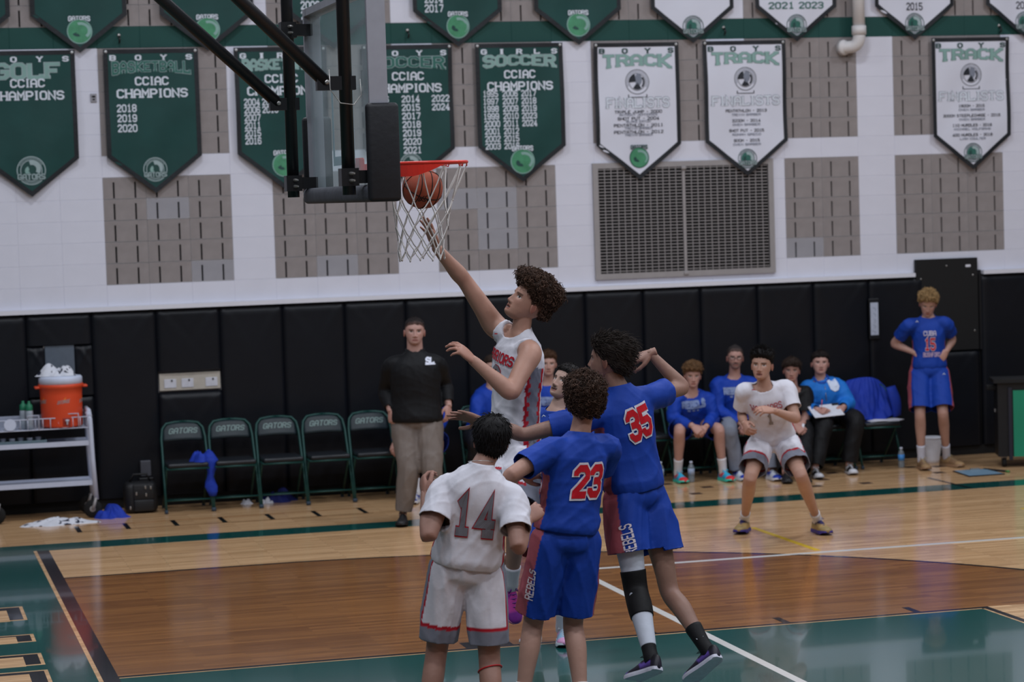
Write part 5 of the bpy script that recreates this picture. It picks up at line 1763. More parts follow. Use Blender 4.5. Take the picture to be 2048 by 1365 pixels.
def on(parent, px, py, L, s):
    """point on the pixel's ray at distance L from the parent joint; s>0 takes the farther one"""
    d = unit(ray(px, py)); o = CAM - parent
    bq = np.dot(o, d); c = np.dot(o, o) - L * L
    disc = bq * bq - c
    if disc <= 0:
        q = CAM + d * (-bq)
        return parent + unit(q - parent) * L if False else q
    return CAM + d * (-bq + (math.sqrt(disc) if s > 0 else -math.sqrt(disc)))


def bisect_local(v, f, cuts):
    """cuts: (point, outward normal, mask function of points): trim what lies beyond the plane, snapping the hem onto it"""
    v = v.copy()
    q = np.array([t if len(t) == 4 else (t[0], t[1], t[2], t[2]) for t in f])
    for co, no, test in cuts:
        no = unit(no)
        d = (v - co) @ no
        m = test(v) & (d > 0)
        fm = m[q].all(axis=1)
        q = q[~fm]
        used = np.zeros(len(v), bool); used[q.ravel()] = True
        edge = m & used
        v[edge] -= d[edge, None] * no
    used = np.zeros(len(v), bool); used[q.ravel()] = True
    idx = np.cumsum(used) - 1
    q = idx[q]
    return v[used], [tuple(t) if t[2] != t[3] else tuple(t[:3]) for t in q.tolist()]


def cloth_obj(name, v, f, col, parent, m=None, thick=.004):
    me = bpy.data.meshes.new(name)
    me.from_pydata([tuple(p) for p in v], [], f)
    me.materials.append(m or M_CLOTH)
    me.polygons.foreach_set('use_smooth', [True] * len(me.polygons))
    setcol(me, col)
    o = link(name, me, parent)
    if thick:
        md = o.modifiers.new('thickness', 'SOLIDIFY')
        md.thickness = thick
        md.offset = -1
    return o


def print_on(name, parent, v, f, text, centre, ax, ay, nrm, h, w, layers, slant=0.0, sw=1.3, serif=True, step=.012, off=.006, reach=.3, gap=1.7):
    """flat lettering projected on a garment; layers: list of (rgb, grow)"""
    bvh = BVHTree.FromPolygons([tuple(p) for p in v], f)
    outs = []
    for li, (rgb, gr) in enumerate(layers):
        mb = MB()

        def fn(x, y):
            o = centre + ax * x + ay * (y - h / 2)
            hit = bvh.ray_cast(Vector(o + nrm * reach), Vector(-nrm), reach + .3)
            if hit[0] is None:
                return V(0, 0, -99)
            return np.array(hit[0]) + nrm * (off + .003 * li)
        put_quads(mb, refine(text2d(text, h, w, sw, serif, gap, slant=slant, grow=gr), step), fn)
        vv_ = np.array(mb.v)
        good = []
        for q in mb.f:
            pq = vv_[list(q)]
            e = max(np.linalg.norm(pq[i] - pq[i - 1]) for i in range(len(q)))
            if pq[:, 2].min() > -50 and e < .09 + .4 * h:
                good.append(q)
        mb.f, mb.m = good, [0] * len(good)
        vv_[vv_[:, 2] < -50] = centre
        mb.v = [tuple(t) for t in vv_]
        mb.c = [lin(rgb)] * len(mb.v)
        outs.append(mb.build(name if li == len(layers) - 1 else name + '_outline', M_CLOTH, parent))
    return outs


def axis_test(a, b, r, tmin=.25):
    def fn(p):
        t = (p - a) @ (b - a) / np.dot(b - a, b - a)
        return (np.linalg.norm(p - a - np.outer(t, b - a), axis=1) < r) & (t > tmin)
    return fn


def leg_rows(H, K, A, up, l_=1.0, grow=0.0):
    kd = np.cross(K - H, A - K)
    calf = V(0, 0, 0)
    if np.linalg.norm(np.cross(unit(K - H), unit(A - K))) > .1:
        calf = -unit(np.cross(kd, A - K)) * .012
    rows = [list(H + up * .05) + [.085 * l_], list(H) + [.09 * l_], list(H * .65 + K * .35) + [.081 * l_], list(H * .25 + K * .75) + [.062 * l_], list(K) + [.056 * l_], list(K * .72 + A * .28 - calf) + [.057 * l_], list(K * .45 + A * .55 - calf * .6) + [.047 * l_], list(K * .12 + A * .88) + [.036 * l_], list(A) + [.037 * l_], list(A + unit(A - K) * .03) + [.034 * l_]]
    return [r[:3] + [r[3] + grow] for r in rows]


def person(label, J, head, skin, hair, top, bottom, shoes, hands, build=1.0, arm=1.0, leg=1.0, voxel=.010, seed=1, group=None, ground=None, extra=None, face=None, neckr=.054, wide=1.0, noshift='', handk=1.06):
    """J: joints; head: (centre, face dir, up dir, scale)"""
    J = {k: np.asarray(q, float) for k, q in J.items()}
    skin = tuple(.86 * c + .14 * (sum(skin) / 3 - 4) for c in skin)
    pel, neck = J['pel'], J['neck']
    for sd in 'LR':
        if sd not in noshift:
            J['sh' + sd] = J['sh' + sd] - V(0, 0, .022) + unit(neck - J['sh' + sd]) * .008
    sp = neck - pel
    Ls = np.linalg.norm(sp)
    up = sp / Ls
    rt_s = unit(J['shR'] - J['shL'])
    rt_p = unit(J['hipR'] - J['hipL'])
    base = ground if ground is not None else V(pel[0], pel[1], min(J['anL'][2], J['anR'][2]) - .09)
    root = thing('person', label, 'person', base, group)

    def axes(s):
        r = unit(rt_p * (1 - np.clip(s, 0, 1)) + rt_s * np.clip(s, 0, 1))
        r = unit(r - up * np.dot(r, up) * .6)
        return r, unit(np.cross(up, r))

    def torso_rows(tab):
        rows = []
        bend = J.get('bend', np.zeros(3))
        for s, w, d, dy in tab:
            r, fr = axes(s)
            c = pel + sp * s + fr * dy + bend * math.sin(math.pi * np.clip(s, 0, 1))
            rows.append(list(c) + list(r) + list(fr) + [w * build, d * build])
        return rows
    shw = np.linalg.norm(J['shR'] - J['shL']) / 2
    # ---- body
    mb = MB()
    ell_loft(mb, torso_rows([(-.17, .07, .06, 0), (-.10, .135, .10, 0), (0, .165, .115, 0), (.2, .150, .105, 0), (.42, .140, .10, .005), (.66, .160, .115, .005), (.84, .150, .105, 0), (.95, .105, .08, -.005), (1.02, .06, .06, 0)]))
    hc = np.asarray(head[0], float)
    hU, hF = unit(head[2]), unit(head[1])
    hs = head[3]
    jaw = hc - hU * .045 * hs - hF * .012
    limb(mb, [list(neck - up * .07) + [neckr * 1.25], list(neck) + [neckr * 1.08], list(neck * .45 + jaw * .55) + [neckr], list(jaw) + [neckr * .98], list(jaw + hU * .05) + [neckr * .8]], 16, 16)
    for sd in 'LR':
        S, E, W = J['sh' + sd], J['el' + sd], J['wr' + sd]
        inn = S * .45 + (neck - up * .05) * .55
        a = arm
        limb(mb, [list(inn) + [.052 * a], list(S) + [.060 * a], list(S * .65 + E * .35) + [.051 * a], list(S * .3 + E * .7) + [.045 * a], list(E) + [.040 * a], list(E * .75 + W * .25) + [.0425 * a], list(E * .4 + W * .6) + [.034 * a], list(W) + [.0265 * a], list(W + unit(W - E) * .02) + [.025 * a]], 34)
        H, K, A = J['hip' + sd], J['kn' + sd], J['an' + sd]
        limb(mb, leg_rows(H, K, A, up, leg), 40)
    v, f = remesh(mb, voxel, 5)
    sk = np.array(lin(skin))
    col = np.tile(sk, (len(v), 1))
    for sd in 'LR':   # redder elbows and knees
        for jn, rr in (('el', .05), ('kn', .06)):
            dd = np.linalg.norm(v - J[jn + sd], axis=1)
            k = np.clip(1 - dd / (rr * 1.5), 0, 1)[:, None] * .35
            col = col * (1 - k * np.array([.05, .25, .25]))
    VV, FF, CC = [v], list(f), [col]
    off = len(v)
    fc = dict(face or {})
    hv, hf, hcol, raw, rawf = head_mesh(skin, fc.pop('brow', hair['col']), wide=wide, **fc)
    hx, hy, hz = ortho(hF, hU)
    RH = np.stack([hx, hy, hz], 1) * hs
    VV.append(hv @ RH.T + hc); CC.append(hcol); FF += [tuple(i + off for i in q) for q in hf]; off += len(hv)
    for sd in 'LR':
        W, E = J['wr' + sd], J['el' + sd]
        hd = hands.get(sd, ('relaxed', None, None))
        kind = hd[0]
        d = unit(hd[1]) if hd[1] is not None else unit(W - E)
        bk = hd[2] if hd[2] is not None else unit(np.cross(rt_s, d)) * 1.0
        x, y, z = ortho(d, np.asarray(bk, float))
        # thumb side: for a right hand with back up and fingers forward the thumb is on the left
        xx = -x if sd == 'R' else x
        hvv, hff = hand_mesh(kind)
        R_ = np.stack([xx, y, z], 1)
        VV.append((hvv * handk) @ R_.T + W)
        flip = np.linalg.det(R_) < 0
        FF += [tuple(i + off for i in (q[::-1] if flip else q)) for q in hff]
        hc_ = np.tile(sk, (len(hvv), 1)) * np.array([1.0, .93, .92])
        tipk = np.clip((hvv[:, 1] - .10) / .07, 0, 1)[:, None]
        CC.append(hc_ * (1 - tipk * np.array([0, .10, .08]))); off += len(hvv)
    bo = cloth_obj('body', np.concatenate(VV), FF, np.concatenate(CC), root, M_SKIN, 0)
    # ---- hair
    if hair.get('n', 1):
        a_, b_, c_ = hair_parts(raw, rawf, hair, seed)
        cloth_obj('hair', a_ @ RH.T + hc, b_, c_, root, M_HAIR, 0)
    info = dict(bt_len=bottom['len'], root=root, axes=axes, pel=pel, sp=sp, up=up, J=J, head=(hc, hx, hy, hz, hs))
    # ---- shorts or trousers
    bt = bottom
    mb = MB()
    lo = bt.get('loose', .02)
    ell_loft(mb, torso_rows([(-.19, .07, .07, 0), (-.12, .148, .122, 0), (-.04, .168 + lo * .5, .122 + lo * .5, 0), (.06, .163 + lo * .3, .114 + lo * .4, 0), (.20, .150 + lo * .2, .102 + lo * .3, 0), (.30, .146, .098, 0)]))
    hems = []
    for sd in 'LR':
        H, K, A = J['hip' + sd], J['kn' + sd], J['an' + sd]
        t = bt['len']
        if t <= 1.0:
            e = H + (K - H) * (t + .06)
            limb(mb, [list(H + up * .07) + [.08], list(H) + [(.097 + lo * .5) * build], list(H * .6 + K * .4) + [(.094 + lo * .9) * build], list(H + (K - H) * t) + [(.086 + lo * 1.15) * build], list(e) + [(.086 + lo * 1.2) * build]], 22, 20)
            hems.append((H + (K - H) * t, K - H, axis_test(H, K, .19 * build)))
        else:
            t2 = t - 1
            limb(mb, [list(H + up * .07) + [.08], list(H) + [(.096 + lo * .5) * build], list(H * .5 + K * .5) + [(.084 + lo * .6) * build], list(K) + [(.068 + lo * .5) * build], list(K * .6 + A * .4) + [(.064 + lo * .55) * build], list(K + (A - K) * t2) + [.056 + lo * .8], list(K + (A - K) * (t2 + .1)) + [.055 + lo * .8]], 40, 18)
            hems.append((K + (A - K) * t2, A - K, axis_test(K, A, .13, .4)))
    v, f = remesh(mb, bt.get('voxel', .009), 8)
    nn = vnormals(v, f)
    v = v + nn * (wobble(v, bt.get('fold', .006), 22, seed + 3, (1, 1, .4)) + wobble(v, bt.get('fold', .006) * 1.4, 18, seed + 4, (1, 1, .35), False))[:, None]
    ws = bt.get('waist', .19)
    v, f = bisect_local(v, f, [(pel + sp * ws, up, axis_test(pel, neck, .34, -.1))] + hems)
    col = bt['col'](v, info) if callable(bt['col']) else np.tile(np.array(lin(bt['col'])), (len(v), 1))
    so = cloth_obj(bt.get('name', 'shorts'), v, f, col, root)
    info['bv'], info['bf'], info['bo'] = v, f, so
    # ---- top
    tp = top
    lo = tp.get('loose', .022)
    hem = tp.get('hem', .02)
    mb = MB()
    ell_loft(mb, torso_rows([(hem - .09, .140 + lo, .104 + lo, 0), (hem, .158 + lo * .9, .116 + lo, 0), (hem + .07, .162 + lo * 1.15, .120 + lo * 1.15, 0), (.27, .150 + lo, .108 + lo, 0), (.45, .150 + lo, .106 + lo, .004), (.68, .162 + lo * .9, .118 + lo * .7, .004), (.84, min(.155, shw * .9) + lo * .8, .108 + lo * .6, 0), (.95, .112 + lo * .6, .082 + lo * .5, -.005), (1.03, .066 + lo * .3, .066 + lo * .3, -.004), (1.09, .05, .055, 0)]))

    def torso_test(k, smax=9):
        def fn(p):
            s_, a_, x_, y_ = torso_uv(p, info)
            return (np.hypot(x_ / ((.165 + lo) * build), y_ / ((.122 + lo) * build)) < k) & (s_ < smax)
        return fn
    cuts = [(pel + sp * hem, -up, torso_test(1.3, .3))]
    r_, fr_ = axes(1)
    nk = neck + up * (tp.get('neck', -.004) + .012) + fr_ * .03
    cuts.append((nk, unit(up + fr_ * tp.get('vee', .4)), (lambda p, c=neck + up * .03 + fr_ * .012, r=tp.get('nr', .098): np.linalg.norm(p - c, axis=1) < r)))
    for sd in 'LR':
        S, E, W = J['sh' + sd], J['el' + sd], J['wr' + sd]
        inn = S * .45 + (neck - up * .055) * .55
        sl = tp.get('sleeve', .6)
        if sl == 0:
            tank = S * .5 + inn * .5
            limb(mb, [list(inn) + [.068], list(tank) + [.068 * arm]], 8, 14)
            continue
        if sl <= 1:
            limb(mb, [list(inn) + [.060 * arm + lo * .4], list(S) + [.066 * arm + lo * .45], list(S * (1 - sl * .6) + E * sl * .6) + [.060 * arm + lo * .8], list(S + (E - S) * sl) + [.058 * arm + lo * .95], list(S + (E - S) * (sl + .1)) + [.057 * arm + lo * .9]], 20, 18)
            tt_ = torso_test(1.04)
            at_ = axis_test(S, E, .115)
            cuts.append((S + (E - S) * sl, E - S, (lambda p, at_=at_, tt_=tt_: at_(p) & ~tt_(p))))
        else:
            t2 = sl - 1
            limb(mb, [list(inn) + [.055 * arm + lo * .4], list(S) + [.060 * arm + lo * .4], list(S * .5 + E * .5) + [.054 * arm + lo * .6], list(E) + [.048 * arm + lo * .6], list(E * .6 + W * .4) + [.046 * arm + lo * .6], list(E + (W - E) * t2) + [.034 * arm + lo * .35], list(E + (W - E) * (t2 + .15)) + [.033 * arm + lo * .3]], 34, 16)
            tt_ = torso_test(1.04)
            at_ = axis_test(E, W, .085, .5)
            cuts.append((E + (W - E) * t2, W - E, (lambda p, at_=at_, tt_=tt_: at_(p) & ~tt_(p))))
    v, f = remesh(mb, tp.get('voxel', .009), tp.get('smooth', 8))
    nn = vnormals(v, f)
    fo = tp.get('fold', .005)
    v = v + nn * (wobble(v, fo, 20, seed + 5, (1, 1, .6)) + wobble(v, fo * 1.5, 15, seed + 6, (1, 1, .75), False))[:, None]
    v, f = bisect_local(v, f, cuts)
    col = tp['col'](v, info) if callable(tp['col']) else np.tile(np.array(lin(tp['col'])), (len(v), 1))
    to = cloth_obj(tp.get('name', 'jersey'), v, f, col, root)
    info['tv'], info['tf'], info['to'] = v, f, to
    # ---- socks and shoes
    for sd in 'LR':
        A, K = J['an' + sd], J['kn' + sd]
        sh = shoes
        if sh.get('sock'):
            hgt = sh.get('sockh', .13)
            cs = catmull(leg_rows(J['hip' + sd], K, A, up, leg, .005), 91)
            d = unit(K - A)
            al = (cs[:, :3] - A) @ d
            cs = cs[(al < hgt) & (np.arange(91) > 40)]
            m_ = MB()
            m_.tube([q[:3] for q in cs], [q[3] for q in cs], 16)
            m_.c = [lin(sh['sock'])] * len(m_.v)
            m_.build('sock', M_CLOTH, root, True)
        td, tu = sh['toe' + sd]
        x, y, z = ortho(np.asarray(td, float), np.asarray(tu, float))
        sc_ = sh.get('size', 1.0)
        o_ = A - z * .088 * sc_ + y * .01
        if sh.get('flat'):
            o_[2] = .001
        Mx = frame(o_, x * sc_, y * sc_, z * sc_)
        shoe_parts('shoe', root, Mx, sh['up'], sh['acc'], sh['sole'], sh['laces'], sh.get('high', 1.0), sh.get('collar'))
    return info


def torso_uv(v, info):
    """s along the spine, angle from the front (0 front, pi/2 sides, pi back)"""
    pel, sp, up = info['pel'], info['sp'], info['up']
    s = (v - pel) @ up / np.linalg.norm(sp)
    r, fr = info['axes'](.4)
    d = v - pel - np.outer(s, sp)
    x, y = d @ r, d @ fr
    return s, np.arctan2(x / .16, y / .115), x, y


def thigh_uv(v, info):
    """t along nearer thigh, lateral angle measure (1 outside, -1 inside)"""
    J = info['J']
    best = None
    for sd, sg in (('R', 1), ('L', -1)):
        H, K = J['hip' + sd], J['kn' + sd]
        ax = unit(K - H)
        t = (v - H) @ ax / np.linalg.norm(K - H)
        d = v - H - np.outer(t, K - H)
        r, fr = info['axes'](0)
        lat = (d @ unit(r - ax * np.dot(r, ax))) * sg
        dist = np.linalg.norm(v - H - np.outer(np.clip(t, -.4, 1.2), K - H), axis=1)
        rr = np.linalg.norm(d, axis=1)
        cur = (dist, t, lat / np.maximum(rr, 1e-6), (v - info['pel']) @ r * sg)
        if best is None:
            best = cur
        else:
            m = cur[0] < best[0]
            best = tuple(np.where(m, c, b) for c, b in zip(cur, best))
    return best[1], best[2]


def paintc(n, rgb):
    return np.tile(np.array(lin(rgb)), (n, 1))


WHITEJ, GREYJ, REDJ, BLUEJ, PINKJ = (208, 207, 216), (118, 121, 134), (168, 22, 40), (14, 56, 148), (150, 74, 84)


def sleeve_mask(v, info):
    J = info['J']
    m = np.zeros(len(v), bool)
    for sd in 'LR':
        S, E = J['sh' + sd], J['el' + sd]
        t = (v - S) @ (E - S) / np.dot(E - S, E - S)
        dist = np.linalg.norm(v - S - np.outer(np.clip(t, 0, 1), E - S), axis=1)
        m |= (t > .08) & (dist < .12)
    return m


def white_top(panel=True, a0=.20, a1=.34):
    def fn(v, info):
        s, a, x, y = torso_uv(v, info)
        c = paintc(len(v), WHITEJ)
        de = np.abs(np.abs(a) - math.pi / 2)
        ok = (s < .74) & ~sleeve_mask(v, info)
        c[ok & (de < a1)] = lin(REDJ)
        if panel:
            c[ok & (de < a0)] = lin(GREYJ)
        return c
    return fn


def white_shorts(v, info, band=.17):
    t, lat = thigh_uv(v, info)
    tm = info['bt_len']
    c = paintc(len(v), WHITEJ)
    g = np.abs(lat)
    hem = t > tm - .16 + .10 * np.clip(lat, -1, 1) * 0
    redl = (t > tm - .205) & ~hem
    c[redl] = lin(REDJ)
    c[hem] = lin(GREYJ)
    side = lat > .90
    c[(lat > .84) & (t < tm - .16)] = lin(REDJ)
    c[side & (t < tm - .16)] = lin(GREYJ)
    return c


def blue_top(v, info):
    s, a, x, y = torso_uv(v, info)
    c = paintc(len(v), BLUEJ)
    de = np.abs(np.abs(a) - math.pi / 2)
    ok = (s < .70) & ~sleeve_mask(v, info)
    c[ok & (de < .30)] = lin(PINKJ)
    return c


def blue_shorts(v, info):
    t, lat = thigh_uv(v, info)
    c = paintc(len(v), BLUEJ)
    c[(lat > .80)] = lin(PINKJ)
    return c
# ---------------------------------------------------------------- people: the figures
def dv(a, b, c):            # direction: image right, image up, away from the camera
    return a * CR + b * CU + c * CF


def hips(pel, rt, half=.095, drop=.03):
    rt = unit(rt)
    return {'hipR': pel + rt * half - V(0, 0, drop), 'hipL': pel - rt * half - V(0, 0, drop)}


def back_print(info, name, text, c, h, w, layers, tilt=0.0, slant=0.0, front=False, part='t', ax=None, ay=None, nrm=None, sw=1.35, serif=True, reach=.2, gap=1.7):
    r, fr = info['axes'](.6)
    up = info['up']
    if ax is None:
        ax = -r if front else r
        ay = up
        nrm = fr if front else -fr
        ax, ay = unit(ax + ay * tilt), unit(ay - ax * tilt)
    return print_on(name, info['to'] if part == 't' else info['bo'], info[part + 'v'], info[part + 'f'], text, c, ax, ay, nrm, h, w, layers, slant, sw, serif, reach=reach, gap=gap)


# ---- number 14, white jersey, back to the camera
D = 12.1
J = {'pel': aD(933, 1130, D + .05), 'neck': aD(962, 938, D - .05), 'shL': aD(886, 972, D - .02), 'shR': aD(1028, 994, D - .06)}
J.update(hips(J['pel'], dv(1, -.05, -.02)))
J['elL'] = on(J['shL'], 857, 1076, .295, -1); J['wrL'] = on(J['elL'], 851, 990, .255, 1)
J['elR'] = on(J['shR'], 1036, 1098, .295, -1); J['wrR'] = on(J['elR'], 1056, 1040, .255, 1)
J['knL'] = on(J['hipL'], 872, 1312, .45, 1); J['knR'] = on(J['hipR'], 979, 1322, .45, 1)
J['anL'] = on(J['knL'], 848, 1490, .44, -1); J['anR'] = on(J['knR'], 988, 1498, .44, -1)
I = person('player number 14 in white seen from behind, nearest the camera', J, (aD(982, 882, D + .02), dv(-.05, .28, 1), dv(.10, 1, -.25), 1.0), (152, 110, 94),
           dict(col=(17, 15, 17), tt=.020, ts=.012, tb=.010, back=-.062, side=-.01, n=2200, len=.045, rad=.0022, dir=(0, -.25, -.55), lift=.35, mess=.22, droop=.25, capk=.7, rough=.2),
           dict(col=white_top(False, .2, .30), sleeve=.62, loose=.024, hem=.02, fold=.0055, vee=.15, neck=.012), dict(col=white_shorts, len=.80, loose=.014, fold=.008, waist=.2),
           dict(up=(40, 40, 46), acc=(200, 60, 60), sole=(210, 210, 210), laces=(200, 200, 200), sock=(206, 206, 212), toeL=(dv(-.15, 0, 1), V(0, 0, 1)), toeR=(dv(.1, 0, 1), V(0, 0, 1))),
           {'L': ('half', dv(-.15, .75, .6), dv(-.9, 0, -.3)), 'R': ('relaxed', dv(.5, .45, .6), dv(.5, .6, -.5))}, build=1.0, arm=1.0, leg=1.0, seed=14)
back_print(I, 'number', '14', aD(953, 1029, D), .215, .215, [(REDJ, .2), ((112, 112, 120), -.03)], ax=unit(dv(1, -.10, 0)), ay=unit(dv(.13, 1, 0)), nrm=unit(dv(-.05, 0, -1)), sw=1.6, gap=2.6)
K_, A_ = I['J']['knR'], I['J']['anR']
b = MB(); cc_ = K_ + (A_ - K_) * .10; ex, ey, ez = ortho(V(1, 0, 0), unit(K_ - A_)); b.tube([cc_ + (math.cos(t) * ex + math.sin(t) * ey) * .0605 + ez * .01 * math.sin(t + 1) for t in np.arange(28) * 2 * math.pi / 28], .0035, 6, closed=True); b.build('knee_band', mat('red_band', (180, 24, 34), 0.6), I['root'], True)
b = MB(); nb = I['J']['neck']; b.tube([nb + V(0, 0, .035) + (math.cos(t) * CR * .062 + math.sin(t) * CF * .062) - CU * .008 * math.sin(t) for t in np.arange(26) * 2 * math.pi / 26], .002, 5, closed=True); b.build('necklace', M_BOLT, I['root'], True)

# ---- number 23, blue jersey, back to the camera
D = 12.9
J = {'pel': aD(1130, 1072, D + .03), 'neck': aD(1159, 874, D), 'shL': aD(1093, 896, D - .10), 'shR': aD(1218, 888, D + .11)}
J.update(hips(J['pel'], dv(1, 0, .45)))
J['elL'] = on(J['shL'], 1020, 952, .295, -1); J['wrL'] = on(J['elL'], 1043, 950, .25, 1)
J['elR'] = on(J['shR'], 1196, 960, .30, 1); J['wrR'] = on(J['elR'], 1160, 985, .25, 1)
J['knL'] = on(J['hipL'], 1066, 1248, .47, 1); J['knR'] = on(J['hipR'], 1146, 1250, .47, 1)
J['anL'] = on(J['knL'], 1042, 1412, .44, -1); J['anR'] = on(J['knR'], 1164, 1412, .44, -1)
I = person('player number 23 in blue with curly hair seen from behind', J, (aD(1168, 803, D + .02), dv(-.25, .25, .95), dv(.05, 1, -.2), 1.03), (172, 128, 110),
           dict(col=(56, 40, 32), tt=.034, ts=.026, tb=.012, back=-.055, side=-.02, n=1500, len=.034, rad=.0032, curl=.0085, turns=1.4, dir=(0, 0, 0), lift=1, mess=.5, droop=.1, capk=.45, rough=.3, freq=90, seg=6, tip=.6),
           dict(col=blue_top, sleeve=.62, loose=.022, hem=.055, fold=.006, vee=.1, neck=.012), dict(col=blue_shorts, len=.86, loose=.022, fold=.008, waist=.2),
           dict(up=(40, 60, 150), acc=(200, 60, 60), sole=(210, 210, 210), laces=(200, 200, 200), sock=(206, 206, 212), toeL=(dv(-.15, 0, 1), V(0, 0, 1)), toeR=(dv(.2, 0, 1), V(0, 0, 1))),
           {'L': ('relaxed', dv(.8, .1, .5), dv(0, .5, -.8))}, seed=23)
back_print(I, 'number', '23', I['pel'] + I['sp'] * .59 + I['axes'](.6)[0] * .015, .178, .185, [((205, 205, 215), .55), ((186, 20, 36), 0.05)], .06, .06, sw=1.5, reach=.32)
back_print(I, 'shorts_lettering', 'REBELS', aD(1046, 1172, D - .1), .058, .17, [((196, 186, 192), 0)], part='b', ax=unit(dv(.30, 1, 0)), ay=unit(dv(-1, .3, 0)), nrm=unit(dv(-.62, 0, -.78)), sw=1.2, serif=False)

# ---- number 35, blue jersey, leaping with raised arm
D = 13.35
J = {'pel': aD(1270, 985, D + .05), 'neck': aD(1238, 780, D - .02), 'shL': aD(1168, 836, D - .12), 'shR': aD(1292, 796, D + .06)}
J.update(hips(J['pel'], dv(.78, .05, .6)))
J['elR'] = on(J['shR'], 1366, 776, .30, 1); J['wrR'] = on(J['elR'], 1300, 707, .27, -1)
J['elL'] = on(J['shL'], 1046, 870, .32, -1); J['wrL'] = on(J['elL'], 962, 842, .26, -1)
J['knR'] = on(J['hipR'], 1340, 1186, .47, -1); J['anR'] = on(J['knR'], 1415, 1302, .43, -1)
J['knL'] = on(J['hipL'], 1272, 1182, .46, -1); J['anL'] = on(J['knL'], 1302, 1316, .43, -1)
I = person('player number 35 in blue leaping with one arm bent behind his head', J, (aD(1216, 722, D - .02), dv(-.92, .12, .30), dv(.16, 1, -.1), 1.03), (144, 106, 90),
           dict(col=(40, 32, 28), tt=.022, ts=.012, tb=.03, tf=.012, back=-.06, side=-.01, n=1300, len=.075, rad=.0022, dir=(0, -.6, .05), lift=.4, mess=.2, droop=.2, capk=.7, rough=.2, freq=50),
           dict(col=blue_top, sleeve=.55, loose=.022, hem=.03, fold=.005, vee=.1, neck=.012), dict(col=blue_shorts, len=.58, loose=.036, fold=.009, waist=.2),
           dict(up=(28, 24, 40), acc=(104, 78, 170), sole=(196, 196, 210), laces=(24, 22, 30), collar=(16, 15, 20), sock=(14, 14, 17), sockh=.17, toeL=(dv(-.5, -.30, .75), dv(.1, 1, .3)), toeR=(dv(-.55, -.55, .6), dv(-.1, .8, .5)), size=1.02),
           {'L': ('open', dv(-1, .28, -.1), dv(.2, .8, .6)), 'R': ('half', dv(-.9, -.35, .1), dv(-.2, .8, -.5))}, leg=.98, seed=35, handk=1.1, noshift='R', face=dict(mouth=.2))
back_print(I, 'number', '35', aD(1255, 845, D), .175, .165, [((205, 205, 215), .55), ((186, 20, 36), 0.05)], .16, .04, sw=1.5)
back_print(I, 'shorts_lettering', 'REBELS', aD(1262, 1078, D - .1), .075, .165, [((205, 196, 202), 0)], part='b', ax=unit(dv(-.28, 1, 0)), ay=unit(dv(-1, -.28, 0)), nrm=unit(dv(-.35, 0, -1)), sw=1.1, serif=False)
H_, K_, A_ = I['J']['hipL'], I['J']['knL'], I['J']['anL']
rows_ = catmull(leg_rows(H_, K_, A_, I['up'], .98), 181)


def leg_cover(name, lo_, hi_, grow, rgb):
    b_ = MB()
    q_ = rows_[int(lo_ * 20):int(hi_ * 20)]
    b_.tube([r[:3] for r in q_], [r[3] + grow for r in q_], 20)
    b_.c = [lin(rgb)] * len(b_.v)
    return b_.build(name, M_CLOTH, I['root'], True)


lg = leg_cover('leg_sleeve', 1.6, 6.9, .006, (190, 196, 208))
kp = leg_cover('knee_pad', 3.1, 5.55, .012, (13, 13, 15))
for t_, o_ in ((.06, .2), (.24, .3), (.05, -.25)):
    b = MB(); c_ = K_ + (A_ - K_) * t_ - CF * (.066 - .05 * o_ * o_) + CR * o_ * .12; b.lathe([(.001, 0), (.014, .0), (.012, .006), (.001, .006)], c_, 10, -CF + CR * o_); b.build('pad_opening', mat('pad_hole', (170, 176, 188), 0.8), kp)
for sd in 'LR':
    A_, K_ = I['J']['an' + sd], I['J']['kn' + sd]
    u_ = unit(K_ - A_); c_ = A_ + u_ * .10 - CF * .047
    b = MB(); b.tube([c_ - CR * .018 - CU * .004, c_ - CR * .006 - CU * .010, c_ + CR * .008 - CU * .003, c_ + CR * .022 + CU * .010], [.001, .0045, .003, .0008], 6); b.build('sock_mark', C_WHITEINK, I['root'], True)

# ---- the shooter in white
D = 13.62
J = {'pel': aD(1027, 893, D + .04), 'neck': aD(1041, 668, D), 'shL': aD(1061, 702, D - .15), 'shR': aD(990, 652, D + .13)}
J.update(hips(J['pel'], dv(-.55, .05, .8)))
J['elR'] = on(J['shR'], 930, 563, .31, -1); J['wrR'] = on(J['elR'], 873, 496, .27, -1)
J['elL'] = on(J['shL'], 1022, 786, .31, -1); J['wrL'] = on(J['elL'], 947, 722, .27, -1)
J['knL'] = on(J['hipL'], 1036, 1042, .45, -1); J['anL'] = on(J['knL'], 1022, 1168, .43, 1)
J['knR'] = on(J['hipR'], 985, 1010, .45, -1); J['anR'] = on(J['knR'], 1000, 1150, .43, 1)


def shooter_top(v, info):
    s, a, x, y = torso_uv(v, info)
    c = paintc(len(v), WHITEJ)
    de = np.abs(np.abs(a) - math.pi / 2 - .05)
    zig = .06 * np.sign(np.sin(s * 75)) * (s < .62)
    ok = s < .72
    c[ok & (de < .50 + zig * .4)] = lin(REDJ)
    c[ok & (de < .30 + zig)] = lin(GREYJ)
    return c


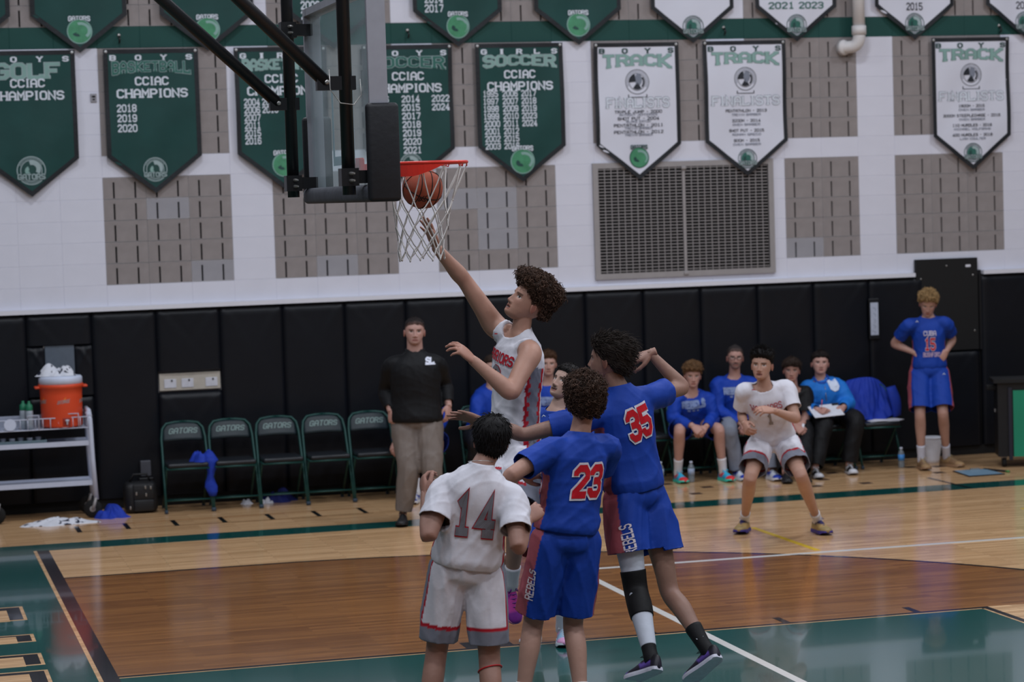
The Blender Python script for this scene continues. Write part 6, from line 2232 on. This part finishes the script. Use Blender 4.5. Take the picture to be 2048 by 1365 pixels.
I = person('shooter in white leaping to lay the ball up with his raised right hand', J, (aD(1055, 607, D - .02), dv(-.76, .50, -.44), dv(.60, .80, .04), 1.08), (176, 128, 108),
           dict(col=(62, 45, 36), tt=.052, ts=.006, tb=.030, tf=.012, back=-.035, side=.02, n=1500, len=.032, rad=.0032, curl=.0085, turns=1.4, dir=(0, -.1, .1), lift=1, mess=.5, droop=.1, capk=.45, rough=.3, freq=80, seg=6, tip=.7, fade=(120, 84, 68)),
           dict(col=shooter_top, sleeve=0, loose=.008, hem=.0, fold=.0045, vee=.75, neck=.0, smooth=5, voxel=.008), dict(col=white_shorts, len=.80, loose=.026, fold=.008, waist=.2),
           dict(up=(186, 60, 150), acc=(120, 40, 140), sole=(220, 130, 170), laces=(90, 30, 120), sock=(206, 206, 212), toeL=(dv(.25, -.92, -.3), dv(.35, .3, -.9)), toeR=(dv(-.1, -.9, -.3), dv(0, .4, -.9))),
           {'R': ('open', dv(-.36, .93, -.05), dv(.75, .3, .55)), 'L': ('claw', dv(-.68, .62, -.2), dv(.45, .7, -.5))}, arm=1.14, handk=1.12, build=1.03, leg=1.0, seed=2, noshift='R', face=dict(mouth=.8))
r_, f_ = I['axes'](.7)
back_print(I, 'team_lettering', 'WARRIORS', aD(990, 712, D - .05) - r_ * .0, .058, .27, [((206, 204, 212), .25), (REDJ, .08)], front=True, tilt=-.12, sw=1.2)
back_print(I, 'number', '2', aD(988, 752, D - .05), .12, .085, [(REDJ, .15), ((120, 116, 122), 0)], front=True, tilt=-.1, sw=1.4)
b = MB(); c_ = aD(992, 668, D - .14); b.box(c_, (.016, .004, .006), np.stack([CR, CF, CU], 1)); b.build('maker_mark', mat('red_mark', REDJ, 0.6), I['to'])

# ---- player in blue facing the basket behind number 23
D = 15.4
J = {'pel': aD(1108, 985, D + .05), 'neck': aD(1116, 818, D), 'shL': aD(1160, 834, D - .14), 'shR': aD(1073, 834, D + .10)}
J.update(hips(J['pel'], dv(-.85, 0, .4)))
J['elR'] = on(J['shR'], 1078, 920, .29, 1); J['wrR'] = on(J['elR'], 1105, 965, .25, -1)
J['elL'] = on(J['shL'], 1180, 920, .29, -1); J['wrL'] = on(J['elL'], 1150, 970, .25, -1)
J['anL'] = aZ(1124, 1255, .1); J['anR'] = aZ(1068, 1250, .1)
J['knL'] = on(J['hipL'], 1130, 1125, .44, -1); J['knR'] = on(J['hipR'], 1078, 1125, .44, -1)
I = person('dark-haired player in blue with a moustache looking up behind number 23', J, (aD(1132, 768, D), dv(-.62, .35, -.70), dv(.25, .95, -.05), 1.0), (178, 140, 124),
           dict(col=(26, 22, 22), tt=.016, ts=.008, back=-.05, n=500, len=.022, rad=.0022, dir=(0, .3, -.2), lift=.5, mess=.3, capk=.7, rough=.2),
           dict(col=blue_top, sleeve=.6, loose=.022, hem=.02, vee=.4), dict(col=blue_shorts, len=.86, loose=.036),
           dict(up=(140, 178, 206), acc=(206, 150, 190), sole=(200, 210, 220), laces=(220, 220, 225), sock=(206, 206, 212), flat=True, toeL=(dv(.05, 0, -1), V(0, 0, 1)), toeR=(dv(-.3, 0, -1), V(0, 0, 1))),
           {}, seed=5, voxel=.012, face=dict(mustache=.75, mouth=.5), ground=V(*aD(1108, 985, D)[:2], 0))
b = MB(); c_ = aD(1087, 835, D - .14); b.tube([c_ - CR * .01, c_ + CU * .012, c_ + CR * .012 + CU * .004], .003, 5); b.build('maker_mark', C_WHITEINK, I['to'], True)

# ---- number 1 in white, crouching at right
D = 19.62
J = {'pel': aD(1547, 876, D + .14), 'neck': aD(1529, 772, D - .14), 'shL': aD(1575, 773, D - .10), 'shR': aD(1487, 778, D - .10)}
J.update(hips(J['pel'], dv(-1, 0, .05), .10))
J['elR'] = on(J['shR'], 1484, 832, .28, 1); J['wrR'] = on(J['elR'], 1489, 848, .245, -1)
J['elL'] = on(J['shL'], 1592, 838, .29, -1); J['wrL'] = on(J['elL'], 1547, 822, .25, -1)
J['anR'] = aZ(1489, 1040, .095); J['anL'] = aZ(1635, 1042, .095)
J['knR'] = on(J['hipR'], 1500, 958, .45, -1); J['knL'] = on(J['hipL'], 1602, 952, .45, -1)
I = person('player number 1 in white crouching with hands ready before the bench', J, (aD(1524, 731, D - .19), dv(-.32, -.02, -.95), dv(0, 1, -.12), 1.04), (178, 134, 114),
           dict(col=(18, 16, 17), tt=.026, ts=.007, tf=.006, front=.058, n=600, len=.03, rad=.0024, dir=(0, .1, .35), lift=.8, mess=.25, droop=0, capk=.75, rough=.15),
           dict(col=white_top(False, .2, .14), sleeve=.62, loose=.021, hem=.02, fold=.0045, vee=.4), dict(col=white_shorts, len=.72, loose=.026, fold=.008),
           dict(up=(168, 138, 84), acc=(150, 128, 84), sole=(60, 50, 130), laces=(60, 56, 120), collar=(26, 24, 66), sock=(210, 210, 216), sockh=.16, flat=True, toeL=(dv(.22, 0, -1), V(0, 0, 1)), toeR=(dv(-.30, 0, -1), V(0, 0, 1)), size=1.16),
           {'R': ('half', dv(.15, -.55, -.8), dv(-.8, .2, -.2)), 'L': ('relaxed', dv(-.9, .12, -.35), dv(.1, .75, -.65))}, seed=1, voxel=.011, leg=.98, face=dict(mouth=.6), ground=V(*aZ(1560, 1083)[:2], 0))
back_print(I, 'team_lettering', 'WARRIORS', aD(1531, 803, D - .1), .056, .25, [(REDJ, 0)], front=True, tilt=.06, sw=.95)
back_print(I, 'number', '1', aD(1540, 835, D - .1), .11, .05, [((140, 110, 90), .2), ((136, 128, 124), 0)], front=True, sw=1.6)
b = MB(); c_ = aD(1507, 780, D - .28); b.box(c_, (.026, .004, .007), np.stack([CR, CF, CU], 1)); b.build('maker_mark', mat('red_mark', REDJ, 0.6), I['to'])

# ---- number 15 in blue standing at right
D = 24.25
J = {'pel': aD(1858, 738, D + .05), 'neck': aD(1856, 634, D), 'shL': aD(1893, 644, D - .04), 'shR': aD(1815, 648, D - .04)}
J.update(hips(J['pel'], dv(-1, 0, .05)))
J['elR'] = on(J['shR'], 1788, 688, .29, 1); J['wrR'] = on(J['elR'], 1829, 706, .25, -1)
J['elL'] = on(J['shL'], 1905, 680, .29, 1); J['wrL'] = on(J['elL'], 1893, 703, .25, -1)
J['anR'] = aZ(1843, 919, .095); J['anL'] = aZ(1893, 914, .095)
J['knR'] = on(J['hipR'], 1840, 830, .46, -1); J['knL'] = on(J['hipL'], 1886, 828, .46, -1)
I = person('player number 15 in blue standing and looking down near the black panel', J, (aD(1856, 608, D - .05), dv(-.12, -.45, -.88), dv(0, .9, -.42), 1.02), (178, 134, 118),
           dict(col=(150, 122, 84), tt=.036, ts=.012, tf=.008, n=800, len=.03, rad=.003, curl=.006, dir=(0, .2, 0), lift=.9, mess=.4, capk=.6, rough=.3, freq=80, tip=.4),
           dict(col=blue_top, sleeve=.6, loose=.016, hem=.03, vee=.4), dict(col=blue_shorts, len=.88, loose=.024),
           dict(up=(120, 92, 66), acc=(150, 120, 84), sole=(140, 110, 84), laces=(170, 150, 110), sock=(190, 192, 206), sockh=.16, flat=True, toeL=(dv(.55, 0, -.8), V(0, 0, 1)), toeR=(dv(.08, 0, -1), V(0, 0, 1)), size=1.08),
           {'R': ('half', dv(.75, -.35, -.3), dv(-.2, .3, -.8)), 'L': ('half', dv(-.55, -.7, -.2), dv(.3, 0, -.9))}, seed=15, voxel=.012, leg=.96, ground=V(*aZ(1870, 935)[:2], 0))
for t_, c_, h_, w_, ly in (('CUBA', (1856, 665), .05, .125, [((196, 190, 206), 0)]), ('15', (1857, 687), .125, .11, [((196, 196, 210), .4), ((186, 20, 36), 0)]), ('RUSHFORD', (1861, 708), .045, .17, [((196, 170, 190), 0)])):
    back_print(I, 'number' if t_ == '15' else 'team_lettering', t_, aD(*c_, D), h_, w_, ly, front=True, sw=1.15)
for (x, y, pt) in ((1834, 645, 'to'), (1888, 750, 'bo')):
    b = MB(); c_ = aD(x, y, D - .16); b.tube([c_ - CR * .012, c_ + CU * .014, c_ + CR * .012], .004, 5); b.build('maker_mark', C_WHITEINK, I[pt], True)

# ---- coach in black standing at left
D = 21.42
J = {'pel': aD(833, 838, D + .03), 'neck': aD(830, 707, D), 'shL': aD(875, 724, D), 'shR': aD(782, 728, D)}
J.update(hips(J['pel'], dv(-1, 0, .05), .10))
J['elR'] = on(J['shR'], 772, 782, .29, 1); J['wrR'] = on(J['elR'], 781, 822, .25, -1)
J['elL'] = on(J['shL'], 889, 770, .29, 1); J['wrL'] = on(J['elL'], 897, 812, .25, -1)
J['anR'] = aZ(806, 1028, .095); J['anL'] = aZ(872, 1022, .095)
J['knR'] = on(J['hipR'], 818, 942, .45, -1); J['knL'] = on(J['hipL'], 864, 940, .45, -1)
I = person('man in a black pullover and khaki trousers standing before the chairs', J, (aD(829, 664, D - .03), dv(.10, -.02, -1), dv(0, 1, 0), 1.05), (182, 138, 126),
           dict(col=(38, 32, 32), tt=.009, ts=.002, front=.060, n=700, len=.012, rad=.002, dir=(0, .3, 0), lift=.8, mess=.4, capk=.8, rough=.2, fade=(120, 92, 84)),
           dict(name='pullover', col=(11, 12, 16), sleeve=1.85, loose=.03, hem=-.04, fold=.003, vee=.55, neck=.035, nr=.09), dict(name='trousers', col=(112, 102, 96), len=1.93, loose=.026, waist=.15, fold=.008),
           dict(up=(22, 22, 24), acc=(26, 26, 28), sole=(16, 16, 17), laces=(18, 18, 20), flat=True, toeL=(dv(.25, 0, -1), V(0, 0, 1)), toeR=(dv(-.05, 0, -1), V(0, 0, 1)), size=1.05),
           {'R': ('relaxed', dv(.12, -1, -.1), dv(-.75, 0, -.6)), 'L': ('relaxed', dv(-.02, -1, -.15), dv(.75, 0, -.6))}, build=1.22, arm=1.18, seed=44, voxel=.012, neckr=.070, wide=1.08, face=dict(stubble=.15), ground=V(*aZ(830, 1045)[:2], 0))
r_, f_ = I['axes'](1)
nb = I['J']['neck']
b = MB(); b.tube([nb + I['up'] * (.035 - .055 * max(0, math.sin(t))) + r_ * .076 * math.cos(t) + f_ * (.085 * math.sin(t) + .008) for t in np.linspace(math.pi * .56, math.pi * 2.44, 30)], .013, 8); b.c = [lin((16, 17, 21))] * len(b.v); b.build('collar', M_CLOTH, I['to'], True)
back_print(I, 'chest_logo', 'SL', aD(861, 720, D), .06, .075, [((214, 218, 232), .2)], front=True, sw=1.6)
back_print(I, 'chest_logo', 'I', aD(862, 727, D), .09, .02, [((214, 218, 232), .2)], ax=-I['up'], ay=-I['axes'](.6)[0], nrm=I['axes'](.6)[1], sw=1.4, serif=False)


# ---- the bench
def seated(label, px, Yp, xw, hd, neck, shR, shL, elR, wrR, elL, wrL, knR, knL, anR, anL, skin, hair, top, bottom, shoes, hands, F=(0, -.1, -1), seed=1, build=1.0, face=None, hs=1.0, Yf=.22, extra=None, wide=1.0, arm=1.0):
    pel = V(xw, Yp, .565)
    j = {'pel': pel}
    a = lambda q: aY(q[0], q[1], q[2])
    j['neck'], j['shR'], j['shL'] = a(neck), a(shR), a(shL)
    j['elR'], j['wrR'], j['elL'], j['wrL'] = a(elR), a(wrR), a(elL), a(wrL)
    j['knR'], j['knL'] = a(knR), a(knL)
    j['anR'], j['anL'] = aZ(*anR, .095), aZ(*anL, .095)
    j.update(hips(pel, V(-1, 0, 0), .10, .02))
    bt = dict(waist=.2, loose=.028, voxel=.011); bt.update(bottom)
    tp = dict(loose=.03, voxel=.011, fold=.007, name='sweatshirt', sleeve=1.88, hem=.03, vee=.4); tp.update(top)
    return person(label, j, (a(hd), dv(*F), dv(0, 1, -.08), hs), skin, hair, tp, bt, shoes, hands, seed=seed, build=build, voxel=.013, group='people on the bench', ground=V(xw, Yp - .3, 0), face=face, wide=wide, arm=arm)


SHB = dict(col=(16, 58, 160))
HANDS_IN = {'R': ('half', dv(.5, -.45, -.4), dv(-.3, .6, -.6)), 'L': ('half', dv(-.5, -.45, -.4), dv(.3, .6, -.6))}
I = seated('boy in a blue sweatshirt with clasped hands and turquoise shoes', 0, 9.72, 6.45, (1385, 752, 9.50), (1384, 786, 9.54), (1350, 797, 9.54), (1418, 794, 9.54), (1346, 838, 9.50), (1386, 853, 9.27), (1426, 836, 9.50), (1411, 855, 9.27),
           (1359, 862, 9.33), (1438, 860, 9.31), (1356, 945), (1446, 942), (184, 138, 124), dict(col=(112, 84, 58), tt=.034, ts=.012, tf=.014, front=.052, n=700, len=.026, rad=.003, curl=.005, lift=.9, mess=.4, capk=.6, rough=.3, tip=.4, dir=(0, .3, 0)),
           SHB, dict(col=(20, 46, 130), len=.86), dict(up=(40, 160, 200), acc=(206, 46, 50), sole=(60, 190, 170), laces=(60, 180, 210), sock=(212, 210, 214), sockh=.15, flat=True, toeL=(dv(.35, 0, -1), V(0, 0, 1)), toeR=(dv(.25, 0, -1), V(0, 0, 1)), size=1.05), HANDS_IN, F=(.05, -.12, -1), seed=51)
for t_, c_, h_, w_ in (('REBELS', (1386, 806), .065, .235), ('---', (1386, 819), .05, .14)):
    back_print(I, 'chest_print', t_, aY(*c_, 9.5), h_, w_, [((120, 138, 180), .5)], front=True, sw=1.5, serif=False)
I = seated('bearded man with glasses in a blue sweatshirt and grey trousers', 0, 9.75, 6.93, (1470, 716, 9.62), (1469, 753, 9.66), (1433, 765, 9.66), (1503, 763, 9.66), (1436, 820, 9.58), (1484, 850, 9.38), (1510, 820, 9.56), (1500, 850, 9.36),
           (1458, 858, 9.33), (1536, 858, 9.30), (1474, 940), (1542, 940), (178, 132, 120), dict(col=(58, 52, 52), tt=.010, ts=.003, front=.066, n=600, len=.014, rad=.002, lift=.9, mess=.4, capk=.75, rough=.2, fade=(110, 86, 78)),
           SHB, dict(name='trousers', col=(118, 124, 138), len=1.95), dict(up=(200, 204, 214), acc=(30, 58, 160), sole=(206, 206, 212), laces=(24, 24, 40), flat=True, toeL=(dv(.25, 0, -1), V(0, 0, 1)), toeR=(dv(.35, 0, -1), V(0, 0, 1)), size=1.08), HANDS_IN, F=(0, -.03, -1), seed=52, face=dict(stubble=.55, mustache=.7))
for t_, c_, h_, w_ in (('REBELS', (1465, 780), .065, .2), ('---', (1468, 791), .05, .12)):
    back_print(I, 'chest_print', t_, aY(*c_, 9.6), h_, w_, [((130, 146, 184), .5)], front=True, sw=1.5, serif=False)
hc, hx, hy, hz, hs = I['head']
gl_ = MB()
for sx in (-1, 1):
    gl_.tube([hc + (hx * (sx * .033 + .023 * math.cos(t)) + hy * .1 + hz * (.0 + .018 * math.sin(t))) * hs for t in np.arange(16) * 2 * math.pi / 16], .0022, 5, closed=True)
    gl_.tube([hc + (hx * sx * .056 + hy * .1) * hs, hc + (hx * sx * .080 + hy * .06) * hs, hc + (hx * sx * .084 - hy * .005) * hs], .002, 5)
gl_.tube([hc + (hx * -.01 + hy * .103) * hs, hc + (hx * .01 + hy * .103) * hs], .002, 5)
gl_.build('glasses', M_BLACKMETAL, I['root'], True)
I = seated('boy in a black shirt half hidden behind player number 1', 0, 9.75, 7.45, (1583, 741, 9.52), (1584, 775, 9.56), (1552, 786, 9.56), (1613, 784, 9.56), (1556, 835, 9.48), (1590, 852, 9.25), (1612, 838, 9.48), (1604, 848, 9.27),
           (1560, 862, 9.33), (1612, 862, 9.31), (1571, 945), (1606, 945), (176, 130, 116), dict(col=(50, 38, 32), tt=.022, ts=.016, tf=.02, front=.044, n=500, len=.04, rad=.0026, dir=(0, .5, -.5), lift=.5, mess=.25, capk=.7, rough=.2),
           dict(col=(16, 16, 19), sleeve=.75, name='shirt'), dict(name='trousers', col=(15, 15, 18), len=1.95), dict(up=(24, 24, 26), acc=(30, 30, 32), sole=(40, 40, 44), laces=(30, 30, 32), flat=True, toeL=(dv(.1, 0, -1), V(0, 0, 1)), toeR=(dv(0, 0, -1), V(0, 0, 1))), HANDS_IN, F=(-.1, -.1, -1), seed=53)
I = seated('boy in a bright blue quarter-zip writing on a clipboard', 0, 9.76, 7.93, (1640, 727, 9.66), (1641, 760, 9.68), (1611, 774, 9.66), (1678, 770, 9.66), (1614, 822, 9.58), (1636, 820, 9.36), (1696, 806, 9.58), (1686, 816, 9.40),
           (1648, 850, 9.32), (1712, 842, 9.34), (1630, 936), (1698, 928), (186, 140, 128), dict(col=(34, 27, 26), tt=.018, ts=.012, front=.056, n=450, len=.022, rad=.0026, dir=(0, .5, -.1), lift=.5, mess=.2, capk=.7, rough=.15),
           dict(col=(28, 112, 200), name='pullover', loose=.04, neck=.02), dict(name='trousers', col=(14, 14, 17), len=1.96, loose=.03), dict(up=(18, 18, 20), acc=(200, 200, 206), sole=(180, 180, 186), laces=(200, 200, 206), flat=True, toeL=(dv(.1, 0, -1), V(0, 0, 1)), toeR=(dv(.1, 0, -1), V(0, 0, 1))),
           {'R': ('fist', dv(.5, -.1, -.6), dv(-.4, .6, -.5)), 'L': ('fist', dv(-.4, -.2, -.6), dv(.4, .5, -.6))}, F=(0, .02, -1), seed=54, build=1.12, wide=1.08, face=dict(mouth=.2), arm=1.1)
back_print(I, 'chest_crest', '8', aY(1665, 767, 9.6), .105, .085, [((190, 206, 232), .8), ((206, 216, 236), .6)], front=True, sw=2.2, serif=False)
r_, f_ = I['axes'](.8)
b = MB(); nb = I['J']['neck']; b.tube([nb + V(0, 0, .02) + r_ * .068 * math.cos(t) + f_ * (.072 * math.sin(t) + .01) - V(0, 0, .03 * max(0, math.sin(t))) for t in np.arange(30) * 2 * math.pi / 30], .016, 8, closed=True); b.c = [lin((24, 70, 160))] * len(b.v); b.build('collar', M_CLOTH, I['to'], True)
b = MB(); zt = nb + f_ * .115 - V(0, 0, .03); b.tube([zt, zt + f_ * .035 - V(0, 0, .14)], .004, 5); b.build('zip', M_BOLT, I['to'], True)
pc = aY(1652, 822, 9.34)
cb = thing('clipboard', 'white clipboard resting on the lap of the boy in bright blue', 'clipboard', pc)
RX = np.array(Matrix.Rotation(.45, 3, 'X') @ Matrix.Rotation(-.06, 3, 'Y'))
b = MB(); b.rbox(pc, (.31, .22, .006), .002, RX); b.build('board', mat('white_clipboard', (206, 208, 218), .5), cb)
b = MB(); b.rbox(pc + RX @ V(.13, .09, .008), (.07, .03, .012), .004, RX); b.build('clip', M_BLACKMETAL, cb)
b = MB(); pp_ = aY(1643, 812, 9.30); pn = thing('pen', 'red pen held over the clipboard', 'pen', pp_); b.tube([pp_ + V(-.005, 0, -.035), pp_ + V(.004, -.01, .06)], [.002, .005], 8); b.build('barrel', mat('red_pen', (190, 70, 60), .4), pn, True)
b = MB(); b.tube([pp_ + V(.004, -.01, .06), pp_ + V(.0045, -.011, .072)], .004, 8); b.build('end_cap', M_BLACKMETAL, pn, True)
pr = thing('rolled_paper', 'white rolled paper held by the boy in the black shirt', 'paper', aY(1598, 890, 9.22))
b = MB(); b.tube([aY(1607, 848, 9.22), aY(1597, 900, 9.22)], .013, 10); b.build('roll', M_WHITEC, pr, True)
b = MB(); b.tube([aY(1604, 866, 9.22) , aY(1603, 869, 9.22)], .0145, 10); b.build('rubber_band', M_BLACKMATTE, pr, True)
SH0 = dict(up=(190, 190, 200), acc=(60, 80, 160), sole=(206, 206, 210), laces=(200, 200, 206), sock=(206, 206, 212), flat=True, toeL=(dv(.2, 0, -1), V(0, 0, 1)), toeR=(dv(-.2, 0, -1), V(0, 0, 1)))
I = seated('boy in a blue sweatshirt sitting behind the leaping shooter', 0, 9.75, 5.00, (1096, 729, 9.62), (1096, 766, 9.66), (1060, 780, 9.64), (1133, 778, 9.64), (1056, 832, 9.56), (1080, 860, 9.30), (1138, 832, 9.56), (1110, 862, 9.30),
           (1060, 868, 9.32), (1135, 866, 9.32), (1058, 958), (1138, 956), (184, 140, 126), dict(col=(82, 58, 42), tt=.026, ts=.006, tf=.006, n=500, len=.022, rad=.0026, dir=(0, .4, .1), lift=.7, mess=.25, capk=.7, rough=.2),
           SHB, dict(col=(20, 46, 130), len=.86), SH0, HANDS_IN, F=(.05, -.02, -1), seed=55)
back_print(I, 'chest_print', 'REBELS', aY(1098, 800, 9.6), .075, .21, [((130, 146, 184), .5)], front=True, sw=1.5, serif=False)
I = seated('person in a blue sweatshirt whose shoulder shows left of the shooter', 0, 9.75, 4.33, (985, 737, 9.62), (984, 775, 9.66), (954, 800, 9.64), (1022, 798, 9.64), (952, 850, 9.56), (980, 880, 9.30), (1028, 850, 9.56), (1000, 880, 9.30),
           (950, 882, 9.32), (1022, 880, 9.32), (955, 970), (1025, 968), (180, 136, 122), dict(col=(60, 46, 38), tt=.02, ts=.008, n=250, len=.02), SHB, dict(col=(20, 22, 30), len=1.95, name='trousers'), SH0, HANDS_IN, F=(.05, -.02, -1), seed=56)
I = seated('person in blue leaning on the chair behind the man in black', 0, 9.72, 3.70, (842, 758, 9.60), (846, 790, 9.60), (810, 806, 9.62), (876, 800, 9.60), (800, 850, 9.60), (790, 885, 9.45), (884, 838, 9.56), (868, 872, 9.30),
           (826, 888, 9.32), (876, 886, 9.32), (832, 985), (868, 980), (180, 136, 122), dict(col=(60, 46, 38), tt=.02, ts=.008, n=250, len=.02), SHB, dict(col=(20, 46, 130), len=.86), SH0, {'R': ('relaxed', dv(-.1, -.5, -.6), dv(-.5, .5, -.5))}, F=(.2, -.1, -1), seed=57)
